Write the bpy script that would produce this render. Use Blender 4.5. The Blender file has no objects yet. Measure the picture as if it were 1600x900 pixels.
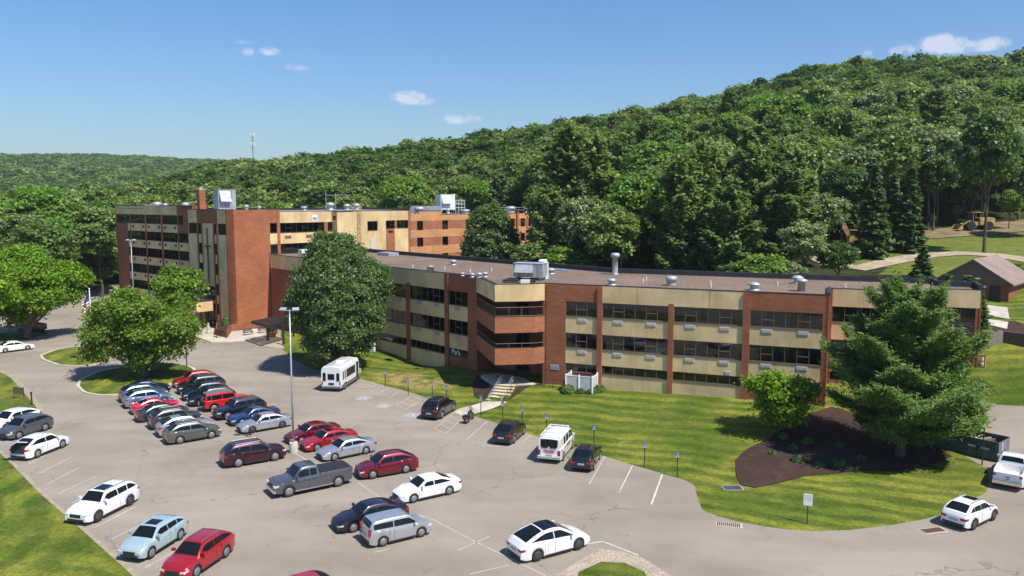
import bpy, bmesh, math, random
import numpy as np
from mathutils import Vector, Matrix
from mathutils.geometry import delaunay_2d_cdt
R=math.radians
rnd=random.Random(7)
scene=bpy.context.scene
col=scene.collection
# ------------------------------------------------------------------ camera, sky, sun, exposure
FPX=1244.; PITCH=R(6.2); CAMH=21.
cam_d=bpy.data.cameras.new('camera'); cam=bpy.data.objects.new('camera',cam_d); col.objects.link(cam)
cam_d.sensor_width=36; cam_d.lens=36*FPX/1600; cam_d.clip_end=20000
cam.location=(0,0,CAMH); cam.rotation_euler=(R(90)-PITCH,0,0); scene.camera=cam
SUN_AZ=R(40.5); SUN_EL=R(57)
world=bpy.data.worlds.new('World'); scene.world=world; world.use_nodes=True
wt=world.node_tree; wn=wt.nodes; wl=wt.links; bg=wn['Background']
sky=wn.new('ShaderNodeTexSky'); sky.sky_type='NISHITA'; sky.sun_disc=False
sky.sun_elevation=SUN_EL; sky.sun_rotation=math.atan2(math.cos(SUN_AZ),-math.sin(SUN_AZ))
sky.altitude=200; sky.air_density=1.35; sky.dust_density=.55; sky.ozone_density=3.5
SKY_STRENGTH=.105
bg.inputs['Strength'].default_value=SKY_STRENGTH
hsv=wn.new('ShaderNodeHueSaturation'); hsv.inputs['Saturation'].default_value=1.08; hsv.inputs['Value'].default_value=1.0
bl=wn.new('ShaderNodeMix'); bl.data_type='RGBA'; bl.blend_type='MULTIPLY'; bl.inputs[0].default_value=1; bl.inputs[7].default_value=(.62,.755,.97,1); wl.new(sky.outputs[0],bl.inputs[6]); wl.new(bl.outputs[2],hsv.inputs['Color'])
def raydir(x,y):
    v=y-450; d=Vector((x-800, FPX*math.cos(PITCH)-v*math.sin(PITCH), -FPX*math.sin(PITCH)-v*math.cos(PITCH)))
    return d.normalized()
tc=wn.new('ShaderNodeTexCoord')
def math_node(nt,op,a,b=None,c=None):
    n=nt.nodes.new('ShaderNodeMath'); n.operation=op
    for i,v in enumerate((a,b,c)):
        if v is None: continue
        if isinstance(v,(int,float)): n.inputs[i].default_value=v
        else: nt.links.new(v,n.inputs[i])
    return n.outputs[0]
# small fair-weather clouds: (px, py, half width px, half height px, density)
CL=[(421,80,15,7,.8),(387,81,10,7,.8),(641,153,30,12,1.15),(655,157,24,8,.8),(720,186,34,9,.65),(470,106,16,5,.5),(377,66,14,4,.45),(452,104,8,5,.4),
    (1475,68,34,14,1.1),(1540,69,28,10,1.1),(1412,78,18,9,.8),(1357,83,9,6,.5),(1505,74,50,8,.9)]
nz=wn.new('ShaderNodeTexNoise'); nz.inputs['Scale'].default_value=55; nz.inputs['Detail'].default_value=6; nz.inputs['Roughness'].default_value=.6
wl.new(tc.outputs['Generated'],nz.inputs['Vector'])
acc=None
sx=wn.new('ShaderNodeSeparateXYZ'); wl.new(tc.outputs['Generated'],sx.inputs[0])
for (cx,cy,rx,ry,dn) in CL:
    d=raydir(cx,cy); ax=math.atan2(d.x,d.y); el=math.asin(d.z)
    az=math_node(wt,'ARCTAN2',sx.outputs[0],sx.outputs[1])
    e=math_node(wt,'ARCSINE',sx.outputs[2])
    dx=math_node(wt,'DIVIDE',math_node(wt,'SUBTRACT',az,ax),rx/1150)
    dy=math_node(wt,'DIVIDE',math_node(wt,'SUBTRACT',e,el),ry/1200)
    r2=math_node(wt,'ADD',math_node(wt,'MULTIPLY',dx,dx),math_node(wt,'MULTIPLY',dy,dy))
    m=math_node(wt,'MULTIPLY',math_node(wt,'SUBTRACT',1.25,r2),dn)
    m=math_node(wt,'MAXIMUM',m,0.)
    acc=m if acc is None else math_node(wt,'MAXIMUM',acc,m)
cm=math_node(wt,'MULTIPLY',acc,math_node(wt,'SUBTRACT',math_node(wt,'MULTIPLY',nz.outputs[0],2.6),.75))
mr=wn.new('ShaderNodeMapRange'); mr.interpolation_type='SMOOTHSTEP'; mr.inputs[1].default_value=.05; mr.inputs[2].default_value=.75; mr.inputs[4].default_value=.62
wl.new(cm,mr.inputs[0])
mx=wn.new('ShaderNodeMix'); mx.data_type='RGBA'; wl.new(mr.outputs[0],mx.inputs[0]); wl.new(hsv.outputs[0],mx.inputs[6]); mx.inputs[7].default_value=(6.6,6.4,7.0,1)
wl.new(mx.outputs[2],bg.inputs['Color'])
sun_d=bpy.data.lights.new('sun','SUN'); sun=bpy.data.objects.new('sun',sun_d); col.objects.link(sun)
sun_d.energy=4.6; sun_d.angle=R(.53); sun_d.color=(1,.95,.87)
SD=Vector((math.cos(SUN_AZ)*math.cos(SUN_EL),-math.sin(SUN_AZ)*math.cos(SUN_EL),math.sin(SUN_EL)))
sun.rotation_euler=SD.to_track_quat('Z','Y').to_euler(); sun.location=(0,0,200)
scene.view_settings.view_transform='Standard'; scene.view_settings.look='None'
scene.view_settings.exposure=0.42; scene.view_settings.gamma=1
scene.render.engine='CYCLES'
scene.cycles.max_bounces=5; scene.cycles.diffuse_bounces=2; scene.cycles.glossy_bounces=2; scene.cycles.transparent_max_bounces=8; scene.cycles.transmission_bounces=2
scene.cycles.caustics_reflective=False; scene.cycles.caustics_refractive=False

# ------------------------------------------------------------------ helpers
def at(x,y,z=0.):
    u=x-800;v=y-450
    Y=FPX*math.cos(PITCH)-v*math.sin(PITCH);Z=-FPX*math.sin(PITCH)-v*math.cos(PITCH)
    t=(CAMH-z)/-Z
    return (u*t,Y*t)
def atY(x,y,Yd):
    u=x-800;v=y-450
    Y=FPX*math.cos(PITCH)-v*math.sin(PITCH);Z=-FPX*math.sin(PITCH)-v*math.cos(PITCH)
    t=Yd/Y
    return (u*t,Yd,CAMH+Z*t)
def tag(o,label=None,cat=None,group=None,kind=None):
    if label:o['label']=label
    if cat:o['category']=cat
    if group:o['group']=group
    if kind:o['kind']=kind
    return o
def link(name,me,mats=None,parent=None,loc=None,rotz=0):
    o=bpy.data.objects.new(name,me); col.objects.link(o)
    if mats is not None and me is not None:
        if not isinstance(mats,(list,tuple)): mats=[mats]
        if len(me.materials)==0:
            for m in mats: me.materials.append(m)
    if parent: o.parent=parent
    if loc: o.location=loc
    if rotz: o.rotation_euler=(0,0,rotz)
    return o
def empty(name,loc=(0,0,0),rotz=0,label=None,cat=None,group=None):
    o=bpy.data.objects.new(name,None); col.objects.link(o); o.location=loc; o.rotation_euler=(0,0,rotz)
    o.empty_display_size=.3
    return tag(o,label,cat,group)
def copy_tree(o,parent=None):
    c=o.copy(); col.objects.link(c)
    if parent: c.parent=parent
    for ch in list(o.children):copy_tree(ch,c)
    return c
class MB:
    def __init__(s): s.v=[];s.f=[];s.m=[]
    def add(s,vs,fs,mi=0):
        b=len(s.v); s.v+= [tuple(v) for v in vs]; s.f+=[tuple(b+i for i in f) for f in fs]; s.m+=[mi]*len(fs)
    def box(s,x0,x1,y0,y1,z0,z1,mi=0,fr=None):
        vs=[(x,y,z) for z in (z0,z1) for y in (y0,y1) for x in (x0,x1)]
        if fr: vs=[fr(*v) for v in vs]
        s.add(vs,[(0,2,3,1),(4,5,7,6),(0,1,5,4),(2,6,7,3),(0,4,6,2),(1,3,7,5)],mi)
    def tube(s,p0,p1,r0,r1=None,n=8,mi=0,cap=True):
        if r1 is None:r1=r0
        p0=Vector(p0);p1=Vector(p1);d=(p1-p0)
        if d.length<1e-6:return
        q=d.to_track_quat('Z','Y').to_matrix()
        vs=[];
        for p,r in ((p0,r0),(p1,r1)):
            for i in range(n):
                a=2*math.pi*i/n; vs.append(p+q@Vector((r*math.cos(a),r*math.sin(a),0)))
        fs=[(i,(i+1)%n,n+(i+1)%n,n+i) for i in range(n)]
        if cap: fs+=[tuple(range(n-1,-1,-1)),tuple(range(n,2*n))]
        s.add(vs,fs,mi)
    def lathe(s,prof,n=16,mi=0,M=None):
        vs=[]
        for r,z in prof:
            for i in range(n):
                a=2*math.pi*i/n; v=Vector((r*math.cos(a),r*math.sin(a),z)); vs.append(M@v if M else v)
        k=len(prof)
        fs=[(j*n+i,j*n+(i+1)%n,(j+1)*n+(i+1)%n,(j+1)*n+i) for j in range(k-1) for i in range(n)]
        fs+=[tuple(range(n-1,-1,-1)),tuple((k-1)*n+i for i in range(n))]
        s.add(vs,fs,mi)
    def prism(s,poly,z0,z1,mi=0):
        n=len(poly)
        a=sum(poly[i][0]*poly[(i+1)%n][1]-poly[(i+1)%n][0]*poly[i][1] for i in range(n))
        if a<0: poly=poly[::-1]
        f0=z0 if callable(z0) else (lambda x,y:z0)
        vs=[(x,y,f0(x,y)) for x,y in poly]+[(x,y,z1) for x,y in poly]
        s.add(vs,[(i,(i+1)%n,n+(i+1)%n,n+i) for i in range(n)]+[tuple(range(n-1,-1,-1)),tuple(range(n,2*n))],mi)
    def mesh(s,name,mats=None,smooth=False):
        me=bpy.data.meshes.new(name); me.from_pydata(s.v,[],s.f); 
        if mats:
            for m in (mats if isinstance(mats,(list,tuple)) else [mats]): me.materials.append(m)
        me.polygons.foreach_set('material_index',s.m)
        if smooth: me.polygons.foreach_set('use_smooth',[True]*len(s.f))
        me.update(); return me
    def build(s,name,mats,parent=None,smooth=False,loc=None,rotz=0):
        return link(name,s.mesh(name,mats,smooth),None,parent,loc,rotz)
def fixn(me):
    bm=bmesh.new(); bm.from_mesh(me); bmesh.ops.recalc_face_normals(bm,faces=bm.faces); bm.to_mesh(me); bm.free()
# ------------------------------------------------------------------ materials
def mat(name,color=(.5,.5,.5),rough=.8,metal=0.,spec=.5,coat=0.):
    m=bpy.data.materials.new(name); m.use_nodes=True; b=m.node_tree.nodes['Principled BSDF']
    b.inputs['Base Color'].default_value=(*color,1); b.inputs['Roughness'].default_value=rough; b.inputs['Metallic'].default_value=metal
    b.inputs['Specular IOR Level'].default_value=spec; b.inputs['Coat Weight'].default_value=coat; b.inputs['Coat Roughness'].default_value=.04
    return m
def nd(m,t,**kw):
    n=m.node_tree.nodes.new(t)
    for k,v in kw.items(): setattr(n,k,v)
    return n
def noise_tint(m,color,amt=.25,scale=1.,stretch=(1,1,1),scale2=None,bump=0.,detail=4,color2=None,object_rand=0.):
    nt=m.node_tree; L=nt.links; b=nt.nodes['Principled BSDF']
    g=nd(m,'ShaderNodeNewGeometry'); mp=nd(m,'ShaderNodeMapping'); mp.inputs['Scale'].default_value=stretch
    L.new(g.outputs['Position'],mp.inputs[0])
    n=nd(m,'ShaderNodeTexNoise'); n.inputs['Scale'].default_value=scale; n.inputs['Detail'].default_value=detail; n.inputs['Roughness'].default_value=.6
    L.new(mp.outputs[0],n.inputs['Vector'])
    cr=nd(m,'ShaderNodeValToRGB'); e=cr.color_ramp.elements; e[0].position=.3; e[1].position=.7
    c2=color2 or tuple(c*(1+amt) for c in color)
    e[0].color=(*[c*(1-amt) for c in color],1) if not color2 else (*color,1); e[1].color=(*c2,1)
    L.new(n.outputs[0],cr.inputs[0]); out=cr.outputs[0]
    if scale2:
        n2=nd(m,'ShaderNodeTexNoise'); n2.inputs['Scale'].default_value=scale2; n2.inputs['Detail'].default_value=3; L.new(g.outputs['Position'],n2.inputs['Vector'])
        mrr=nd(m,'ShaderNodeMapRange'); mrr.inputs[1].default_value=.3; mrr.inputs[2].default_value=.7; mrr.inputs[3].default_value=.82; mrr.inputs[4].default_value=1.15; L.new(n2.outputs[0],mrr.inputs[0])
        mm=nd(m,'ShaderNodeMix',data_type='RGBA',blend_type='MULTIPLY'); mm.inputs[0].default_value=1; L.new(out,mm.inputs[6]); L.new(mrr.outputs[0],mm.inputs[7]); out=mm.outputs[2]
    L.new(out,b.inputs['Base Color'])
    if bump:
        bp=nd(m,'ShaderNodeBump'); bp.inputs['Strength'].default_value=bump; bp.inputs['Distance'].default_value=.05; L.new(n.outputs[0],bp.inputs['Height']); L.new(bp.outputs[0],b.inputs['Normal'])
    return m
def brick_mat(name,color):
    m=mat(name,color,.9,spec=.2); nt=m.node_tree; L=nt.links; b=nt.nodes['Principled BSDF']
    g=nd(m,'ShaderNodeNewGeometry'); mp=nd(m,'ShaderNodeMapping'); mp.inputs['Scale'].default_value=(1.2,1.2,11)
    L.new(g.outputs['Position'],mp.inputs[0])
    n=nd(m,'ShaderNodeTexNoise'); n.inputs['Scale'].default_value=.75; n.inputs['Detail'].default_value=7; n.inputs['Roughness'].default_value=.75; L.new(mp.outputs[0],n.inputs['Vector'])
    n2=nd(m,'ShaderNodeTexNoise'); n2.inputs['Scale'].default_value=.35; n2.inputs['Detail'].default_value=4; L.new(g.outputs['Position'],n2.inputs['Vector'])
    w=nd(m,'ShaderNodeTexWave',wave_type='BANDS',bands_direction='Z'); w.inputs['Scale'].default_value=2.35; L.new(g.outputs['Position'],w.inputs['Vector'])
    cr=nd(m,'ShaderNodeValToRGB'); e=cr.color_ramp.elements; e[0].position=.25; e[1].position=.75
    e[0].color=(*[c*.52 for c in color],1); e[1].color=(*[c*1.45 for c in color],1); L.new(n.outputs[0],cr.inputs[0])
    mrr=nd(m,'ShaderNodeMapRange'); mrr.inputs[1].default_value=.3; mrr.inputs[2].default_value=.7; mrr.inputs[3].default_value=.85; mrr.inputs[4].default_value=1.12; L.new(n2.outputs[0],mrr.inputs[0])
    mw=nd(m,'ShaderNodeMapRange'); mw.inputs[1].default_value=0; mw.inputs[2].default_value=.15; mw.inputs[3].default_value=.8; mw.inputs[4].default_value=1.; L.new(w.outputs[1],mw.inputs[0])
    mu=math_node(nt,'MULTIPLY',mrr.outputs[0],mw.outputs[0])
    mm=nd(m,'ShaderNodeMix',data_type='RGBA',blend_type='MULTIPLY'); mm.inputs[0].default_value=1; L.new(cr.outputs[0],mm.inputs[6]); L.new(mu,mm.inputs[7]); L.new(mm.outputs[2],b.inputs['Base Color'])
    return m
M={}
M['brick']=brick_mat('red_brick',(.33,.125,.062))
M['brickD']=brick_mat('brown_brick',(.30,.115,.06))
M['brickO']=brick_mat('orange_brick',(.40,.155,.082))
M['brickT']=brick_mat('tan_brick',(.62,.31,.14))
def panel_mat(name,color):
    m=mat(name,color,.85,spec=.3); noise_tint(m,color,.10,1.1,(1,1,.3),scale2=.35)
    nt=m.node_tree; L=nt.links; b=nt.nodes['Principled BSDF']; src=b.inputs['Base Color'].links[0].from_socket
    g=nd(m,'ShaderNodeNewGeometry'); mp=nd(m,'ShaderNodeMapping'); mp.inputs['Scale'].default_value=(2.2,2.2,.09); L.new(g.outputs['Position'],mp.inputs[0])
    n=nd(m,'ShaderNodeTexNoise'); n.inputs['Scale'].default_value=1.; n.inputs['Detail'].default_value=5; n.inputs['Roughness'].default_value=.7; L.new(mp.outputs[0],n.inputs['Vector'])
    mrr=nd(m,'ShaderNodeMapRange'); mrr.inputs[1].default_value=.55; mrr.inputs[2].default_value=.78; mrr.inputs[3].default_value=1.; mrr.inputs[4].default_value=.72; L.new(n.outputs[0],mrr.inputs[0])
    mm=nd(m,'ShaderNodeMix',data_type='RGBA',blend_type='MULTIPLY'); mm.inputs[0].default_value=1; L.new(src,mm.inputs[6]); L.new(mrr.outputs[0],mm.inputs[7]); L.new(mm.outputs[2],b.inputs['Base Color'])
    return m
M['tan']=panel_mat('tan_panel',(.69,.51,.27))
M['cream']=panel_mat('cream_panel',(.70,.51,.26))
M['grille']=noise_tint(mat('grey_paint',(.6,.58,.55),.6),(.60,.58,.54),.12,3)
M['darkmetal']=noise_tint(mat('dark_metal',(.03,.028,.026),.5),(.03,.028,.026),.3,3)
M['bronze']=mat('bronze_frame',(.16,.12,.085),.5,spec=.4)
M['bronzeD']=mat('dark_bronze_frame',(.045,.035,.03),.5,spec=.4)
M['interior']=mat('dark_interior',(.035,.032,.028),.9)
M['blind']=noise_tint(mat('blind_cloth',(.42,.39,.33),.8),(.40,.37,.31),.35,1.3)  # blind cloth, lightened partly to stand in for grey reflections in the panes
M['galv']=noise_tint(mat('galvanised_metal',(.42,.43,.44),.5,metal=.3),(.42,.43,.44),.25,1.5)
M['white']=noise_tint(mat('white_paint',(.8,.8,.78),.55),(.78,.78,.76),.07,1.2)
M['membrane']=noise_tint(mat('black_membrane',(.03,.032,.036),.6),(.03,.032,.036),.3,.8)
M['gravelroof']=noise_tint(mat('gravel_roof',(.3,.25,.21),.95,spec=.1),(.205,.150,.112),.45,4,scale2=.12,bump=.4,detail=8)
M['palerroof']=noise_tint(mat('grey_roof',(.3,.3,.3),.8),(.25,.25,.26),.2,.4,scale2=.1)
M['concrete']=noise_tint(mat('concrete',(.5,.45,.38),.9),(.5,.45,.37),.15,2,scale2=.4)
M['post']=noise_tint(mat('galvanised_post',(.42,.45,.50),.45,metal=.3),(.42,.45,.50),.1,2)
M['yellow']=noise_tint(mat('yellow_paint',(.7,.42,.08),.6),(.62,.36,.07),.25,2)
M['rust']=noise_tint(mat('rusty_grate',(.12,.05,.03),.8),(.12,.05,.03),.4,8)
M['shingle']=noise_tint(mat('brown_shingles',(.26,.19,.16),.9),(.26,.185,.155),.2,4,(1,1,3),scale2=.4)
M['bark']=noise_tint(mat('bark',(.12,.09,.065),.95,spec=.1),(.12,.09,.065),.4,6,(1,1,.3))
M['barkpale']=noise_tint(mat('grey_bark',(.2,.17,.14),.95,spec=.1),(.2,.17,.14),.4,6,(1,1,.3))
M['mulch']=noise_tint(mat('mulch',(.06,.035,.028),.95,spec=.1),(.062,.038,.030),.6,14,scale2=1.2,bump=.8,detail=6)
M['stone']=noise_tint(mat('pale_gravel',(.4,.34,.27),.95,spec=.1),(.40,.33,.25),.5,9,scale2=.7,bump=.8,detail=6)
M['path']=noise_tint(mat('dirt_track',(.5,.41,.29),.95,spec=.1),(.38,.31,.22),.25,1.5,scale2=.3)
# line paint, worn
m=mat('worn_line_paint',(.6,.58,.55),.8); noise_tint(m,(.33,.29,.25),0,1.3,color2=(.50,.465,.42),detail=8); M['line']=m
m=mat('bright_line_paint',(.8,.8,.78),.8); noise_tint(m,(.40,.37,.33),0,2.0,color2=(.70,.68,.64),detail=8); M['line2']=m
m=mat('blue_line_paint',(.3,.36,.46),.8); noise_tint(m,(.30,.27,.245),0,1.5,color2=(.33,.36,.40),detail=8); M['linebl']=m
def glass_mat(name,tint=.25,refl=.9,col_=(.02,.025,.025)):
    m=bpy.data.materials.new(name); m.use_nodes=True; nt=m.node_tree; L=nt.links; nt.nodes.clear()
    o=nt.nodes.new('ShaderNodeOutputMaterial'); tr=nt.nodes.new('ShaderNodeBsdfTransparent'); tr.inputs[0].default_value=(tint,tint*1.03,tint,1)
    gl=nt.nodes.new('ShaderNodeBsdfGlossy'); gl.inputs['Roughness'].default_value=.03; gl.inputs['Color'].default_value=(refl,refl,refl,1)
    fr=nt.nodes.new('ShaderNodeFresnel'); fr.inputs[0].default_value=1.55
    mi=nt.nodes.new('ShaderNodeMixShader'); L.new(fr.outputs[0],mi.inputs[0]); L.new(tr.outputs[0],mi.inputs[1]); L.new(gl.outputs[0],mi.inputs[2]); L.new(mi.outputs[0],o.inputs[0])
    return m
M['glass']=glass_mat('window_glass',.55)
M['carglass']=mat('car_glass',(.008,.011,.013),.06,spec=.28)
M['tyre']=mat('tyre_rubber',(.018,.018,.018),.85)
M['rim']=mat('alloy_rim',(.30,.30,.31),.4,metal=.5)
M['rail']=mat('roof_rail_metal',(.22,.22,.23),.45,metal=.4)
M['rimD']=mat('dark_alloy_rim',(.10,.10,.105),.35,metal=.6)
M['trim']=mat('black_plastic_trim',(.022,.022,.024),.6)
M['chrome']=mat('chrome',(.75,.75,.76),.15,metal=1.)
M['redlamp']=mat('red_lamp_lens',(.35,.012,.012),.15,coat=.5)
M['lamp']=mat('clear_lamp_lens',(.62,.64,.66),.12,coat=.5)
M['plate']=mat('licence_plate',(.35,.42,.55),.5)
M['underbody']=mat('underbody',(.012,.012,.012),.9)
# leaves
def leaf_mat(name,c0,c1,trans=.35,attr=False,spec=.25):
    m=bpy.data.materials.new(name); m.use_nodes=True; nt=m.node_tree; L=nt.links; b=nt.nodes['Principled BSDF']; out=nt.nodes['Material Output']
    mixc=nd(m,'ShaderNodeMix',data_type='RGBA'); mixc.inputs[6].default_value=(*c0,1); mixc.inputs[7].default_value=(*c1,1)
    g=nd(m,'ShaderNodeNewGeometry')
    if attr:
        a=nd(m,'ShaderNodeAttribute'); a.attribute_name='tint'; L.new(a.outputs['Fac'],mixc.inputs[0])
    else:
        oi=nd(m,'ShaderNodeObjectInfo')
        f=math_node(nt,'ADD',math_node(nt,'MULTIPLY',oi.outputs['Random'],.72),math_node(nt,'MULTIPLY',g.outputs['Random Per Island'],.28))
        L.new(f,mixc.inputs[0])
    rr=nd(m,'ShaderNodeMapRange'); rr.inputs[3].default_value=.6; rr.inputs[4].default_value=1.45; L.new(g.outputs['Random Per Island'],rr.inputs[0])
    mm=nd(m,'ShaderNodeMix',data_type='RGBA',blend_type='MULTIPLY'); mm.inputs[0].default_value=1; L.new(mixc.outputs[2],mm.inputs[6]); L.new(rr.outputs[0],mm.inputs[7])
    L.new(mm.outputs[2],b.inputs['Base Color']); b.inputs['Roughness'].default_value=.5; b.inputs['Specular IOR Level'].default_value=spec
    t=nd(m,'ShaderNodeBsdfTranslucent'); 
    hs=nd(m,'ShaderNodeMix',data_type='RGBA',blend_type='MULTIPLY'); hs.inputs[0].default_value=1; hs.inputs[7].default_value=(1.5,1.6,.7,1); L.new(mm.outputs[2],hs.inputs[6]); L.new(hs.outputs[2],t.inputs[0])
    ms=nd(m,'ShaderNodeMixShader'); ms.inputs[0].default_value=trans; L.new(b.outputs[0],ms.inputs[1]); L.new(t.outputs[0],ms.inputs[2]); L.new(ms.outputs[0],out.inputs[0])
    return m
M['leaf']=leaf_mat('forest_leaves',(.055,.125,.015),(.24,.31,.080),spec=.45)
M['leafY']=leaf_mat('yellow_green_leaves',(.12,.22,.022),(.17,.28,.03))
M['leafB']=leaf_mat('bright_maple_leaves',(.15,.27,.016),(.22,.35,.025))
M['leafM']=leaf_mat('maple_leaves',(.11,.19,.020),(.17,.265,.03))
M['leafP']=leaf_mat('pear_tree_leaves',(.10,.165,.042),(.13,.20,.055),spec=.45)
M['pine']=leaf_mat('pine_needles',(.13,.20,.055),(.22,.29,.09),.4)
M['spruce']=leaf_mat('spruce_needles',(.065,.12,.032),(.11,.18,.05),.3)
M['pineN']=leaf_mat('white_pine_needles',(.13,.215,.050),(.185,.28,.065),.36)
M['leafStuff']=leaf_mat('far_forest_leaves',(.050,.115,.015),(.24,.30,.080),attr=True)
M['leafG']=leaf_mat('pale_leaves',(.14,.20,.065),(.27,.32,.13),.3,spec=.5)
M['leafY2']=leaf_mat('fresh_leaves',(.10,.20,.02),(.20,.32,.04),.35,spec=.4)
M['shrub']=leaf_mat('shrub_leaves',(.09,.17,.04),(.14,.23,.06))
HAZE=0.00013
# ------------------------------------------------------------------ terrain
def P(pts): return [at(*p) for p in pts]
lot_edge=[(565,592),(640,613),(700,631),(712.5,642),(747,652),(825,677.5),(900,702),(945,713),(987,726),(1035,740),(1070,750),(1085,758),(1089,775),(1097,797),(1120,806),(1153,815),(1216,826),(1270,830),(1330,828),(1390,821),(1435,813),(1471,804),(1498,787),(1540,771),(1546,756),(1543,738),(1489,711),(1440,692),(1380,668),(1330,642)]
Kc=(-44.8,127.8); eL=(-.751,.66); eR=(.66,.751)
def kp(l=0,r=0): return (Kc[0]+eL[0]*l+eR[0]*r, Kc[1]+eL[1]*l+eR[1]*r)
G_main=P(lot_edge)+[(38,79),(47,83.4),(300,83.4),(2500,600),(2500,4500),(-2500,4500),(-2500,190),(-95,190),kp(44,0),kp(1,-.0),(-38.5,131.5)]+P([(436,540),(455,560),(490,578),(540,577)])
G_bl=P([(-300,680),(0,703),(20,722),(67,770),(133,827),(213,898),(262,945),(300,1020),(100,1400),(-900,1400)])
G_ul=P([(-400,560),(0,579),(20,589),(42,613),(63,637),(65,648),(33,652),(0,657),(-400,650)])
G_i1=P([(64,555.5),(89,546),(120,541),(155,541),(172,552),(170,563),(155,569),(124,573),(93,571),(67,562)])
G_i2=P([(122,604),(133,615),(167,619),(200,615.6),(244,609),(278,596),(307,580),(300,574),(262,566),(205,572),(155,580),(124,595)])
G_t2=P([(-400,548),(0,535),(40,531),(75,521),(70,513),(0,521),(-400,530)])
G_r=P([(1552,642),(1530,628),(1515,608)])
G_r=[(44.9,72.0),(43.0,75.0),(44.5,79),(47,83.4),(300,83.4),(300,30),(75,50),(58,60),(50,67)]
G_g=P([(869,900),(933,858),(970,861),(1010,875),(1048,900),(1080,960),(860,960)])
G_fl=[(-300,150),(-112,128),(-96,160),(-96,195),(-300,250)]
GP=[G_main,G_bl,G_ul,G_i1,G_i2,G_t2,G_r,G_g,G_fl]
def sdpoly(X,Y,poly):
    n=len(poly); d=np.full(X.shape,1e18); ins=np.zeros(X.shape,bool)
    for i in range(n):
        x0,y0=poly[i];x1,y1=poly[(i+1)%n]
        ex,ey=x1-x0,y1-y0; wx,wy=X-x0,Y-y0
        t=np.clip((wx*ex+wy*ey)/(ex*ex+ey*ey+1e-12),0,1)
        d=np.minimum(d,(wx-ex*t)**2+(wy-ey*t)**2)
        c=((y0<=Y)&(y1>Y))|((y1<=Y)&(y0>Y))
        if abs(ey)>1e-9:
            xi=x0+(Y-y0)/ey*ex; ins^=c&(X<xi)
    d=np.sqrt(d); return np.where(ins,d,-d)
def SDF(X,Y):
    r=None
    for p_ in GP:
        s=sdpoly(X,Y,p_); r=s if r is None else np.maximum(r,s)
    # outside of the paved world everything is grass
    return r
ctrl=[]
for (x,y) in [(-70,112),(-60,92),(-47,112),(-46,126),(-30,100),(-30,72),(-18,50),(0,45),(0,60),(10,60),(-9,76),(-20,90),(-38,125),(20,50),(30,44),(33,52),(-25,36),(0,30),(25,30),(-55,66),(-92,120),(-100,140),(12,67),(20,58),(-25,25),(40,30),(-60,40),(-85,80),(-50,78),(-40,60),(-10,100),(-60,128),(-90,150),(0,15),(-60,10),(60,10),(33,56),(25,54),(-3,70),(-5,79),(-15,62),(-37,88),(-35,50)]: ctrl.append((x,y,0))
ctrl+=[(3.3,85.4,1.1),(9.6,82.9,1.15),(16,80.2,1.3),(22.8,77.5,1.45),(29.9,74.6,1.4),(-8.1,97.8,.5),(-17,107.5,.45),(-4.5,92.5,.6),(-28,118,.3),
 (16,72,.85),(8,77,.7),(26,67,.7),(21.5,60,.05),(28,62,.35),(-9.5,91,.3),
 (36,58,.1),(42,66,1.1),(44.5,71.3,2.1),(39.3,62.5,.5),(46.2,77.4,4.0),(38,76,1.6),(36,70,.9),(52,66,2.6),(49,70,3.2),(60,60,3.5),(50,55,.9),(70,40,2),(50,40,.3),(49.5,81,5.5),
 (50,85.5,7.0),(55,92,7.8),(58.6,97,8.5),(60,112,11),(50,114.6,10.9),(40,105,9.3),(70,130,13),(95,160,17),(90,130,13.8),(70,97,9.7),(75,82,8),(60,76,5.8),(54,132,13),
 (30,100,6.5),(30,115,9.),(10,118,5),(-6,130,4),(-10,150,3),(0,160,4),(-45,165,1),(-80,165,0),(-80,145,0),(-130,150,0),(-110,180,1),(0,190,6),(-60,220,3),(-150,220,1),(60,170,17),(30,150,10),(120,170,20)]
def pc(px_,Y,z): ctrl.append(((px_-800)/FPX*Y*.995,Y,z))
for a in [(1900,280,62),(1750,290,60),(1600,300,58),(1500,315,58),(1400,330,61),(1320,345,63),(1250,320,57),(1150,320,48.5),(1040,320,42),(940,320,38),(850,325,35),(740,330,31),(640,340,28),(540,365,26),(460,385,24.5),(400,400,24.5),(330,400,21),(260,370,15),(200,350,11),(120,340,6)]: pc(*a)
for a in [(1700,380,56),(1400,450,55),(1250,420,50),(1040,430,38),(850,440,34),(640,470,26),(460,540,20),(330,560,14)]: pc(*a)
for a in [(0,300,4),(-150,300,4),(150,400,6),(-100,500,8),(100,600,12),(250,560,14),(-50,800,34),(100,900,40),(250,1000,47),
          (-200,1300,79),(-50,1300,76),(50,1300,74),(130,1300,79),(220,1300,76),(300,1350,72),(380,1350,70),(500,1400,70),(0,1800,60),(300,1900,50),(900,1200,20),(1500,1200,0),(-300,2600,40),(400,3000,40),(1500,2600,0)]: pc(*a)
for a in [(400,240,6),(640,240,10),(850,230,16),(1000,230,24),(1200,220,31),(1500,220,35),(1500,260,46)]: pc(*a)
ctrl=np.array(ctrl,float); RC=4.
def phi(r2): return np.sqrt(r2+RC*RC)
A_=phi((ctrl[:,None,0]-ctrl[None,:,0])**2+(ctrl[:,None,1]-ctrl[None,:,1])**2)
nC=len(ctrl); AA=np.zeros((nC+1,nC+1)); AA[:nC,:nC]=A_; AA[:nC,nC]=1; AA[nC,:nC]=1
wts=np.linalg.solve(AA+np.diag([1e-6]*nC+[0]),np.concatenate([ctrl[:,2],[0]]))
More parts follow.
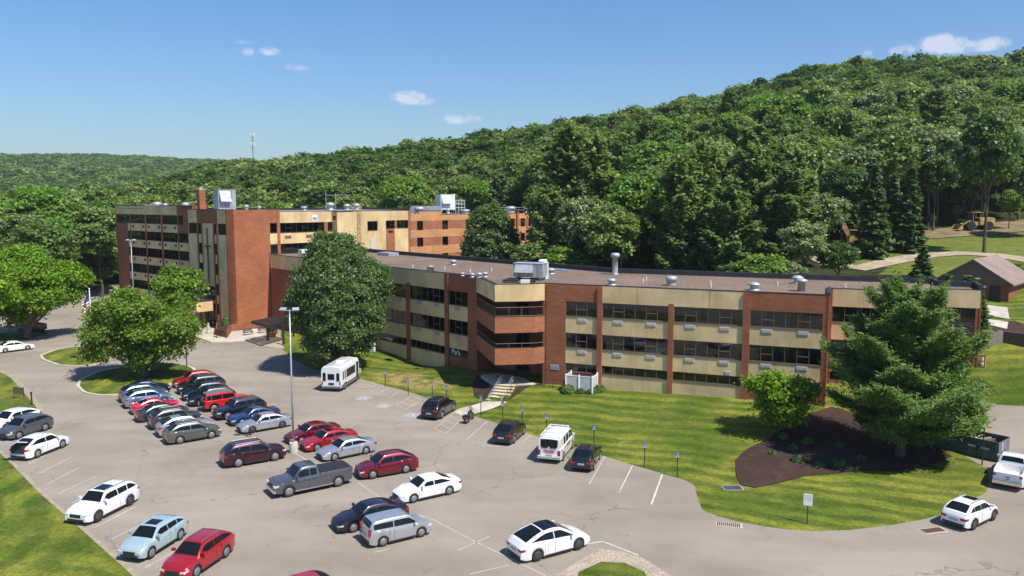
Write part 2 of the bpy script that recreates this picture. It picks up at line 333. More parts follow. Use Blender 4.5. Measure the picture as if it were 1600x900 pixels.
def Bh(X,Y):
    X=np.asarray(X,float);Y=np.asarray(Y,float); out=np.full(X.shape,wts[nC])
    for i in range(nC): out=out+wts[i]*phi((X-ctrl[i,0])**2+(Y-ctrl[i,1])**2)
    # keep the car park itself dead flat
    fl=P([(565,592),(700,631),(747,652),(825,677.5),(945,713),(1085,758),(1120,806),(1330,828),(1471,804)])+[(33,50),(60,20),(-60,12),(-70,60),(-60,100),(-60,128),(-42,126),(-33,116)]
    s=sdpoly(X,Y,fl); k=np.clip(-s/5.,0,1); k=k*k*(3-2*k)
    return out*k
def Gh(X,Y):
    s=SDF(np.asarray(X,float),np.asarray(Y,float)); return Bh(X,Y)+np.where(s>0,np.minimum(s*.14,.07),np.maximum(s*.14,-.25))
def gz(x,y): return float(Gh(np.array([x]),np.array([y]))[0])
def bz(x,y): return float(Bh(np.array([x]),np.array([y]))[0])
def lin(*seg):
    o=[]
    for a,b,s in seg:
        n=max(1,int(round((b-a)/s))); o+=list(a+(b-a)*np.arange(n)/n)
    return np.array(o+[seg[-1][1]])
def gridmesh(name,xs,ys,Z,keep=None):
    X,Y=np.meshgrid(xs,ys); nx,ny=len(xs),len(ys)
    co=np.stack([X,Y,Z],-1).reshape(-1,3)
    idx=np.arange(nx*ny).reshape(ny,nx)
    q=np.stack([idx[:-1,:-1],idx[:-1,1:],idx[1:,1:],idx[1:,:-1]],-1).reshape(-1,4)
    if keep is not None: q=q[keep.reshape(-1)]
    return npmesh(name,co,q)
def npmesh(name,co,q,smooth=True):
    me=bpy.data.meshes.new(name); me.vertices.add(len(co)); me.vertices.foreach_set('co',co.astype(np.float32).ravel())
    n=len(q);k=q.shape[1]; me.loops.add(n*k); me.loops.foreach_set('vertex_index',q.astype(np.int32).ravel())
    me.polygons.add(n); me.polygons.foreach_set('loop_start',np.arange(n,dtype=np.int32)*k); me.polygons.foreach_set('loop_total',np.full(n,k,np.int32))
    if smooth: me.polygons.foreach_set('use_smooth',np.ones(n,bool))
    me.update(calc_edges=True); return me
xs=lin((-3500,-700,200),(-700,-250,30),(-250,-100,6),(-100,-75,1.5),(-75,62,.55),(62,120,2),(120,300,8),(300,900,30),(900,3500,200))
ys=lin((5,22,2),(22,132,.55),(132,200,2),(200,800,12),(800,1700,40),(1700,6000,300))
Xg,Yg=np.meshgrid(xs,ys); Sg=SDF(Xg,Yg); Bg=Bh(Xg,Yg)
Zg=Bg+np.where(Sg>0,np.minimum(Sg*.14,.07),np.maximum(Sg*.14,-.25))
# grass material: mown stripes, dry patches
g_=mat('mown_grass',(.09,.15,.02),.9,spec=.15); nt=g_.node_tree; L=nt.links; b=nt.nodes['Principled BSDF']
ge=nd(g_,'ShaderNodeNewGeometry'); sp=nd(g_,'ShaderNodeSeparateXYZ'); L.new(ge.outputs['Position'],sp.inputs[0])
def noi(m_,scale,detail=3,rough=.6,stretch=None,rot=0):
    n=nd(m_,'ShaderNodeTexNoise'); n.inputs['Scale'].default_value=scale; n.inputs['Detail'].default_value=detail; n.inputs['Roughness'].default_value=rough
    gg=nd(m_,'ShaderNodeNewGeometry')
    if stretch:
        mp=nd(m_,'ShaderNodeMapping'); mp.vector_type='TEXTURE' if False else 'POINT'; mp.inputs['Scale'].default_value=stretch; mp.inputs['Rotation'].default_value=(0,0,rot); m_.node_tree.links.new(gg.outputs['Position'],mp.inputs[0]); m_.node_tree.links.new(mp.outputs[0],n.inputs['Vector'])
    else: m_.node_tree.links.new(gg.outputs['Position'],n.inputs['Vector'])
    return n.outputs[0]
def rng(m_,v,a,b_,c=0.,d=1.,smooth=True):
    n=nd(m_,'ShaderNodeMapRange'); n.interpolation_type='SMOOTHSTEP' if smooth else 'LINEAR'
    n.inputs[1].default_value=a;n.inputs[2].default_value=b_;n.inputs[3].default_value=c;n.inputs[4].default_value=d; m_.node_tree.links.new(v,n.inputs[0]); return n.outputs[0]
def mixc(m_,f,a,b_,blend='MIX'):
    n=nd(m_,'ShaderNodeMix',data_type='RGBA',blend_type=blend)
    for i,v in ((0,f),(6,a),(7,b_)):
        if isinstance(v,(int,float)): n.inputs[i].default_value=v
        elif isinstance(v,tuple): n.inputs[i].default_value=(*v,1)
        else: m_.node_tree.links.new(v,n.inputs[i])
    return n.outputs[2]
def stripe(m_,ang,width,warp=.35):
    # bands perpendicular to direction ang
    a=math_node(nt,'ADD',math_node(nt,'MULTIPLY',sp.outputs[0],math.cos(ang)),math_node(nt,'MULTIPLY',sp.outputs[1],math.sin(ang)))
    w=math_node(nt,'MULTIPLY',math_node(nt,'SUBTRACT',noi(m_,.12,2),.5),width*warp*6)
    return math_node(nt,'SINE',math_node(nt,'MULTIPLY',math_node(nt,'ADD',a,w),math.pi*2/width))
A1=math.atan2(.925,.379)          # front lawn: bands run along the long facade
A2=math.atan2(.25,.97)            # left lawn: bands run along the parking edge
st1=stripe(g_,A1,2.1); st2=stripe(g_,A2,3.4)
left=rng(g_,sp.outputs[0],-30,-22,1.,0.)
st=mixc(g_,left,st1,st2)
base=mixc(g_,rng(g_,noi(g_,.22,4),.35,.68),(.057,.094,.010),(.118,.138,.020))
c=mixc(g_,math_node(nt,'MULTIPLY',rng(g_,st,-.6,.6),rng(g_,noi(g_,.09,2),.3,.6,.35,1.)),base,mixc(g_,1.,base,(1.85,1.6,1.45),'MULTIPLY'))
c=mixc(g_,rng(g_,noi(g_,.30,6,.72),.56,.74,0.,.8),c,(.23,.20,.07))           # dry patches
c=mixc(g_,rng(g_,noi(g_,.16,5,.7,(1.,2.5,1)),.55,.70,0.,.6),c,(.075,.125,.014))
# dry bank beside the disabled bays
bx=math_node(nt,'DIVIDE',math_node(nt,'SUBTRACT',math_node(nt,'ADD',math_node(nt,'MULTIPLY',sp.outputs[0],.68),math_node(nt,'MULTIPLY',sp.outputs[1],-.73)),-75.2),8.5)
by=math_node(nt,'DIVIDE',math_node(nt,'SUBTRACT',math_node(nt,'ADD',math_node(nt,'MULTIPLY',sp.outputs[0],.73),math_node(nt,'MULTIPLY',sp.outputs[1],.68)),53.6),2.9)
dd=math_node(nt,'ADD',math_node(nt,'MULTIPLY',bx,bx),math_node(nt,'MULTIPLY',by,by))
bank=math_node(nt,'MULTIPLY',rng(g_,dd,.3,1.2,1.,0.),rng(g_,noi(g_,.7,6,.7),.40,.60))
c=mixc(g_,math_node(nt,'MULTIPLY',bank,.9),c,(.36,.25,.11))
fin=rng(g_,noi(g_,5.,6,.8),.25,.75,.55,1.5)
fin2=rng(g_,noi(g_,1.6,4,.7),.3,.7,.84,1.16)
mead=math_node(nt,'MULTIPLY',rng(g_,sp.outputs[1],100,108),rng(g_,sp.outputs[0],30,40))
c=mixc(g_,math_node(nt,'MULTIPLY',mead,rng(g_,noi(g_,.5,7,.75),.35,.65,.15,1.)),c,(.15,.17,.035))
c=mixc(g_,math_node(nt,'MULTIPLY',mead,rng(g_,noi(g_,.9,6,.75),.5,.7,0.,.7)),c,(.05,.085,.012))
c=mixc(g_,1.,c,fin,'MULTIPLY'); c=mixc(g_,1.,c,fin2,'MULTIPLY')
L.new(c,b.inputs['Base Color'])
bp=nd(g_,'ShaderNodeBump'); bp.inputs['Strength'].default_value=.6; bp.inputs['Distance'].default_value=.08; L.new(noi(g_,9.,4,.8),bp.inputs['Height']); L.new(bp.outputs[0],b.inputs['Normal'])
wood=noise_tint(mat('forest_floor',(.03,.04,.014),.95,spec=.05),(.035,.042,.016),.4,.3)
gm=gridmesh('ground',xs,ys,Zg); gm.materials.append(g_); gm.materials.append(wood)
# forest floor material under the woods
Xc=(Xg[:-1,:-1]+Xg[1:,1:])/2; Yc=(Yg[:-1,:-1]+Yg[1:,1:])/2
CLEAR=[(36,92),(55,116),(48,122),(58,138),(75,146),(95,154),(125,162),(300,170),(300,84),(47,84)]
clr=sdpoly(Xc,Yc,CLEAR)
mi=((Yc>100)&(Xc>8)|(Yc>190)|(Xc<-104)&(Yc>125))&(clr<0)
gm.polygons.foreach_set('material_index',mi.astype(np.int32).ravel())
tag(link('ground',gm),kind='structure')
# asphalt
Sc=SDF(Xc,Yc); kp_=(Sc<1.6)&(Yc<205)&(Xc>-200)&(Xc<80)
asp=mat('old_asphalt',(.25,.22,.2),.92,spec=.25); nt=asp.node_tree; L=nt.links; b=nt.nodes['Principled BSDF']
c=mixc(asp,rng(asp,noi(asp,.07,4,.6),.35,.65),(.262,.221,.170),(.318,.272,.215))
c=mixc(asp,rng(asp,noi(asp,.5,5,.7),.5,.78,0.,.30),c,(.17,.145,.125))
ge=nd(asp,'ShaderNodeNewGeometry')
def cracks(scale,w,warp):
    n=nd(asp,'ShaderNodeTexNoise'); n.inputs['Scale'].default_value=.8; n.inputs['Detail'].default_value=5; L.new(ge.outputs['Position'],n.inputs['Vector'])
    vm=nd(asp,'ShaderNodeVectorMath',operation='MULTIPLY_ADD'); L.new(n.outputs[1],vm.inputs[0]); vm.inputs[1].default_value=(warp,warp,0); L.new(ge.outputs['Position'],vm.inputs[2])
    v=nd(asp,'ShaderNodeTexVoronoi',feature='DISTANCE_TO_EDGE',voronoi_dimensions='2D'); v.inputs['Scale'].default_value=scale; L.new(vm.outputs[0],v.inputs['Vector'])
    return rng(asp,v.outputs['Distance'],0.,w*scale,1.,0.)
ck=math_node(nt,'MULTIPLY',cracks(.13,.10,3.),rng(asp,noi(asp,.11,3),.42,.6))
ck2=math_node(nt,'MULTIPLY',cracks(.5,.035,1.2),rng(asp,noi(asp,.06,3),.52,.64))
c=mixc(asp,math_node(nt,'MULTIPLY',ck,.6),c,(.10,.088,.078)); c=mixc(asp,math_node(nt,'MULTIPLY',ck2,.5),c,(.11,.095,.085))
c=mixc(asp,rng(asp,noi(asp,.9,4,.6,(1,1.5,1)),.66,.78,0.,.5),c,(.10,.09,.08))      # oil drips
# paving passes and sealed seams
spx=nd(asp,'ShaderNodeSeparateXYZ'); L.new(ge.outputs['Position'],spx.inputs[0])
pas=math_node(nt,'ADD',math_node(nt,'MULTIPLY',spx.outputs[0],.57),math_node(nt,'MULTIPLY',spx.outputs[1],.82))
pas=math_node(nt,'ADD',pas,math_node(nt,'MULTIPLY',noi(asp,.25,3),.9))
fr_=math_node(nt,'FRACT',math_node(nt,'DIVIDE',pas,6.3))
c=mixc(asp,math_node(nt,'MULTIPLY',rng(asp,fr_,.0,.02,1.,0.),rng(asp,noi(asp,.09,2),.4,.6,0.,.35)),c,(.12,.10,.09))
c=mixc(asp,1.,c,rng(asp,noi(asp,.3,2,.5,(.25,.9,1),.6),.3,.7,.90,1.08),'MULTIPLY')
c=mixc(asp,1.,c,rng(asp,noi(asp,14.,4,.8),.2,.8,.84,1.17),'MULTIPLY')
L.new(c,b.inputs['Base Color'])
bp=nd(asp,'ShaderNodeBump'); bp.inputs['Strength'].default_value=.35; bp.inputs['Distance'].default_value=.02; L.new(noi(asp,16.,4,.8),bp.inputs['Height']); L.new(bp.outputs[0],b.inputs['Normal'])
am=gridmesh('parking_lot',xs,ys,Bg,keep=kp_); am.materials.append(asp); tag(link('parking_lot',am),kind='structure')
def drape(name,poly,dz,m_,step=.8,base=Gh,kind='structure',mound=0.):
    poly=[tuple(q) for q in poly]
    # densify the edge
    ed=[]
    for i in range(len(poly)):
        a=Vector(poly[i]);b2=Vector(poly[(i+1)%len(poly)]); n=max(1,int((b2-a).length/step))
        ed+=[a.lerp(b2,j/n) for j in range(n)]
    x0=min(q[0] for q in ed);x1=max(q[0] for q in ed);y0=min(q[1] for q in ed);y1=max(q[1] for q in ed)
    gx,gy=np.meshgrid(np.arange(x0+step/2,x1,step),np.arange(y0+step/2,y1,step)); s=sdpoly(gx,gy,[tuple(q) for q in ed]); ok=s>step*.45
    pts=list(ed)+[Vector((a,b2)) for a,b2 in zip(gx[ok],gy[ok])]
    n=len(ed); vs,_,fs,*r=delaunay_2d_cdt([Vector(q) for q in pts],[],[list(range(n))],1,1e-5)
    V=np.array([(q.x,q.y) for q in vs]); Z=base(V[:,0],V[:,1])+dz
    if mound:
        ss=sdpoly(V[:,0],V[:,1],[tuple(q) for q in ed]); Z=Z+mound*np.clip(ss/3,0,1)
    me=bpy.data.meshes.new(name); me.from_pydata([(a,b2,c2) for (a,b2),c2 in zip(V,Z)],[],[tuple(f) for f in fs]); me.materials.append(m_)
    bm=bmesh.new(); bm.from_mesh(me)
    for f in bm.faces:
        f.smooth=True
        f.normal_update()
        if f.normal.z<0: f.normal_flip()
    bm.to_mesh(me); bm.free()
    return tag(link(name,me),kind=kind)
def strip_poly(pts,w):
    pts=[Vector(q) for q in pts]; Ls=[];Rs=[]
    for i,q in enumerate(pts):
        d=(pts[min(i+1,len(pts)-1)]-pts[max(i-1,0)]).normalized(); nrm=Vector((-d.y,d.x)); Ls.append(q+nrm*w/2);Rs.append(q-nrm*w/2)
    return [tuple(q) for q in Ls+Rs[::-1]]
# mulch, gravel, edging
drape('mulch_bed',[(18.3,56.9)]*0+P([(1149,722),(1150,745),(1158,760),(1180,764),(1215,757),(1260,746),(1330,742),(1400,742),(1450,736),(1486,722),(1470,712),(1400,690),(1330,668)])+[at(1330,648,1.1),at(1300,640,1.2),at(1270,650,1.),at(1240,668,.7),at(1200,690,.4),at(1165,707,.15)],.06,M['mulch'],.7,mound=.12)
drape('gravel_border',G_g,.03,M['stone'],.5)
drape('gravel_island_grass',P([(905,898),(939,882),(976,884),(1007,898),(1030,950),(890,950)]),.11,g_,.4,mound=.15)
def edging(name,pl_,w,z,m_):
    pl_=[Vector(q) for q in pl_]; P2=[]
    for a,b_ in zip(pl_[:-1],pl_[1:]):
        n=max(1,int((b_-a).length/.7)); P2+=[a.lerp(b_,i/n) for i in range(n)]
    P2.append(pl_[-1])
    for _ in range(3): P2=[P2[0]]+[(P2[i-1]+P2[i]*2+P2[i+1])/4 for i in range(1,len(P2)-1)]+[P2[-1]]
    mb=MB(); vs=[]
    for i,q in enumerate(P2):
        d=(P2[min(i+1,len(P2)-1)]-P2[max(i-1,0)]).normalized(); n=Vector((-d.y,d.x)); b0=bz(q.x,q.y); vs+=[(q.x+n.x*w/2,q.y+n.y*w/2,b0-.05),(q.x+n.x*w/2,q.y+n.y*w/2,b0+z),(q.x-n.x*w/2,q.y-n.y*w/2,b0+z),(q.x-n.x*w/2,q.y-n.y*w/2,b0-.05)]
    mb.add(vs,[(4*i+j,4*i+4+j,4*i+5+j,4*i+1+j) for i in range(len(P2)-1) for j in range(3)])
    o=mb.build(name,m_); fixn(o.data); return tag(o,kind='structure')
M['verge']=noise_tint(mat('sandy_verge',(.36,.30,.22),.95,spec=.1),(.24,.20,.12),0,1.2,color2=(.42,.36,.28),detail=8)
edging('concrete_edging',G_i1+G_i1[:1],.34,.09,M['concrete']); edging('concrete_edging',G_i2+G_i2[:1],.34,.09,M['concrete'])
edging('lawn_verge',P([(-60,560),(0,579),(20,589),(42,613),(63,637),(65,648),(33,652)]),.6,.05,M['verge'])
edging('lawn_verge',P([(0,705),(20,724),(67,772),(133,829),(213,900),(240,930)]),.28,.035,M['verge'])
# dirt track uphill
trk=[at(1290,436,9.2),at(1345,423,10.9),at(1400,412,11.6),at(1450,402,12.3),at(1500,394,13),at(1560,386,14),at(1640,378,15.2)]
drape('dirt_track',strip_poly(trk,3.8),.10,M['path'],1.5)
drape('dirt_patch',[(47,120),(58,126),(66,132),(62,140),(54,136),(47,128)],.12,M['path'],1.5)
M['soil']=noise_tint(mat('bare_soil',(.2,.14,.09),.95,spec=.1),(.12,.11,.04),0,.5,color2=(.30,.22,.14),detail=7)
drape('dirt_patch',[(72,141),(90,145),(108,151),(124,158),(120,164),(96,158),(76,150)],.12,M['soil'],2)
# ------------------------------------------------------------------ vegetation
def quads(cen,nrm,size,asp=1.,axis=None,rs=None):
    n=len(cen); nrm=nrm/np.maximum(np.linalg.norm(nrm,axis=1,keepdims=True),1e-6)
    r=rs.normal(size=(n,3)) if axis is None else axis
    t=r-nrm*(r*nrm).sum(1,keepdims=True); t/=np.maximum(np.linalg.norm(t,axis=1,keepdims=True),1e-6); b=np.cross(nrm,t)
    s=(size if np.ndim(size) else np.full(n,size))[:,None]
    t=t*s*.5*asp; b=b*s*.5
    co=np.stack([cen-t*.55-b,cen+t*.75-b*.6,cen+t+b*.7,cen-t*.8+b],1).reshape(-1,3)
    return co,np.arange(n*4).reshape(n,4)
def leafmesh(name,co,q,m_): me=npmesh(name,co,q,False); me.materials.append(m_); return me
def broad_data(seed,Rr,Hc,ncl,lpc,leaf,spread=.5,nlobe=11,lob=(.34,.52),flat=.8,upb=.45,pack=.42,egg=0.):
    rs=np.random.RandomState(seed)
    # lobes inside an ellipsoid crown, base z=0 .. Hc
    L_=[];k=0
    while len(L_)<nlobe and k<4000:
        k+=1; d=rs.normal(size=3); d/=np.linalg.norm(d); u=rs.uniform(.35,1)**.5
        c=np.array([d[0]*Rr*.74*u*(1-egg*max(0,d[2])),d[1]*Rr*.74*u*(1-egg*max(0,d[2])),Hc*.5+d[2]*Hc*.36*u]); r=Rr*rs.uniform(*lob)
        if all(np.linalg.norm(c-o[0])>pack*(r+o[1]) for o in L_): L_.append((c,r))
    L_.append((np.array([0,0,Hc*.55]),Rr*.40))
    cs=np.array([l[0] for l in L_]); rr=np.array([l[1] for l in L_])
    pr=rr**2/np.sum(rr**2); out=[];tot=0
    while tot<ncl:
        i=rs.choice(len(L_),ncl*2,p=pr); d=rs.normal(size=(ncl*2,3)); d/=np.linalg.norm(d,axis=1,keepdims=True); d[:,2]=np.where((d[:,2]<-.3)&(rs.rand(len(d))<.7),-d[:,2],d[:,2])
        q=cs[i]+d*rr[i][:,None]*np.array([1,1,flat*Hc/(2*Rr)+.2])*rs.uniform(.75,1.06,(len(d),1))
        dist=np.linalg.norm((q[:,None]-cs[None])/np.array([1,1,1.]),axis=2)/rr[None]; dist[np.arange(len(q)),i]=9
        ok=(dist.min(1)>.8)&(q[:,2]>0)
        out.append(np.concatenate([q[ok],d[ok]],1)); tot+=ok.sum()
    cl=np.concatenate(out)[:ncl]
    c=np.repeat(cl[:,:3],lpc,0)+rs.normal(size=(ncl*lpc,3))*spread*np.array([1,1,.6])
    n=np.repeat(cl[:,3:],lpc,0)*.7+rs.normal(size=(ncl*lpc,3))*.55+np.array([0,0,upb])
    return quads(c,n,leaf*rs.uniform(.6,1.35,len(c)),1.2,None,rs),cs,rr
def pine_data(seed,Rr,Hh,nl,leaf,z0=.12,step=.75,pw=1.25,rise=.25,layer=.22,dens=1.,needle=2.6,tip=.9,irregular=.22,nb=(5,8)):
    rs=np.random.RandomState(seed); br=[]
    z=z0*Hh
    while z<Hh*.985:
        f=(z/Hh-z0)/(1-z0); Lz=Rr*((1-f)**(1/pw))*1.0
        if f<.12: Lz*=.8+f*1.6
        k=rs.randint(nb[0],nb[1]); a0=rs.uniform(0,6.28)
        for j in range(k):
            a=a0+6.283*j/k+rs.uniform(-.3,.3); l=max(.35,Lz*rs.uniform(1-irregular*1.6,1+irregular*.5))
            br.append((z+rs.uniform(-.25,.25)*step,a,l,rise*rs.uniform(.5,1.5)+(.35*f)))
        z+=step*rs.uniform(.75,1.25)*(1-.35*f)
    br=np.array(br); w=br[:,2]**1.45; i=rs.choice(len(br),nl,p=w/w.sum())
    u=rs.beta(2.2,1.15,nl)  # along the branch, denser outside
    a=br[i,1]; l=br[i,2]; z=br[i,0]
    lat=rs.normal(size=nl)*l*.17*(1.15-u*.45); 
    # twig clumping
    cl=np.round(u*l/.55)*.55; uu=np.where(rs.rand(nl)<.75,cl+rs.normal(size=nl)*.14,u*l)
    X=np.cos(a)*uu-np.sin(a)*lat; Y=np.sin(a)*uu+np.cos(a)*lat
    Z=z+br[i,3]*uu*(.25+.75*(uu/np.maximum(l,.1)))+rs.normal(size=nl)*layer*(.4+.6*rs.rand(nl))-np.abs(lat)*.10
    ax=np.stack([np.cos(a)+rs.normal(size=nl)*.45,np.sin(a)+rs.normal(size=nl)*.45,tip*.6+rs.normal(size=nl)*.35],1)
    nr=np.stack([rs.normal(size=nl)*.5+np.cos(a)*.25,rs.normal(size=nl)*.5+np.sin(a)*.25,np.abs(rs.normal(size=nl))*.5+.5],1)
    return quads(np.stack([X,Y,Z],1),nr,leaf*rs.uniform(.6,1.3,nl),needle,ax,rs),br
def trunk_mesh(name,h,r,limbs,m_,lean=0,n=8):
    mb=MB(); pr=Vector((0,0,-.4)); rr=r*1.35
    for k in range(1,7):
        q=Vector((lean*h*(k/6)**2+.04*h*math.sin(k*2.1)*.3,.03*h*math.sin(k*1.7)*.3,h*k/6)); r2=r*(1-.13*k)
        mb.tube(pr,q,rr,r2,n,cap=False); pr=q;rr=r2
    for (z,p,r0) in limbs:
        a=Vector((lean*h*(z/h)**2,0,z)); b_=Vector(p); mid=a.lerp(b_,.5)+Vector((0,0,-.06*(b_-a).length)); mb.tube(a,mid,r0,r0*.7,6,cap=False); mb.tube(mid,b_,r0*.7,r0*.25,5,cap=False)
    return mb.mesh(name,m_,True)
def make_tree(name,loc,label,cat,crown_me,trunk_me,group=None,rotz=0.,scale=(1,1,1),crown_z=0.):
    t=empty(name,loc,rotz,label,cat,group); t.scale=scale
    link('trunk',trunk_me,None,t); link('crown',crown_me,None,t,(0,0,crown_z)); return t
def broad_tree(name,loc,label,cat,seed,Rr,H0,Hc,m_,bark,ncl,lpc,leaf,tr=.3,spread=.45,group=None,scale=(1,1,1),rz=0,**kw):
    (co,q),cs,rr=broad_data(seed,Rr,Hc,ncl,lpc,leaf,spread,**kw)
    cm_=leafmesh('crown',co,q,m_)
    lm=[(H0*rnd.uniform(.55,1.05),(c[0]*1.,c[1]*1.,H0+c[2]),tr*.45) for c in cs]
    return make_tree(name,loc,label,cat,cm_,trunk_mesh('trunk',H0+Hc*.6,tr,lm,bark),group,rz,scale,H0)
def px2m(px_,Y): return px_*Y/FPX
# island maple
x,y=at(227,588); broad_tree('maple_tree',(x,y,gz(x,y)),'broad green maple on the small grass island beside the parked cars','tree',11,7.2,.6,10.2,M['leafM'],M['barkpale'],430,84,.24,.38,spread=.55,nlobe=22,lob=(.13,.30),rz=2.6)
x,y=at(53,528); broad_tree('maple_tree',(x-1,y,gz(x,y)),'bright green maple shading cars at the left road','tree',12,9.2,1.6,13.6,M['leafB'],M['barkpale'],640,80,.28,.42,spread=.62,nlobe=26,lob=(.13,.30))
x,y=at(-70,560); broad_tree('maple_tree',(x,y,gz(x,y)),'bright green tree cut by the left edge of the picture','tree',19,8.5,3.2,13.,M['leafB'],M['barkpale'],500,42,.42,.4,spread=.62,nlobe=18,lob=(.24,.38))
x,y=at(521,580); broad_tree('pear_tree',(x+.6,y+.8,gz(x,y)),'large dense oval tree between the white bus and the entrance pergola','tree',13,6.6,.2,17.2,M['leafP'],M['bark'],1700,72,.21,.35,spread=.40,nlobe=80,lob=(.22,.34),upb=.3,pack=.24,egg=.25)
broad_tree('locust_tree',(-52.2,123.,0),'feathery yellow-green tree in front of the entrance tower','tree',14,4.4,3.8,7.4,M['leafY'],M['bark'],260,34,.30,.14,spread=.5,nlobe=12,lob=(.3,.45))
X5,Y5,Z5=atY(765,405,142); broad_tree('pear_tree',(X5,Y5,gz(X5,Y5)),'dense oval tree in front of the orange brick banded wing','tree',15,5.4,1.6,15.4,M['leafP'],M['bark'],800,50,.30,.3,spread=.42,nlobe=60,lob=(.24,.36),upb=.3,pack=.25,egg=.25)
for nm,pxx,top,Yd,wd,lb,sd in (('chestnut_tree',640,268,215,112,'rounded yellow-green tree behind the flat roof, wider of two',16),('chestnut_tree',736,279,215,58,'small rounded light green tree right of the rooftop cooling tower',17),('chestnut_tree',492,328,190,50,'low yellow-green tree peeking over the cream wing roof',18)):
    X_,Y_,Z_=atY(pxx,top,Yd); g0=gz(X_,Y_); hh=Z_-g0; rr_=px2m(wd/2,Yd)
    broad_tree(nm,(X_,Y_,g0),lb,'tree',sd,rr_,max(1.5,hh-rr_*1.75),rr_*1.75,M['leafY'],M['bark'],420,34,.5,.3,spread=.6,nlobe=22,lob=(.28,.4))
# big white pine
x,y=at(1405,722); zb=gz(x,y)
(co,q),br=pine_data(21,6.7,13.5,200000,.085,z0=.13,step=.62,pw=1.9,rise=.34,layer=.26,needle=4.6,irregular=.5,nb=(4,7),tip=1.6)
lm=[(float(b_[0]),(math.cos(b_[1])*b_[2]*.9,math.sin(b_[1])*b_[2]*.9,b_[0]+b_[3]*b_[2]*.7),.07) for b_ in br if b_[2]>2]
make_tree('pine_tree',(x,y,zb),'big spreading white pine on the mulch bed before the long building','tree',leafmesh('crown',co,q,M['pineN']),trunk_mesh('trunk',12.8,.34,lm,M['bark']))
x,y=at(1212,690); x+=.1; zb=gz(x,y)
(co,q),cs,rr=broad_data(22,3.3,5.0,230,60,.19,.42,nlobe=18,lob=(.18,.34),pack=.35); co[:,2]+=.7; br=[]
lm=[(1.2,(c[0],c[1],c[2]+.7),.05) for c in cs]
make_tree('hemlock_tree',(x,y,zb),'small layered dark green tree left of the big white pine','tree',leafmesh('crown',co,q,M['leafB']),trunk_mesh('trunk',4.4,.13,lm,M['bark']))
(co,q),br=pine_data(23,2.6,6.8,14000,.11,z0=.1,step=.5,pw=1.2,needle=3.5)
x,y=at(1494,705); make_tree('pine_tree',(x,y,gz(x,y)),'slim young pine next to the green dumpster','tree',leafmesh('crown',co,q,M['pineN']),trunk_mesh('trunk',6,.10,[],M['bark']))
broad_tree('maple_tree',(62,73.5,gz(62,73.5)),'green tree just outside the right edge whose shade falls on the lawn','tree',25,4.5,2.5,8.5,M['leafM'],M['bark'],300,60,.26,.25,spread=.5,nlobe=16,lob=(.2,.34))
# shared forest stock
V_b=[];V_p=[];V_s=[]
for i in range(9):
    (co,q),cs,rr=broad_data(100+i,5.4,11.5 if i%2 else 10,300,34,.40,.50,nlobe=30,lob=(.20,.34))
    me=leafmesh('crown',co,q,M[['leaf','leaf','leafG','leaf','leafY2','leaf','leaf','leafY2','leafG'][i]]); lm=[(6+rnd.uniform(0,3),(c[0],c[1],8+c[2]),.10) for c in cs[:8]]
    V_b.append((me,trunk_mesh('trunk',14,.26,lm,M['bark']),8.))
for i in range(4):
    (co,q),br=pine_data(200+i,5.6,24,15000,.46,z0=.2,step=1.3,pw=2.0,rise=.42,layer=.45,irregular=.35,needle=1.7,nb=(4,7)); lm=[(float(b_[0]),(math.cos(b_[1])*b_[2]*.8,math.sin(b_[1])*b_[2]*.8,b_[0]+b_[3]*b_[2]*.5),.06) for b_ in br[::3] if b_[2]>1.8]
    V_p.append((leafmesh('crown',co,q,M['pine']),trunk_mesh('trunk',22.5,.3,lm,M['bark']),0.))
for i in range(3):
    (co,q),br=pine_data(300+i,3.3,17,6500,.5,z0=.05,step=.7,pw=1.15,rise=-.12,layer=.2,irregular=.2,needle=1.6,tip=-.5)
    V_s.append((leafmesh('crown',co,q,M['spruce']),trunk_mesh('trunk',16,.22,[],M['bark']),0.))
LB={'b':('oak_tree','leafy broad tree in the woods on the slope behind the hospital','trees of the wooded hill'),
    'p':('pine_tree','tall dark pine standing in the wood edge behind the hospital','pines of the wooded hill'),
    's':('spruce_tree','dark drooping spruce at the wood edge by the diggers','spruces by the clearing')}
def place(kind,x,y,h=None,label=None,name=None,wide=1.,group=True,cat='tree',z=None):
    V={'b':V_b,'p':V_p,'s':V_s}[kind]; me,tr,cz=rnd.choice(V[:7] if kind=='b' and False else V); base={'b':18.,'p':24.,'s':17.}[kind]
    s=(h or base)/base; n_,l_,g2=LB[kind]
    return make_tree(name or n_,(x,y,gz(x,y) if z is None else z),label or l_,cat,me,tr,(g2 if (group and not label) else None),rnd.uniform(0,6.28),(s*wide,s*wide,s),cz)
# named trees in front of / around the clearing
def place_px(kind,px_,top,Yd,label,wide=1.,name=None):
    X_,Y_,Z_=atY(px_,top,Yd); g0=gz(X_,Y_); return place(kind,X_,Y_,max(2.,Z_-g0),label,name,wide)
place_px('s',1443,384,103,'lone small spruce between the flat roof and the dirt track',1.9)
place_px('s',1483,428,89,'little spruce seedling at the left of the brown shed gable',1.5)
place_px('s',1514,430,88,'bushy little spruce at the corner of the brown shed',2.6)
place_px('s',1535,452,83,'narrow conifer right beside the glazed end of the building',1.1)
place_px('s',1370,255,124,'dark spruce just right of the yellow excavator',1.15)
place_px('s',1425,262,128,'second dark spruce left of the yellow loader',1.15)
place_px('s',1398,270,131,'dark spruce between its two larger neighbours by the clearing',1.2)
place_px('p',1180,225,118,'tall white pine behind the round roof vents, tallest in its clump')
place_px('p',1100,222,116,'tall dark pine rising behind the middle of the flat roof')
place_px('p',1065,245,112,'feathery pine behind the tall round chimney, right neighbour',1.1)
place_px('p',1235,262,112,'broad grey-green pine behind the twin roof vents',1.2)
place_px('p',1145,285,107,'lower pine directly behind the rear parapet',1.2)
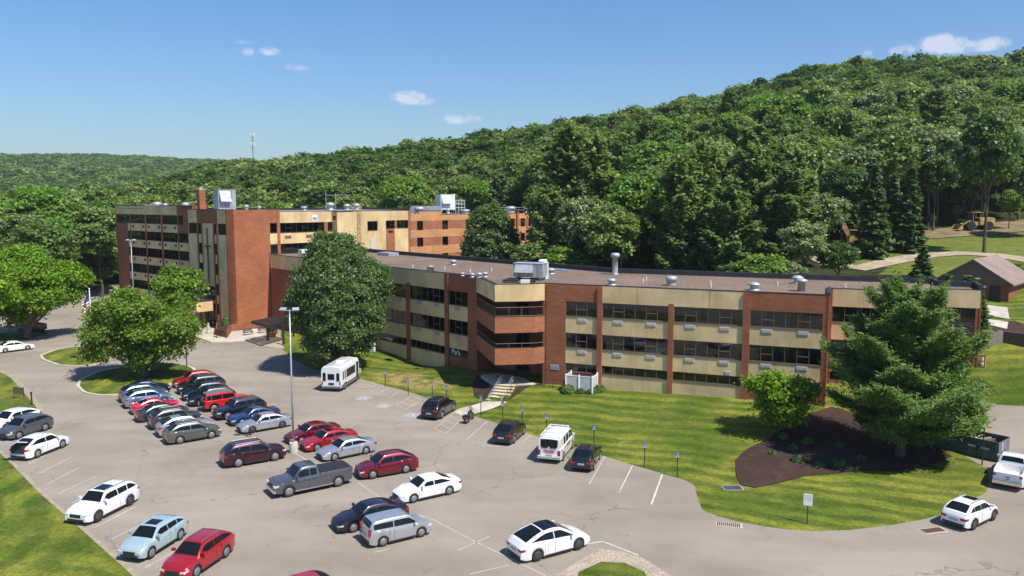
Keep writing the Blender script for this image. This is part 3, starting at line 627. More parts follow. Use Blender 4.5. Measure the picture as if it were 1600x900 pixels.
place_px('p',890,200,135,'dark pine right of the banded brick wing',1.1)
place_px('p',930,212,132,'dark pine second from the banded brick wing')
place_px('p',865,300,130,'low dark pine touching the end of the brick wing',1.2)
place_px('b',912,300,122,'light green leafy tree among the pines near the brick wing',.9)
place_px('b',1000,280,120,'bright leafy tree behind the tall round chimney',1.0)
place_px('b',958,330,114,'leafy tree low behind the rear parapet',1.1)
place_px('b',1260,345,103,'shrubby green tree beside the excavator arm',1.1)
place_px('b',1312,378,102,'low leafy bush tree at the start of the dirt track',1.2)
place_px('b',1190,398,98,'low shrubby willow just behind the rear parapet',1.5)
place_px('b',1225,405,97,'low shrubby willow right of its twin behind the parapet',1.4)
place_px('b',1160,405,99,'low rounded shrub tree behind the parapet, left of the willows',1.4)
place_px('b',885,385,118,'low leafy tree between the brick wing and the rear parapet',1.6)
place_px('b',835,385,126,'low leafy tree at the foot of the banded brick wing',1.6)
t=place_px('b',1552,170,126,'tall tree with a bare leaning trunk beside the dirt track',.75)
for i,(a,b_,c_,k) in enumerate([(1350,335,143,'b'),(1400,345,146,'b'),(1455,335,152,'b'),(1495,322,158,'b'),(1590,330,158,'b'),(1440,330,168,'b'),(1480,300,172,'b'),(1580,300,150,'b'),(1625,250,140,'b'),(1410,300,150,'s'),(1520,230,176,'b'),(1560,240,180,'b'),(1290,300,118,'b'),(1320,255,128,'b'),(1335,290,140,'s'),(1465,235,150,'b'),(1600,215,160,'b'),(1500,215,165,'p'),(1345,215,150,'b')]):
    X_,Y_,Z_=atY(a,b_,c_); place(k,X_,Y_,Z_-gz(X_,Y_))
# forest scatter
BLD=[[(-42,132),(3.5,85),(30,74),(46,77),(52,95),(30,104),(8,118),(-12,150),(12,190),(0,205),(-85,190),(-82,150),(-44,125)]]
pts=[];rf=random.Random(5)
def accept(x,y):
    pxx=800+FPX*x/(.994*y+.108*15)
    if pxx<-60 or pxx>1670: return False
    if y<104: return False
    if sdpoly(np.array([x]),np.array([y]),CLEAR)[0]>-2.5: return False
    if sdpoly(np.array([x]),np.array([y]),BLD[0])[0]>-5: return False
    if 590<pxx<850 and y<192: return False
    if 430<pxx<620 and y<186: return False
    if 180<pxx<=430 and y<182: return False
    if pxx<=180 and y<150: return False
    if pxx>=850 and y<122: return False
    return True
yy=104.
while yy<760:
    stp=8.6+max(0,yy-250)*.003
    hw=yy*.70+10; xx=-hw-20
    while xx<hw+20:
        x=xx+rf.uniform(-.42,.42)*stp; y=yy+rf.uniform(-.42,.42)*stp
        if accept(x,y): pts.append((x,y))
        xx+=stp
    yy+=stp*.9
pts.sort(key=lambda q:q[1])
# drop trees that the hill hides (behind the ridge)
print('forest candidates',len(pts))
PA=np.array(pts); PZ=Gh(PA[:,0],PA[:,1])
def slope(z,y): return (z-21)/y
vis=[]
azb={}
order=np.argsort(PA[:,1])
for i in order:
    x,y=PA[i]; k=int((x/y)*40); top=slope(PZ[i]+17,y)
    m_=azb.get(k,-9)
    if top>m_-.035: vis.append(i)
    azb[k]=max(m_,slope(PZ[i]+11,y))
print('visible',len(vis))
NI=250
for i in vis[:NI]:
    x,y=PA[i]; pxx=800+FPX*x/y
    r_=rf.random(); k='p' if (r_<(.30 if 850<pxx<1300 and y<190 else .10)) else 'b'
    h=rf.uniform(14,21) if k=='b' else rf.uniform(17,23)
    if pxx<200: h=rf.uniform(15,23)
    if 180<pxx<850 and y<240: h=rf.uniform(14,18.5)
    me,tr,cz=rf.choice(V_b if k=='b' else V_p); s=h/(18. if k=='b' else 24.); w=s*rf.uniform(.85,1.25)*(1.08)
    n_,l_,g2=LB[k]
    if pxx<200: l_,g2='leafy tree in the grove left of the tall hospital wing','trees left of the hospital'
    if k=='p' and pxx<200: l_='dark pine in the grove left of the tall hospital wing';g2='pines left of the hospital'
    make_tree(n_,(x,y,PZ[i]),l_,'tree',me,tr,g2,rf.uniform(0,6.28),(w,w,s),cz)
# the rest of the woods: one merged mesh of light crowns
def stuff(name,P3,hs,stock,seed,matr,label,cat):
    rs=np.random.RandomState(seed); cos=[];n=0;tint=[]
    for (x,y,z),h in zip(P3,hs):
        co,nf,hb=stock[rs.randint(len(stock))]; a=rs.uniform(0,6.28); s=h/hb; w=s*rs.uniform(1.05,1.5)
        c_,s_=math.cos(a),math.sin(a); X=co[:,0]*c_-co[:,1]*s_;Y=co[:,0]*s_+co[:,1]*c_
        cos.append(np.stack([x+X*w,y+Y*w,z+co[:,2]*s],1)); tint.append(np.repeat(np.clip(rs.beta(.9,1.3)+rs.normal(size=nf)*.07,0,1),4))
    co=np.concatenate(cos); me=npmesh(name,co,np.arange(len(co)).reshape(-1,4),False); at_=me.attributes.new('tint','FLOAT','POINT'); at_.data.foreach_set('value',np.concatenate(tint).astype(np.float32))
    me.materials.append(matr); o=link(name,me); return tag(o,label,cat,None,'stuff')
def stock(seed,n,ncl,lpc,leaf,Rr=5.4,Hc=11.,up=5.,spread=.75):
    o=[]
    for i in range(n):
        (co,q),cs,rr=broad_data(seed+i,Rr,Hc,ncl,lpc,leaf,spread,nlobe=24,lob=(.22,.36)); co=co.copy(); co[:,2]+=up; o.append((co,len(q),16.))
    return o
def stockp(seed,n,nl,leaf):
    o=[]
    for i in range(n):
        (co,q),br=pine_data(seed+i,4.6,20,nl,leaf,z0=.25,step=1.3,pw=1.6,rise=.25); o.append((co,len(q),20.))
    return o
rest=vis[NI:]
midi=[i for i in rest if PA[i,1]<330]; fari=[i for i in rest if PA[i,1]>=330]
stuff('woodland',[(PA[i,0],PA[i,1],PZ[i]) for i in midi],[rf.uniform(14,19) for _ in midi],stock(400,8,130,22,.60,spread=.6)+stockp(450,1,3500,.65),1,M['leafStuff'],'dense green woods covering the upper hillside','woods')
stuff('distant_woodland',[(PA[i,0],PA[i,1],PZ[i]) for i in fari],[rf.uniform(13,19) for _ in fari],stock(500,6,80,16,.9,spread=.75),2,M['leafStuff'],'green woods along the ridge falling away to the left','woods')
# far left ridge
fp=[];yy=760.
while yy<1450:
    stp=13.
    for xx in np.arange(-.70*yy,-.15*yy,stp):
        fp.append((xx+rf.uniform(-5,5),yy+rf.uniform(-5,5)))
    yy+=stp*(1.1 if yy<1100 else .9)
FA=np.array(fp); FZ=Gh(FA[:,0],FA[:,1])
azb={};vv=[]
for i in np.argsort(FA[:,1]):
    x,y=FA[i];k=int((x/y)*60)
    if slope(FZ[i]+17,y)>azb.get(k,-9)-.004: vv.append(i)
    azb[k]=max(azb.get(k,-9),slope(FZ[i]+10,y))
print('far ridge',len(vv))
stuff('far_ridge_woodland',[(FA[i,0],FA[i,1],FZ[i]) for i in vv],[rf.uniform(14,20) for _ in vv],stock(600,4,50,9,1.7,Rr=8.,spread=1.1),3,M['leafStuff'],'hazy wooded ridge on the far left horizon','woods')
# bushes
def bush(name,x,y,r,label,group=None,m_='shrub',seed=1,n=60,leaf=.16,h=.9,z=None):
    rs=np.random.RandomState(seed); d=rs.normal(size=(n*26,3)); d/=np.linalg.norm(d,axis=1,keepdims=True); d[:,2]=np.abs(d[:,2])
    c=d*r*rs.uniform(.72,1.04,(len(d),1))*np.array([1,1,h*1.2]); 
    co,q=quads(c,d+rs.normal(size=d.shape)*.5,leaf*rs.uniform(.7,1.3,len(c)),1.2,None,rs)
    o=link(name,leafmesh(name,co,q,M[m_]),None,None,(x,y,(gz(x,y) if z is None else z)-.02)); return tag(o,label,'shrub',group)
for i,(a,b_,r_,l) in enumerate([(888,612.5,.8,'round clipped green shrub at the left of the white enclosure'),(908,613.5,.55,'small clipped shrub second from the left by the white enclosure'),(923,613.5,.7,'round clipped shrub third from the left by the white enclosure'),(936,612,.65,'round clipped shrub at the right end by the white enclosure')]):
    x,y=at(a,b_,1.0); bush('round_shrub',x,y-.3,r_,l,'clipped shrubs by the enclosure',seed=30+i)
for i,(a,b_) in enumerate([(1207,712),(1238,707),(1246,722),(1280,728),(1312,705),(1310,728),(1345,722),(1225,692),(1262,700)]):
    x,y=at(a,b_,.3); bush('low_shrub',x,y,.4+.09*(i%3),'low dark shrub planted in the shaded mulch bed','shrubs in the mulch bed','spruce',50+i,20,.16)
x,y=at(1592,470,7.6); bush('leafy_plant',x,y,1.7,'large clump of long green leaves above the retaining wall',None,'leafM',70,60,.45,.8)
x,y=at(168,447,0); bush('round_shrub',x-2,y,3.,'rounded hedge bush by the left end of the tall wing',None,'shrub',71,120,.4,.7)
# ------------------------------------------------------------------ buildings
class Face:
    def __init__(s,O,e,n,parent): s.O=O;s.e=e;s.n=n;s.p=parent;s.mbs={};s.wins=[]
    def pt(s,a,d,z): return (s.O[0]+s.e[0]*a+s.n[0]*d, s.O[1]+s.e[1]*a+s.n[1]*d, z)
    def xy(s,a,d): return s.pt(a,d,0)[:2]
    def box(s,mb,a0,a1,d0,d1,z0,z1,mi=0): mb.box(a0,a1,d0,d1,z0,z1,mi,fr=lambda a,d,z:s.pt(a,d,z))
    def solid(s,kind,a0,a1,z0,z1,d1=0.,d0=-.34): s.mbs.setdefault(kind,[]).append((a0,a1,d0,d1,z0,z1))
    def window(s,a0,a1,z0,z1,n=3,blind=.5,opener=None,fmat='bronze',seed=0,sill=True):
        r=random.Random(int(a0*97+z0*31+seed)); mb=MB(); t=.055
        s.box(mb,a0,a1,-.16,-.08,z0,z0+t);s.box(mb,a0,a1,-.16,-.08,z1-t,z1)
        w=(a1-a0)/n
        for i in range(n+1):
            a=a0+w*i; a=min(max(a,a0+t/2),a1-t/2); s.box(mb,a-t/2,a+t/2,-.165,-.075,z0+.001,z1-.001)
        for i in range(n):
            if (i%3==1 and z1-z0>1.2) if opener is None else (i in opener):
                zz=z0+(z1-z0)*.46; s.box(mb,a0+w*i+t/2,a0+w*(i+1)-t/2,-.15,-.085,zz-.04,zz+.04)
        if sill: s.box(mb,a0,a1,-.08,.03,z0-.07,z0+.0)
        win=mb.build('window',M[fmat],s.p)
        pm=MB(); s.box(pm,a0+.02,a1-.02,-.125,-.115,z0+.02,z1-.02); pm.build('pane',M['glass'],win)
        bm_=MB();k=0
        for i in range(n):
            q=r.random()
            if q<blind:
                f=r.choice([.5,.6,.8,1.,1.]); s.box(bm_,a0+w*i+.04,a0+w*(i+1)-.04,-.24,-.21,z1-(z1-z0)*f,z1-.02);k+=1
            elif q<blind+.2:
                s.box(bm_,a0+w*i+.04,a0+w*(i+.35),-.26,-.2,z0,z1-.02);k+=1
        if k: bm_.build('blind',M['blind'],win)
        return win
    def ac(s,a,z,w=1.0,h=.36,m_='grille',d=.03,name='air_conditioner_grille'):
        mb=MB(); s.box(mb,a-w/2,a+w/2,-.02,d,z-h,z)
        for i in range(5): s.box(mb,a-w/2+.04,a+w/2-.04,d,d+.02,z-h+.04+i*(h-.06)/5,z-h+.07+i*(h-.06)/5)
        return mb.build(name,M[m_],s.p)
    def finish(s):
        nm={'tan':'panel_cladding','cream':'panel_cladding','brick':'brick_wall','brickD':'brick_wall','brickO':'brick_wall','brickT':'brick_wall','bronzeD':'metal_trim','membrane':'parapet','concrete':'concrete_base'}
        for k,bs in s.mbs.items():
            gr=list(range(len(bs)))
            def fd(i):
                while gr[i]!=i: i=gr[i]
                return i
            e=.09
            for i in range(len(bs)):
                for j in range(i):
                    A,B_=bs[i],bs[j]
                    if A[0]<B_[1]+e and B_[0]<A[1]+e and A[4]<B_[5]+e and B_[4]<A[5]+e: gr[fd(i)]=fd(j)
            cl={}
            for i in range(len(bs)): cl.setdefault(fd(i),[]).append(bs[i])
            for c in cl.values():
                mb=MB()
                for b_ in c: s.box(mb,*b_)
                mb.build(nm.get(k,'brick_wall'),M[k],s.p)
def isect(p,d,q,e):
    det=d[0]*(-e[1])+e[0]*d[1]; t=((q[0]-p[0])*(-e[1])+e[0]*(q[1]-p[1]))/det
    return (p[0]+d[0]*t,p[1]+d[1]*t)
# ---- the long three-storey wing
LBd=empty('ward_building',(3.3,85.4,0),0,'long three-storey brick and tan panel building with a flat gravel roof','building')
LBd.location=(0,0,0)
Or=(9.58,82.87);er=(.9253,-.3792);nR=(-.3792,-.9253);Ol=(-8.13,97.82);el=(-.679,.734);nL=(-.734,-.679)
FR=Face(Or,er,nR,LBd);FL=Face(Ol,el,nL,LBd)
RZ=12.2
ci=isect(FL.xy(0,-16),el,FR.xy(0,-16),er)
def lineX(d1,d2): return isect(FL.xy(0,d1),el,FR.xy(0,d2),er)
core=[FL.xy(47.5,-.36),FL.xy(-5.75,-.36),FL.xy(-5.75,-2.6),lineX(-2.6,-2.6),FR.xy(-6.3,-2.6),FR.xy(-6.3,-.36),FR.xy(21.95,-.36),FR.xy(21.95,-6.66),FR.xy(32.5,-6.66),FR.xy(32.5,-10.4),FR.xy(35.5,-10.4),FR.xy(35.5,-13.5),FR.xy(32.2,-13.5),FR.xy(32.2,-15.8),lineX(-15.8,-15.8),FL.xy(47.5,-15.8)]
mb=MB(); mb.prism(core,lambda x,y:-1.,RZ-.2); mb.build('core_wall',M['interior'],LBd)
c4b=[at(637/3.4625+560,205/3.4625+380,RZ),at(738/3.4625+560,225/3.4625+380,RZ),at(955/3.4625+560,222/3.4625+380,RZ),at(995/3.4625+560,218/3.4625+380,RZ)]
B1=FL.xy(-5.75,0);B2=c4b[1];B3=c4b[2];B4=FR.xy(-6.55,0)
roofp=[FL.xy(47.5,.02),B1,B2,B3,B4,FR.xy(22,.02),FR.xy(22,-6.3),FR.xy(32.5,-6.3),FR.xy(32.5,-10.05),FR.xy(35.85,-10.05),FR.xy(35.85,-13.6),FR.xy(32.3,-13.6),FR.xy(32.3,-15.9),lineX(-15.9,-15.9),FL.xy(47.5,-15.9)]
# shrink roof slightly inside of the fascia
def inset(poly,d):
    a=sum(poly[i][0]*poly[(i+1)%len(poly)][1]-poly[(i+1)%len(poly)][0]*poly[i][1] for i in range(len(poly))); sg=1 if a>0 else -1
    o=[];n=len(poly)
    for i in range(n):
        p0=Vector(poly[i-1]);p1=Vector(poly[i]);p2=Vector(poly[(i+1)%n]); d1=(p1-p0).normalized();d2=(p2-p1).normalized()
        n1=Vector((-d1.y,d1.x))*sg;n2=Vector((-d2.y,d2.x))*sg; b_=(n1+n2); k=d/max(.2,(1+n1.dot(n2))); o.append(tuple(p1+b_*k))
    return o
mb=MB(); mb.prism(inset(roofp,.34),RZ-.19,RZ-.01); mb.build('roof',M['gravelroof'],LBd)
def ring(mb,poly,t,z0,z1,closed=True,skip=()):
    inn=inset(poly,t);n=len(poly)
    for i in range(n):
        if i in skip: continue
        mb.prism([poly[i],poly[(i+1)%n],inn[(i+1)%n],inn[i]],z0,z1)
mb=MB(); ring(mb,roofp,.42,RZ-.01,RZ+.07); mb.build('roof_coping',M['membrane'],LBd)
# rear parapet
mb=MB(); 
def para(mb,a,b_,t,z0,z1):
    a=Vector(a);b_=Vector(b_);d=(b_-a).normalized();n_=Vector((-d.y,d.x))*t/2; mb.prism([tuple(a+n_),tuple(b_+n_),tuple(b_-n_),tuple(a-n_)],z0,z1)
rl=roofp[9:]
for a,b_ in zip(rl[:-1],rl[1:]): para(mb,a,b_,.4,RZ-.3,RZ+.55)
para(mb,FR.xy(21.9,-.2),FR.xy(21.9,-6.3),.3,RZ-.1,RZ+.22); para(mb,FR.xy(32.4,-6.5),FR.xy(32.4,-10.2),.3,RZ-.1,RZ+.25)
mb.build('parapet',M['membrane'],LBd)
mb=MB(); 
for a,b_ in zip(rl[:-1],rl[1:]): para(mb,a,b_,.3,-1,RZ-.31)
mb.build('rear_wall',M['brickD'],LBd)
# right section
zR=[1.0,2.8,3.72,5.4,7.02,8.82,10.42]
def bayR(F,a0,a1,n=6,fas='tan',low='tan',units=2,rows=zR,base=None,unitm='grille',top=RZ):
    b0=base if base is not None else -.6
    F.solid(low,a0,a1,b0,rows[1]-.07,-.02); F.solid('tan',a0,a1,rows[2],rows[3]-.07,-.02); F.solid('tan',a0,a1,rows[4],rows[5]-.07,-.02); F.solid(fas,a0,a1,rows[6],top,0)
    F.window(a0,a1,rows[1],rows[2],n,.2); F.window(a0,a1,rows[3],rows[4],n,.75); F.window(a0,a1,rows[5],rows[6],n,.75)  # upper rows: real blinds plus extra ones painting in the glass's grey reflection
    for z in (rows[3],rows[5]):
        for k in range(units): F.ac(a0+(a1-a0)*((k+.5)/units if units==1 else (.25+.5*k)) - (0 if units==1 else .05),z-.2,m_=unitm)
FR.solid('brick',-6.75,-4.15,-.8,RZ); FR.solid('brick',-4.15,-.62,2.0-2.8,2.73); FR.solid('brick',-4.15,-.62,zR[6],RZ)
FR.solid('tan',-4.15,-.62,zR[2],zR[3]-.07,-.02); FR.solid('tan',-4.15,-.62,zR[4],zR[5]-.07,-.02)
for i,(a,b_) in enumerate(((1,2),(3,4),(5,6))): FR.window(-4.15,-.62,zR[a],zR[b_],3,.6)
FR.ac(-2.3,zR[3]-.2);FR.ac(-2.3,zR[5]-.2)
def pil(F,a0,a1,z1=RZ,z0=-.8,k='brick'): F.solid(k,a0,a1,z0,z1,.16)
pil(FR,-.62,-.1,RZ-.05); bayR(FR,-.1,6.88); pil(FR,6.88,7.4,zR[6]+.25); bayR(FR,7.4,14.2); pil(FR,14.2,14.85,RZ-.05); bayR(FR,14.85,21.5,fas='brick',low='brick'); FR.solid('brick',21.5,22.0,-.8,RZ,.0)
FR.solid('tan',6.88,7.4,zR[6]+.26,RZ,0)
# vertical joints in the fascia
for a in (3.6,10.9): FR.solid('bronzeD',a-.015,a+.015,zR[6]+.02,RZ-.02,.006)
FR.ac(12.9,zR[3]-1.2,.6,.42)
S1=Face(FR.xy(22,-6.3),er,nR,LBd); bayR(S1,.25,5.,4,units=1,base=-.5);  pil(S1,5.,5.5); bayR(S1,5.5,9.8,4,units=1); pil(S1,9.8,10.5,RZ-.03); S1.solid('brick',-.0,.25,-.8,RZ)
S2=Face(FR.xy(32.5,-10.05),er,nR,LBd)
S2.solid('tan',0,3.35,10.42,RZ,.02)
for i,(z0,z1,bl) in enumerate(((8.8,10.4,.9),(7.2,8.72,0),(5.6,7.12,0),(4.0,5.52,0))):
    S2.window(.05,3.3,z0,z1,2,bl,opener=[],fmat='grille' if i==9 else 'bronze',sill=False)
S2.solid('bronzeD',0,.05,3.2,10.42,.0);S2.solid('bronzeD',3.3,3.36,3.2,10.42,.0);S2.solid('brickD',0,3.36,1.,4.0,-.02)
# side wall of the glazed end
SE=Face(FR.xy(35.85,-10.05),(.3792,.9253),(.9253,-.3792),LBd); SE.solid('tan',0,3.5,10.42,RZ,0); SE.solid('brickD',0,3.5,2,10.42,-.02)
SL=Face(FR.xy(22,0),(.3792,.9253),(.9253,-.3792),LBd); SL.solid('brick',0,6.3,-.5,RZ,0)
# left section
zL=[.2,2.05,3.02,4.87,6.58,8.42,10.15]
def bayL(F,a0,a1,n=6,low='tan',units=2,fas='tan'): bayR(F,a0,a1,n,fas,low,units,rows=zL,base=-.8,unitm='post')
bayL(FL,.22,7.72); pil(FL,7.72,8.4,zL[6]+.2); bayL(FL,8.4,15.6); pil(FL,15.6,16.2,zL[6]+.2); bayL(FL,16.2,23.4); pil(FL,23.4,24.,zL[6]+.2); bayL(FL,24.,31.2); pil(FL,31.2,31.9,RZ-.05)
for a0,a1 in ((7.72,8.4),(15.6,16.2),(23.4,24.)): FL.solid('tan',a0,a1,zL[6]+.21,RZ,0)
FL.solid('brickD',31.9,47.5,-.5,10.0,-.02); FL.solid('tan',31.9,47.5,10.0,RZ,0)
for a in (34,38,42): pass
pil(FL,-.5,.22,RZ-.05,k='brickD')
# brick stretch with the three-light windows
FL.solid('brickD',-4.1,-.5,-.8,zL[1]-.1,-.01); FL.solid('brickD',-4.1,-.5,zL[6],RZ,-.01)
FL.solid('tan',-4.1,-.5,zL[2],zL[3]-.07,-.02); FL.solid('tan',-4.1,-.5,zL[4],zL[5]-.07,-.02)
for a,b_ in ((1,2),(3,4),(5,6)): wwin=FL.window(-4.1,-.5,zL[a],zL[b_],3,.3 if a>1 else 0)
FL.ac(-2.3,zL[3]-.2,m_='post');FL.ac(-2.3,zL[5]-.2,m_='post')
FL.solid('brickD',-5.75,-4.1,-.8,RZ,-.01)
mb=MB(); FL.box(mb,-.6,-.45,.0,.12,-.3,zL[2]); 
# white lettering inside the ground floor window
def text(body,size,loc,e,n_,m_,parent,name='lettering',ext=.01):
    cu=bpy.data.curves.new(name,'FONT'); cu.body=body; cu.size=size; cu.extrude=ext; cu.align_x='CENTER'; cu.align_y='CENTER'; cu.offset=.012
    ob=bpy.data.objects.new('tmp',cu); col.objects.link(ob); dg=bpy.context.evaluated_depsgraph_get(); me=bpy.data.meshes.new_from_object(ob.evaluated_get(dg)); bpy.data.objects.remove(ob)
    X=Vector((-e[0],-e[1],0)) ; Z=Vector((0,0,1)); N=Vector((n_[0],n_[1],0)).normalized()
    X=Z.cross(N); me.transform(Matrix(((X.x,Z.x,N.x,loc[0]),(X.y,Z.y,N.y,loc[1]),(X.z,Z.z,N.z,loc[2]),(0,0,0,1))))
    me.materials.clear(); me.materials.append(m_); return link(name,me,None,parent)
q=FL.pt(-1.7,-.10,2.53); text('Park',.95,q,el,nL,M['white'],wwin)
# alcove walls
A1=Face(FL.xy(-5.75,0),(.734,.679),(-.679*-1,.734*-1),LBd)
mb=MB()
def wallseg(a,b_,z0,z1,t=.12):
    para(mb,a,b_,t,z0,z1)
wallseg(FL.xy(-5.75,0),FL.xy(-5.75,-2.5),-.5,RZ-.3); wallseg(FL.xy(-5.75,-2.52),lineX(-2.52,-2.52),-.5,RZ-.3); wallseg(lineX(-2.52,-2.52),FR.xy(-6.4,-2.52),-.5,RZ-.3); wallseg(FR.xy(-6.4,-2.5),FR.xy(-6.4,0),-.5,RZ-.3)
mb.build('alcove_wall',M['brickD'],LBd)
# doors in the alcove
DF=Face(FL.xy(0,-2.46),el,nL,LBd); dc=-11.2
for z in (1.2,3.95,7.35):
    mb=MB(); DF.box(mb,dc-1.1,dc+1.1,0,.08,z,z+2.2); dr=mb.build('door',M['bronzeD'],LBd); mb=MB(); DF.box(mb,dc-.95,dc-.08,.08,.10,z+.3,z+2.05);DF.box(mb,dc+.08,dc+.95,.08,.10,z+.3,z+2.05); mb.build('door_glass',M['carglass'],dr)
# balconies
back=[FR.xy(-6.45,-2.4),lineX(-2.4,-2.4),FL.xy(-5.8,-2.4)]
poly=[B1,B2,B3,B4]
def balc(zb,zt,zf,rail,m_,name):
    mb=MB(); pin=inset([B1,B2,B3,B4]+back,.25)
    for i in range(3): mb.prism([poly[i],poly[i+1],pin[i+1],pin[i]],zb,zt)
    o=mb.build(name,M[m_],LBd)
    mb=MB(); mb.prism(inset([B1,B2,B3,B4]+back,.02) if False else pin[:4]+back,zb+.02,zf); mb.build('floor_slab',M['concrete' if zf<10 else 'tan'],o)
    mb=MB()
    for i in range(3): mb.prism([poly[i],poly[i+1],pin[i+1],pin[i]],zt+.002,zt+.05)
    mb.build('coping',M['bronzeD'],o)
    if rail:
        mb=MB(); mid=inset([B1,B2,B3,B4]+back,.12)
        for i in range(3):
            a=Vector((*mid[i],zt));b_=Vector((*mid[i+1],zt)); l=(b_-a).length
            for zz in ((rail,) if rail<.7 else (.1,rail)): mb.tube(a+Vector((0,0,zz)),b_+Vector((0,0,zz)),.035,n=6)
            n=max(1,int(l/(1.05)))
            for k in range(n+1):
                q=a.lerp(b_,k/n); mb.tube(q,q+Vector((0,0,rail)),.03,n=6)
            if rail>.7:
                n=int(l/.22)
                for k in range(1,n): q=a.lerp(b_,k/n); mb.tube(q+Vector((0,0,.1)),q+Vector((0,0,rail)),.008,n=4,cap=False)
        mb.build('railing',M['bronze'],o)
    return o
balc(10.38,RZ,10.6,0,'cream','bay_fascia'); balc(6.98,8.7,7.2,1.02,'brickO','balcony'); balc(3.52,5.3,3.75,.5,'brickO','balcony')
FR.finish();FL.finish();S1.finish();S2.finish();SE.finish();SL.finish()
# basement louvre on the brick
FR.ac(-5.35,3.45,1.0,.6,'post')
# roof equipment of the long wing
def rt(px_,py_,z=RZ): return at(px_,py_,z)
def vent(px_,py_,r,h,name='roof_vent',cap=1.5,parent=LBd,z=RZ,m_='galv'):
    x,y=rt(px_,py_,z); mb=MB(); mb.lathe([(r*1.5,0),(r*1.5,h*.12),(r,h*.2),(r,h*.6),(r*cap,h*.62),(r*cap*.95,h*.8),(r*.6,h),(0.01,h)],14)
    return mb.build(name,M[m_],parent,True,(x,y,z-.02))
for a in [(708,414,.35,.75),(722.6,431,.2,.45),(738,433,.22,.5),(749,433.5,.28,.6),(758,432.5,.26,.6),(861,428,.38,.75),(956,445.5,.35,.75),(1178,453.5,.42,.85),(1246,443,.42,.9),(1245,430,.3,.5)]: vent(*a)
x,y=rt(672.6,426); mb=MB(); mb.lathe([(.42,0),(.42,.75),(.46,.78),(.46,.85),(.3,.88),(.01,.88)],16); mb.build('roof_vent',M['galv'],LBd,True,(x,y,RZ-.02))
x,y=rt(1049,446); mb=MB(); mb.lathe([(.55,0),(.5,.12),(.5,.5),(.62,.55),(.62,.85),(.5,1.0),(.01,1.02)],16); mb.build('roof_vent',M['galv'],LBd,True,(x,y,RZ-.02))
x,y=rt(1252,455); mb=MB(); mb.lathe([(.36,0),(.36,.9),(.55,.92),(.55,1.15),(.3,1.25),(.01,1.25)],16); mb.build('roof_vent',M['galv'],LBd,True,(x,y,RZ-.02))
x,y=rt(961,429); mb=MB(); mb.lathe([(.45,0),(.40,.1),(.34,.2),(.34,2.1),(.56,2.15),(.56,2.45),(.45,2.62),(.01,2.65)],18); ch=mb.build('chimney_flue',M['galv'],LBd,True,(x,y,RZ-.02))
mb=MB(); mb.tube((.75,.1,0),(.75,.1,2.5),.045,n=6); mb.build('pipe',M['darkmetal'],LBd,loc=(x,y,RZ-.02))
for a,b_ in [(595+50,418),(695,421),(735,426),(768,424),(815,428),(1005,441),(1010,438),(1110,444),(1111,449),(1215,446),(1321,449),(1430,450),(1170,447)]:
    x,y=rt(a,b_); mb=MB(); mb.tube((0,0,0),(0,0,.45),.06,n=8); mb.build('vent_pipe',M['white'],LBd,loc=(x,y,RZ-.02))
# air handling unit
def ahu(x,y,z,rot,l,w,h,parent,mt='galv',hood=True,name='rooftop_air_unit'):
    mb=MB(); mb.box(-l/2,l/2,-w/2,w/2,.25,h); 
    for sx in (-1,1):
        mb.box(sx*l*.4-.1,sx*l*.4+.1,-w/2+.05,w/2-.05,0,.25)
    mb.box(-l/2-.04,l/2+.04,-w/2-.04,w/2+.04,h,h+.06)
    o=mb.build(name,M[mt],parent,loc=(x,y,z),rotz=rot)
    mb=MB()
    for i in range(int(l/.55)): mb.box(-l/2+.1+i*.55,-l/2+.14+i*.55,-w/2-.015,-w/2,.3,h-.05)
    mb.build('panel_seams',M['darkmetal'],o)
    if hood:
        mb=MB(); a=-l*.42;b_=l*.18
        mb.add([(a,-w/2,h*.95),(b_,-w/2,h*.95),(a,-w/2-.7,h*.45),(b_,-w/2-.7,h*.45),(a,-w/2,h*.4),(b_,-w/2,h*.4)],[(0,2,3,1),(2,4,5,3),(0,4,2),(1,3,5)]); mb.build('intake_hood',M['white' if mt=='white' else 'galv'],o)
    return o
x,y=rt(829,438); ahu(x,y+1.0,RZ+.1,-.38,3.5,1.7,1.75,LBd)
x,y=rt(846,437); mb=MB(); mb.box(-.5,.5,-.5,.5,0,1.9); mb.lathe([(.5,1.9),(.55,2.05),(.4,2.2),(.01,2.25)],12); mb.build('exhaust_fan',M['white'],LBd,loc=(x+.2,y+1.1,RZ),rotz=-.38)
for a,b_ in ((798,442),(825,442.5)):
    x,y=rt(a,b_); mb=MB(); mb.box(-.85,.85,-.4,.4,.12,.32); mb.box(-.7,-.6,-.4,.4,0,.12); mb.box(.6,.7,-.4,.4,0,.12); mb.build('skylight',M['darkmetal'],LBd,loc=(x,y+.4,RZ),rotz=-.1)
x,y=rt(808,443); mb=MB(); mb.box(-.5,.5,-.35,.35,0,.35); mb.build('roof_box',M['white'],LBd,loc=(x+.9,y+.5,RZ),rotz=-.1)
x,y=rt(612,396.5); mb=MB(); mb.box(-1.6,1.6,-1.,1.,0,.5); mb.build('skylight',M['post'],LBd,loc=(x,y-4,RZ),rotz=-.8)
for a,b_,l in ((873,423,1.2),(884,424.5,1.)):
    x,y=rt(a,b_); mb=MB(); mb.box(-l/2,l/2,-.25,.25,0,.25); mb.build('roof_box',M['post'],LBd,loc=(x,y,RZ),rotz=-.38)

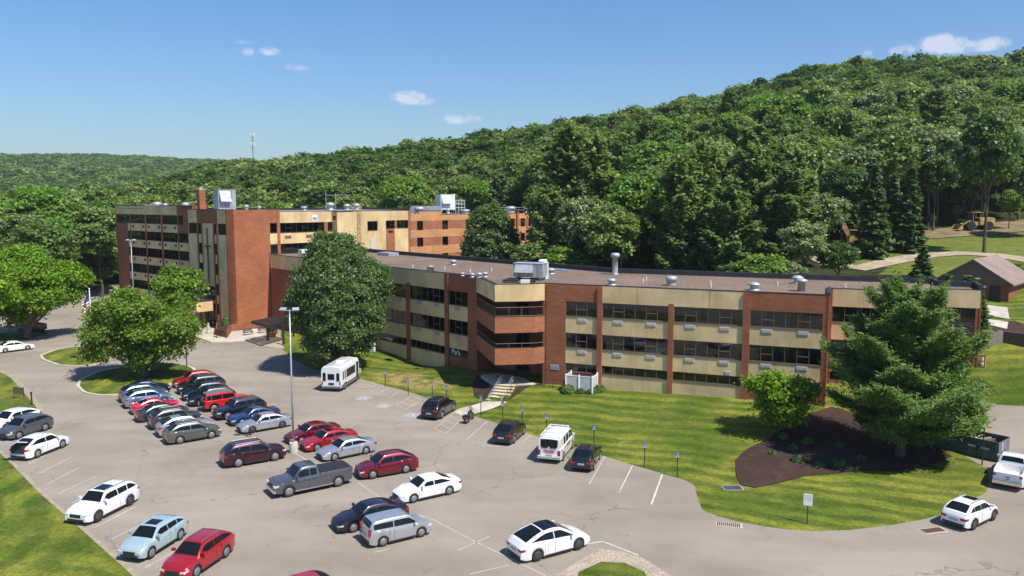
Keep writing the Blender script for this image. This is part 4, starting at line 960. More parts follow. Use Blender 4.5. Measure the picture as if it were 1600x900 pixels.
# ---- the tall building
T=empty('hospital_building',(0,0,0),0,'tall red brick and tan panel block with entrance tower carrying a dark cross','building')
nLt=(-.66,-.751); nRt=(.751,-.66)
TL=Face(Kc,eL,nLt,T);TR=Face(Kc,eR,nRt,T)
ZT=19.65
def kk(l,r): return (Kc[0]+eL[0]*l+eR[0]*r,Kc[1]+eL[1]*l+eR[1]*r)
core=[kk(.36,.36),kk(.36,37.3),kk(16,37.3),kk(16,16),kk(43.3,16),kk(43.3,.36)]
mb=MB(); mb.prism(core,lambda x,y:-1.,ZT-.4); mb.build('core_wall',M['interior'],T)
rp=[kk(0,0),kk(0,37.7),kk(16.4,37.7),kk(16.4,16.4),kk(43.7,16.4),kk(43.7,0)]
mb=MB(); mb.prism(inset(rp,.34),ZT-.38,ZT-.3); mb.build('roof',M['palerroof'],T)
mb=MB(); ring(mb,rp,.4,ZT+.001,ZT+.09); mb.build('roof_coping',M['membrane'],T)
mb=MB()
for a,b_ in ((rp[1],rp[2]),(rp[2],rp[3]),(rp[3],rp[4]),(rp[4],rp[5])): para(mb,a,b_,.3,-1,ZT)
mb.build('rear_wall',M['brickD'],T)
rowsT=[(17.0,18.6),(13.9,15.5),(10.8,12.4),(7.7,9.3),(4.6,6.2),(1.6,3.1)]
# left wing bays
def dsq(F,a,z):
    mb=MB(); F.box(mb,a-.3,a+.3,-.02,.05,z-.45,z); mb.build('air_conditioner_grille',M['darkmetal'],T)
for (a0,a1) in ((18.5,24.1),(24.6,30.6),(31.0,37.2)):
    zt=20.2
    TL.solid('tan',a0,a1,18.6,zt-.02,0)
    for (z0,z1) in rowsT[:5]: TL.window(a0,a1,z0,z1,4,.25,fmat='bronzeD')
    for i in range(5):
        z1=rowsT[i][0]-.07; z0=(rowsT[i+1][1] if i<4 else -.5); TL.solid('tan',a0,a1,z0,z1,-.02)
        if i<4: dsq(TL,a0+.9,z1-.35); dsq(TL,a1-.9,z1-.35)
for a0,a1 in ((24.1,24.6),(30.6,31.0)): TL.solid('brickD',a0,a1,-.5,18.6,.1); TL.solid('tan',a0,a1,18.6,20.18,0)
TL.solid('tan',37.2,43.7,18.6,20.18,0); TL.window(37.6,43.3,17.0,18.6,4,.2,fmat='bronzeD'); TL.solid('brickD',37.2,37.6,-.5,18.6);TL.solid('brickD',43.3,43.7,-.5,18.6); TL.solid('brickD',38.6,43.3,-.5,16.93)
for (z0,z1) in rowsT[1:5]: TL.window(37.6,38.6,z0,z1,1,0,fmat='bronzeD')
for i in range(4): TL.solid('tan',37.6,38.6,rowsT[i+1][1],rowsT[i][0]-.07 if i else 16.93,-.02)
TL.solid('tan',37.6,38.6,-.5,4.53,-.02)
# brick part between wing and entrance tower
TL.solid('brickD',12.95,18.5,18.6,20.1); TL.window(16.3,18.1,17.,18.6,2,0,fmat='bronzeD'); TL.solid('brickD',18.1,18.5,-.5,18.6); TL.solid('brickD',12.95,16.3,15.5,18.6); TL.solid('brickD',16.3,18.1,15.5,16.93); TL.solid('brickD',12.95,13.3,-.5,15.5)
for i,(z0,z1) in enumerate(rowsT[1:5]):
    TL.window(13.3,18.1,z0,z1,4,.2,fmat='bronzeD'); zn=rowsT[i+2][1] if i<3 else -.5; TL.solid('tan',13.3,18.1,zn,z0-.07,-.02); dsq(TL,17.3,z0-.4)
mb=MB(); TL.box(mb,12.95,43.7,-.4,0.04,20.2,20.3); mb.build('roof_coping',M['membrane'],T)
mb=MB(); TL.box(mb,12.95,43.7,-.5,-.36,ZT-.4,20.19); mb.build('parapet',M['membrane'],T)
# entrance tower front (proud of the wing)
TW=Face(kk(0,-.9),eL,nLt,T)
def towercol(a0,a1): TW.solid('tan',a0,a1,17.45,19.6,0,-1.2); TW.window(a0+.1,a1-.1,15.72,17.4,2,0,fmat='bronzeD'); TW.solid('tan',a0,a1,-.3,15.65,0,-1.2); TW.solid('tan',a0,a0+.1,15.65,17.45,-.01,-1.2);TW.solid('tan',a1-.1,a1,15.65,17.45,-.01,-1.2)
towercol(.35,3.0);towercol(9.75,12.75)
TW.solid('brickD',-.0,.35,-.3,19.62,.02,-1.2)
TW.solid('brickD',3.0,9.75,17.5,19.6,.02,-1.2)
for a in (3.0,4.15,7.85,9.4): TW.solid('brickD',a,a+.35,-.3,17.5,.06,-1.2)
TW.solid('brickD',12.75,12.95,-.3,19.6,.02,-1.2)
for a0,a1 in ((3.35,4.15),(8.2,9.4)):
    for z0 in (15.7,12.4,9.1,5.8,2.6): TW.window(a0,a1,z0,z0+1.75,1,0,fmat='bronzeD',opener=[])
    for z0,z1 in ((17.45,17.5),(14.15,15.63),(10.85,12.33),(7.55,9.03),(4.35,5.73),(-.3,2.53)): TW.solid('tan',a0,a1,z0,z1,-.05)
TW.solid('tan',4.5,7.85,7.1,17.45,.03); TW.window(4.5,7.85,4.9,7.0,3,0,fmat='bronzeD'); TW.solid('brickD',4.5,7.85,4.3,4.83)
mb=MB(); TW.box(mb,6.12,6.32,.03,.22,7.7,16.6); TW.box(mb,5.35,7.1,.03,.22,13.55,13.8); mb.build('cross',M['darkmetal'],T)
mb=MB(); TW.box(mb,4.6,7.75,-.3,-.2,0,4.3); mb.build('entrance_glass',M['carglass'],T)
mb=MB()
for a in (4.6,5.6,6.6,7.6): TW.box(mb,a-.04,a+.04,-.2,-.12,0,3)
mb.build('entrance_frame',M['bronzeD'],T)
mb=MB(); mb.prism([kk(0,-.9),kk(0,0.3),kk(12.95,.3),kk(12.95,-.9)],ZT-.02,ZT+.09); mb.build('roof_coping',M['membrane'],T)
# brick flank
TR.solid('brickO',-.88,6.8,1.25,ZT,0,-1.2) if False else TR.solid('brickF',-.88,6.8,1.25,ZT,0,-.34) if False else None
M['brickF']=brick_mat('flank_brick',(.37,.135,.064))
TR.solid('brickF',-.88,6.8,1.25,ZT,0,-.34)
TR.solid('concreteB',-.88,8.2,-.5,1.25,.1) if False else TR.solid('brickD',-.88,8.2,-.5,1.25,.08)
for z0,z1 in ((15.8,17.42),(12.25,13.9),(8.75,10.4),(5.2,6.9),(1.9,3.5)): TR.window(6.85,8.1,z0,z1,1,0,fmat='bronzeD',opener=[])
for z0,z1 in ((17.42,ZT),(13.9,15.73),(10.4,12.18),(6.9,8.68),(3.5,5.13),(1.25,1.83)): TR.solid('brickF' if z0>17 else 'cream',6.8,8.15,z0,z1,-.02)
TR.solid('brickF',8.15,8.7,-.3,ZT,.05)
def creambay(a0,a1,n,bottom=9.):
    TR.solid('cream',a0,a1,17.4,19.25); TR.window(a0,a1,15.8,17.4,n,.45,fmat='bronzeD'); TR.solid('cream',a0,a1,13.9,15.73,-.02); TR.window(a0,a1,12.25,13.9,n,.45,fmat='bronzeD'); TR.solid('cream',a0,a1,-.5,12.18,-.02)
creambay(8.7,17.6,8); creambay(18.3,19.3,1); TR.solid('brickF',17.6,18.3,-.3,17.4,.05); TR.solid('cream',17.6,18.3,17.41,19.25)
for a in (10.2,14.4,16.6):
    mb=MB(); TR.box(mb,a-.6,a+.6,-.03,.05,14.8,15.25); mb.build('air_conditioner_grille',M['bronze'],T)
# blue and white notice on the fascia
mb=MB(); TR.box(mb,15.1,16.2,0,.03,17.7,18.7); o=mb.build('wall_sign',M['white'],T)
mb=MB(); TR.box(mb,15.25,16.05,.03,.04,17.85,18.25); mb.build('sign_emblem',mat('sign_blue',(.1,.25,.7)),o)
# projecting stair tower
mb=MB(); mb.prism([TR.xy(19.3,0),TR.xy(19.3,1.5),TR.xy(22.9,1.5),TR.xy(22.9,0)],-.5,19.18); mb.build('stair_tower',M['cream'],T)
mb=MB(); mb.prism([TR.xy(19.25,-.3),TR.xy(19.25,1.55),TR.xy(22.95,1.55),TR.xy(22.95,-.3)],19.182,19.28); mb.build('roof_coping',M['membrane'],T)
ST=Face(TR.xy(19.3,0),nRt,(-eR[0],-eR[1]),T); mb=MB(); ST.box(mb,.35,1.1,.0,.03,17.8,18.5); mb.build('vent_opening',M['interior'],T)
TR.solid('cream',22.9,27.2,-.5,19.2);TR.solid('cream',27.2,29.6,17.35,19.2);TR.solid('cream',27.2,29.6,-.5,15.58);TR.window(27.2,29.6,15.65,17.35,2,.3,fmat='bronzeD',opener=[]);TR.solid('cream',29.6,31.6,-.5,19.2)
TR.solid('cream',31.6,37.2,17.42,19.2); TR.window(31.6,33.8,15.95,17.42,2,.3,fmat='bronzeD'); TR.solid('brickO',31.6,33.8,-.5,15.88,-.02); TR.solid('brickO',33.8,34.35,15.88,17.42,.0); TR.window(34.35,37.2,15.95,17.42,3,.4,fmat='bronzeD'); TR.solid('cream',33.8,37.2,-.5,15.88,-.02); TR.solid('brickO',37.2,37.7,-.5,19.2,.02)
mb=MB(); TR.box(mb,27.9,29.0,0,.06,12.0,14.2); mb.build('door',M['grille'],T)
mb=MB(); TR.box(mb,32.2,33.3,0,.05,15.1,15.5); mb.build('air_conditioner_grille',M['darkmetal'],T)
def ladder(a,z0,z1,cage=True):
    mb=MB()
    for s_ in (-.28,.28): mb.tube(TR.pt(a+s_,.35,z0),TR.pt(a+s_,.35,z1+1),.05,n=5)
    z=z0
    while z<z1+.9: mb.tube(TR.pt(a-.28,.35,z),TR.pt(a+.28,.35,z),.03,n=4);z+=.35
    if cage:
        z=z0+2
        while z<z1+1:
            q=[TR.pt(a+.42*math.cos(t),.4+.5*math.sin(t),z) for t in np.linspace(0,math.pi,6)]
            for u,w in zip(q[:-1],q[1:]): mb.tube(u,w,.03,n=4)
            z+=.8
    return mb.build('wall_ladder',M['grilleY'],T)
M['grilleY']=mat('ladder_paint',(.55,.45,.27),.6)
ladder(23.5,12.2,19.3);ladder(25.2,12.2,19.3)
TL.finish();TW.finish();TR.finish()
# canopy over the entrance
cz0,cz1=3.05,4.75
mb=MB(); pc_=[TW.xy(5.3,0.06),TW.xy(5.3,8.2),TW.xy(11.3,8.2),TW.xy(11.3,.06)]; mb.prism(pc_,cz0,cz1); cn=mb.build('entrance_canopy',M['cream'],T)
mb=MB(); mb.prism(inset(pc_,-.06),cz1+.002,cz1+.12); mb.build('canopy_coping',M['membrane'],cn)
mb=MB()
for a in (5.7,10.9): mb.prism([TW.xy(a-.3,7.2),TW.xy(a-.3,7.8),TW.xy(a+.3,7.8),TW.xy(a+.3,7.2)],-.2,cz0)
mb.build('canopy_column',M['brickD'],cn)
# planter
pa=at(337.5,525);pb=at(355,529.3)
mb=MB(); pl4=[pa,pb,TR.xy(-.9,.16),TW.xy(.2,.02),TW.xy(4.4,.1)]; mb.prism(pl4,-.1,1.2); pln=mb.build('planter',M['brickD'],None); tag(pln,'low brown brick planter wrapped round the corner of the entrance tower','planter')
mb=MB(); mb.prism(inset(pl4,.2),1.202,1.26); mb.build('soil',M['mulch'],pln)
# ---- banded wing
BW=empty('brick_wing',(0,0,0),0,'two-tone orange banded brick wing behind the cream section','building')
TB=Face(Kc,eR,nRt,BW)
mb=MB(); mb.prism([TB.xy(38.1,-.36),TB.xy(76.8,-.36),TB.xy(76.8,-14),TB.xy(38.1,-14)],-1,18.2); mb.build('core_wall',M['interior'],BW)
mb=MB(); mb.prism([TB.xy(37.8,-.34),TB.xy(76.9,-.34),TB.xy(76.9,-14),TB.xy(37.8,-14)],18.21,18.3); mb.build('roof',M['palerroof'],BW)
wn_=[39.5,46.4,53.2,60.2,67.2,70.9,73.6]; ww=[1.6]*5+[1.4,.8]
rows=[(15.45,17.2),(12.2,13.9),(8.8,10.5)]
segs=[];a=37.72
for w0,wd in zip(wn_,ww): segs.append((a,w0)); a=w0+wd
segs.append((a,77.))
TB.solid('brickT',37.72,77,17.2,18.4)
for (z0,z1) in rows:
    for s0,s1 in segs: TB.solid('brickO',s0,s1,z0,z1,0)
    for w0,wd in zip(wn_,ww): TB.window(w0,w0+wd,z0,z1,1 if wd<1 else 2,.25,fmat='bronzeD',opener=[])
for z0,z1 in ((13.9,15.45),(10.5,12.2),(-.5,8.8)): TB.solid('brickT',37.72,77,z0,z1,0)
TB.solid('brickT',40,46.0,18.4,19.1,0)
TB.solid('brickD',69.2,69.75,0,18.7,.3)
mb=MB(); TB.box(mb,46.,77.03,-.4,.04,18.4,18.5); TB.box(mb,37.75,46.,-.4,.04,19.1,19.2); mb.build('roof_coping',M['membrane'],BW)
TB.finish()
# roof equipment
def onY(px0,px1,ptop,Y,zb,depth,name,m_,parent,**kw):
    x0,_,zt=atY(px0,ptop,Y);x1=atY(px1,ptop,Y)[0]; return x0,x1,zt
x0,x1,zt=onY(331,369.5,293,139,0,0,'','','')
g=ahu((x0+x1)/2,139,ZT-.3,.72,(x1-x0)*.72,2.2,zt-ZT-.1,T,'galv')
x0,_,zt=atY(307,297,146);x1=atY(320.5,297,146)[0]
mb=MB(); w_=(x1-x0)*.36; mb.box(-w_,w_,-w_,w_,0,zt-ZT+.3); ch=mb.build('chimney',M['brickF'],T,loc=((x0+x1)/2,146,ZT-.3),rotz=.8); mb=MB(); mb.box(-w_-.07,w_+.07,-w_-.07,w_+.07,zt-ZT+.3,zt-ZT+.45); mb.lathe([(.3,zt-ZT+.45),(.3,zt-ZT+.8),(.01,zt-ZT+.82)],10); mb.build('chimney_cap',M['concrete'],ch)
x0,_,zt=atY(680,304,186);x1=atY(711,304,186)[0]
ct=ahu((x0+x1)/2,186,18.9,.55,(x1-x0)*.8,2.8,zt-18.9,BW,'white',hood=True,name='cooling_tower')
mb=MB(); X0=atY(712,310,186)[0];X1=atY(726,310,186)[0]
for x_ in np.linspace(X0,X1,4): mb.tube((x_,186,18.3),(x_,186,21.3),.06,n=5)
for z_ in (19.6,20.4,21.3): mb.tube((X0,186,z_),(X1,186,z_),.06,n=5)
mb.build('steel_stand',M['white'],BW)
def vY(px_,Y,zb,r,h,parent,m_='galv',name='roof_vent'):
    x=(px_-800)/FPX*Y*.995; mb=MB(); mb.lathe([(r*1.2,0),(r*1.2,h*.15),(r*.9,h*.2),(r*.9,h*.55),(r*1.25,h*.6),(r*1.1,h*.85),(r*.5,h),(.01,h)],12); mb.build(name,M[m_],parent,True,(x,Y,zb))
for a in [(246,165,ZT-.3,.8,1.6,T),(258,168,ZT-.3,.5,1.3,T),(290,150,ZT-.3,.6,1.5,T),(516,146,ZT-.3,.7,1.5,T),(542,150,ZT-.3,.55,1.2,T),(557,153,ZT-.3,.6,1.3,T),(385,138,ZT-.3,.35,1.1,T),(405,140,ZT-.3,.3,.9,T),(475,146,ZT-.3,.5,.8,T),(798,192,18.3,1.1,1.6,BW),(655,177,18.3,1.,1.6,BW),(700,176,18.3,.4,1.2,BW),(727,178,18.3,.9,1.,BW),(822,194,18.3,.5,1.1,BW)]: vY(*a)
# rooftop ducts and railing
mb=MB(); a=atY(642,327,182);b_=atY(690,322,182); mb.box(a[0],b_[0],181,183,18.2,20.0); mb.build('roof_duct',M['galv'],BW)
mb=MB()
for u,w in ((770,795),(803,840)):
    xa=(u-800)/FPX*190;xb=(w-800)/FPX*190
    for z_ in (19.0,19.6): mb.tube((xa,190,z_),(xb,190,z_),.04,n=4)
    for x_ in np.linspace(xa,xb,6): mb.tube((x_,190,18.2),(x_,190,19.6),.04,n=4)
mb.build('roof_railing',M['galv'],BW)
mb=MB()
for u in (511,526): x_=(u-800)/FPX*150; mb.tube((x_,150,19.2),(x_,150,22.6 if u==526 else 22.9),.06,n=5)
xa=(505-800)/FPX*150;xb=(550-800)/FPX*150; mb.tube((xa+.7,150,22.2),(xb,150,22.2),.04,n=4)
for x_ in np.linspace(xa+1.,xb,7): mb.tube((x_,149.5,22.2),(x_,150.5,22.2),.03,n=4)
mb.build('antenna',M['galv'],T)
mb=MB(); xa=(281-800)/FPX*150; mb.box(-2.,2.,-1.,1.,0,.9); mb.build('roof_box',mat('red_tarp',(.35,.05,.04),.7),T,loc=(xa+3,150,ZT-.3),rotz=.7)
mb=MB(); mb.box(-1.5,1.5,-1.5,1.5,0,1.0); mb.build('roof_box',M['post'],T,loc=((238-800)/FPX*160,160,ZT-.3),rotz=.7)
# parapet between roofs of T
mb=MB(); mb.box(-1.2,1.2,-.7,.7,0,1.1); mb.build('rooftop_air_unit',M['white'],T,loc=((478-800)/FPX*128.,128.5,RZ),rotz=.7)
# ---- brown shed behind
SH=empty('shed',(0,0,0),0,'brown brick shed with a shingled gable roof on the slope at the right','shed')
C=at(1575,475,8.5); se=Vector((.719,-.695));sd=Vector((.695,.719)); W_=8.;Dp=11.
def sp_(a,d,z): q=Vector(C)-se*(W_-a)+sd*d; return (q.x,q.y,z)
mb=MB(); mb.add([sp_(0,0,7.3),sp_(W_,0,7.3),sp_(W_,Dp,7.3),sp_(0,Dp,7.3),sp_(0,0,11.2),sp_(W_,0,11.2),sp_(W_,Dp,11.2),sp_(0,Dp,11.2)],[(0,1,5,4),(1,2,6,5),(2,3,7,6),(3,0,4,7)]); mb.build('brick_wall',M['brickD'],SH)
mb=MB(); ap=13.75
mb.add([sp_(-.3,-.06,11.0),sp_(W_+.3,-.06,11.0),sp_(W_/2,-.06,ap-.02)],[(0,1,2)]); mb.build('gable',M['bronze'],SH)
mb=MB(); mb.add([sp_(-.3,Dp+.02,11.0),sp_(W_+.3,Dp+.02,11.0),sp_(W_/2,Dp+.02,ap-.02)],[(0,1,2)]); mb.build('gable',M['bronze'],SH)
mb=MB()
for s_ in (0,1):
    a0=-.6 if s_==0 else W_+.6; z_=11.2-.6*.5
    q=[sp_(a0,-.5,z_),sp_(W_/2,-.5,ap+.1),sp_(W_/2,Dp+.5,ap+.1),sp_(a0,Dp+.5,z_)]
    q2=[(x_,y_,z__-.16) for x_,y_,z__ in q]; mb.add(q+q2,[(0,1,2,3),(4,7,6,5),(0,4,5,1),(1,5,6,2),(2,6,7,3),(3,7,4,0)])
mb.build('roof',M['shingle'],SH)
mb=MB(); mb.add([sp_(5.9,-.06,8.45),sp_(7.1,-.06,8.45),sp_(7.1,-.06,10.7),sp_(5.9,-.06,10.7)],[(0,1,2,3)]); mb.build('door',M['bronzeD'],SH)
mb=MB(); q=sp_(5.35,-.1,10.5); mb.box(q[0]-.15,q[0]+.15,q[1]-.1,q[1]+.1,10.3,10.6); mb.build('wall_lamp',M['white'],SH)
# ------------------------------------------------------------------ vehicles
def interp(x,pts):
    if x<=pts[0][0]: return pts[0][1]
    for (a,va),(b_,vb) in zip(pts[:-1],pts[1:]):
        if x<=b_: t=(x-a)/(b_-a+1e-9); t2=t*t*(3-2*t); return va+(vb-va)*(.5*t+.5*t2)
    return pts[-1][1]
CARS={}
SPEC={
 # L,W,H,wheelbase,wheel r,ground clearance, lower profile (x from front 0..1 -> z), cabin: cowl, roof front, roof rear, tail base (fractions from front), belt z, roof z
 'sedan':dict(L=4.85,W=1.83,H=1.45,wb=2.82,r=.33,gc=.18,top=[(0,.55),(.03,.70),(.10,.80),(.27,.93),(.33,.97),(.5,.96),(.78,1.0),(.86,1.04),(.97,1.03),(1,.80)],cab=(.27,.42,.68,.87),tw=.70),
 'suv':dict(L=4.65,W=1.87,H=1.66,wb=2.68,r=.365,gc=.22,top=[(0,.62),(.03,.84),(.10,.97),(.26,1.07),(.5,1.11),(.8,1.17),(.95,1.19),(.985,1.1),(1,.86)],cab=(.24,.40,.78,.965),tw=.69),
 'suvbig':dict(L=4.95,W=1.95,H=1.74,wb=2.9,r=.39,gc=.23,top=[(0,.66),(.02,.90),(.10,1.02),(.27,1.12),(.5,1.15),(.8,1.20),(.96,1.22),(.99,1.12),(1,.88)],cab=(.26,.39,.83,.975),tw=.71),
 'crossover':dict(L=4.75,W=1.86,H=1.64,wb=2.69,r=.36,gc=.20,top=[(0,.6),(.03,.80),(.10,.92),(.27,1.03),(.5,1.06),(.78,1.14),(.93,1.18),(.98,1.10),(1,.85)],cab=(.25,.41,.74,.965),tw=.70),
 'boxy':dict(L=4.2,W=1.8,H=1.62,wb=2.57,r=.33,gc=.18,top=[(0,.62),(.03,.85),(.12,.97),(.24,1.03),(.5,1.04),(.9,1.10),(.98,1.1),(1,.8)],cab=(.22,.36,.93,.995),tw=.78),
 'cuv':dict(L=4.45,W=1.83,H=1.60,wb=2.65,r=.355,gc=.24,top=[(0,.62),(.03,.82),(.10,.93),(.26,1.04),(.5,1.08),(.85,1.16),(.96,1.15),(1,.85)],cab=(.24,.40,.77,.965),tw=.69),
 'dome':dict(L=5.0,W=1.99,H=1.68,wb=2.96,r=.38,gc=.19,top=[(0,.55),(.02,.72),(.10,.88),(.22,1.0),(.5,1.08),(.8,1.16),(.95,1.16),(1,.88)],cab=(.20,.44,.66,.96),tw=.68),
 'coupe':dict(L=4.75,W=1.87,H=1.40,wb=2.75,r=.34,gc=.16,top=[(0,.55),(.03,.72),(.1,.82),(.32,.93),(.5,.96),(.8,1.0),(.9,1.05),(.98,1.03),(1,.8)],cab=(.31,.46,.66,.86),tw=.68),
 'van':dict(L=5.3,W=2.0,H=2.05,wb=3.25,r=.37,gc=.25,top=[(0,.68),(.02,.95),(.08,1.08),(.20,1.22),(.5,1.22),(.98,1.22),(1,.75)],cab=(.14,.27,.985,.998),tw=.88),
 'pickup':dict(L=5.9,W=2.02,H=1.93,wb=3.7,r=.41,gc=.33,top=[(0,.75),(.015,1.05),(.08,1.13),(.25,1.22),(.4,1.26),(.57,1.26),(.58,1.33),(.98,1.33),(1,1.3)],cab=(.235,.335,.54,.565),tw=.76),
 'wrangler':dict(L=4.6,W=1.72,H=1.83,wb=2.95,r=.41,gc=.38,top=[(0,.72),(.03,1.05),(.1,1.12),(.33,1.17),(.5,1.17),(.98,1.17),(1,1.12)],cab=(.325,.38,.95,.985),tw=.86),
}
def car_data(kind,bed=False):
    S=SPEC[kind]; L_,W,H,wb,r,gc=(S[k] for k in ('L','W','H','wb','r','gc')); X0=L_/2
    fo=(L_-wb)*.47; xf=X0-fo; xr=xf-wb; S['xf']=xf;S['xr']=xr
    prof=[(f,z) for f,z in S['top']]
    ztop=lambda x: interp((X0-x)/L_,prof)
    boxyend=.10 if kind in('van','wrangler','pickup','boxy') else .17
    def wid(x):
        n=abs(x)/X0; w=W/2*(1-boxyend*max(0,(n-.62)/.38)**2.2); return w
    ra=r*1.13
    def zbot(x):
        z=gc+(.10*max(0,(abs(x)/X0-.88)/.12))
        for xw in (xf,xr):
            d=abs(x-xw)
            if d<ra: z=max(z,r+math.sqrt(ra*ra-d*d)*.98)
        return z
    st=set(np.linspace(-X0,X0,40))
    for xw in (xf,xr):
        for a in np.linspace(0,math.pi,13): st.add(xw+ra*math.cos(a)); 
        st.add(xw-ra-.004);st.add(xw+ra+.004)
    if kind=='pickup':
        st|={X0-.572*L_,X0-.578*L_,X0-.975*L_,X0-.985*L_}
    st=sorted(s for s in st if -X0<=s<=X0); st=[s for i,s in enumerate(st) if i==0 or s-st[i-1]>.003]
    mb=MB(); rings=[]
    for x in st:
        w=wid(x); zt=ztop(x); zb=min(zbot(x),zt-.12); h=zt-zb; fr=(X0-x)/L_
        if bed and .58<fr<.975: half=[(0,zb),(w*.9,zb),(w*.985,zb+.01),(w,zb+.18*h),(w*1.0,zb+.62*h),(w*.97,zt-.03),(w*.95,zt),(w*.84,zt),(w*.83,zt-.5),(0,zt-.5)]
        elif kind=='pickup' and fr>=.575: half=[(0,zb),(w*.9,zb),(w*.985,zb+.01),(w,zb+.18*h),(w*1.0,zb+.62*h),(w*.985,zt-.06),(w*.96,zt-.005),(w*.86,zt),(w*.4,zt+.005),(0,zt+.005)]
        else:
            sh=.90 if kind not in('van','wrangler') else .96
            half=[(0,zb),(w*.9,zb),(w*.975,zb+.01),(w*.995,zb+.15*h),(w,zb+.58*h),(w*.985,zt-.17*h),(w*(sh+.045),zt-.045),(w*sh*.93,zt-.008),(w*.45,zt+.02),(0,zt+.03)]
        rings.append([(x,y,z) for y,z in half]+[(x,-y,z) for y,z in half[-2:0:-1]])
    n=len(rings[0]); vs=[v for rg in rings for v in rg]; fs=[(i*n+j,i*n+(j+1)%n,(i+1)*n+(j+1)%n,(i+1)*n+j) for i in range(len(rings)-1) for j in range(n)]
    fs+= [tuple(range(n-1,-1,-1)),tuple((len(rings)-1)*n+i for i in range(n))]
    mb.add(vs,fs)
    # cabin
    c0,c1,c2,c3=(X0-f*L_ for f in S['cab']); tw=S['tw']*W/2; zr=H
    def ghw(x,z): # half width of the cabin side at height z
        zb=ztop(x); t=min(1,max(0,(z-zb)/(zr-zb))); return wid(x)*.935*(1-t)+tw*t
    def ghtop(x):
        if x>c1: t=(c0-x)/(c0-c1); zb=ztop(c0); return zb+(zr-.05-zb)*(1-(1-t)**1.12)
        if x<c2: t=(x-c3)/(c2-c3); zb=ztop(max(c3,-X0+.06)); return zb+(zr-.06-zb)*(1-(1-t)**1.35)
        u=(x-c2)/(c1-c2); return zr-.055+.055*math.sin(math.pi*min(1,max(0,u*.9+.05)))
    xs_=sorted(set(list(np.linspace(c3,c2,7))+list(np.linspace(c2,c1,9))+list(np.linspace(c1,c0,7)))); cr=[]
    for x in xs_:
        zt=ghtop(x); zb=ztop(x)-.06; zt=max(zt,zb+.03); w1=ghw(x,zt-.05); 
        w0=wid(x)*.935
        half=[(w0,zb),(w1*1.0,max(zb+.01,zt-.06)),(w1*.93,zt-.008),(w1*.5,zt+.012),(0,zt+.018)]
        cr.append([(x,y,z) for y,z in half]+[(x,-y,z) for y,z in half[-2::-1]])
    n=len(cr[0]); vs=[v for rg in cr for v in rg]; fs=[(i*n+j,i*n+j+1,(i+1)*n+j+1,(i+1)*n+j) for i in range(len(cr)-1) for j in range(n-1)]
    fs+=[tuple(range(n-1,-1,-1)),tuple((len(cr)-1)*n+i for i in range(n))]
    mb.add(vs,fs); body=mb.mesh('body',None,True); fixn(body)
    body.set_sharp_from_angle(angle=R(38))
    D=dict(body=body,S=S); P_={}
    # glass strips over the front and rear slopes
    def strip(xa,xb,m,shr=.86,n=8,lift=.012):
        mb=MB(); vv=[]
        for i in range(n+1):
            x=xa+(xb-xa)*i/n; z=ghtop(x); dz=(ghtop(x+.01)-ghtop(x-.01))/.02; nn=Vector((-dz,0,1)).normalized()*lift; w=ghw(x,z-.05)*shr
            for y,dzz in ((-w,-.012),(-w*.5,.012),(0,.018),(w*.5,.012),(w,-.012)): vv.append((x+nn.x,y,z+nn.z+dzz))
        fs=[(i*5+j,i*5+j+1,(i+1)*5+j+1,(i+1)*5+j) for i in range(n) for j in range(4)]; mb.add(vv,fs); return mb.mesh('glass',M['carglass'],True)
    d=c0-c1; P_['windshield']=strip(c0-.10*d,c1+.06*d,None)
    d=c2-c3; P_['rear_window']=strip(c3+(.14 if d>.5 else .3)*d,c2-.06*d,None,.82)
    def sidewin(poly,sg,off=.010):
        # poly in (x,z); subdivided strip left to right
        mb=MB(); vs=[]
        for x,z in poly: vs.append((x,sg*(ghw(x,z)+off),z))
        mb.add(vs,[tuple(range(len(poly)))]); return mb
    zbel=lambda x: ztop(x)+.045
    nwin=3 if kind in('suvbig','van','cuv','wrangler') else 2
    sw=[]
    def topz(x): return min(ghtop(x)-.135,zr-.165)
    xa=c0-.20*(c0-c1); xb=c3+.28*(c2-c3) if kind not in('van','pickup','boxy','wrangler') else c2-.02
    if kind=='pickup': cuts=[xa,c1-(c1-c2)*.52,c2+.02]
    elif kind=='van': cuts=[xa,c1-.75,c1-.95-.0,c1-1.75,c1-1.95,c1-2.6]
    else:
        mid=c1-(c1-c2)*.45
        cuts=[xa,mid,xb] if nwin==2 else [xa,mid+.06,c2+(c1-c2)*.17 if kind!='cuv' else c2+(c1-c2)*.08,xb]
    pairs=[(cuts[0],cuts[1]),(cuts[2],cuts[3]),(cuts[4],cuts[5])] if kind=='van' else [(cuts[i],cuts[i+1]) for i in range(len(cuts)-1)]
    for (a,b_) in pairs:
        a2=a-.035;b2=b_+.035; xsn=np.linspace(a2,b2,7); lo=[(x,zbel(x)) for x in xsn]; hi=[(x,max(zbel(x)+.015,topz(x))) for x in xsn[::-1]]
        sw.append(lo+hi)
    P_['side']=[]
    for poly in sw:
        for sg in (1,-1):
            n=len(poly)//2; mb=MB(); vs=[(x,sg*(ghw(x,z)+.012),z) for x,z in poly]
            fs=[(i,i+1,2*n-2-i,2*n-1-i) for i in range(n-1)]; mb.add(vs,fs); me=mb.mesh('side_window',M['carglass'],True); P_['side'].append(me)
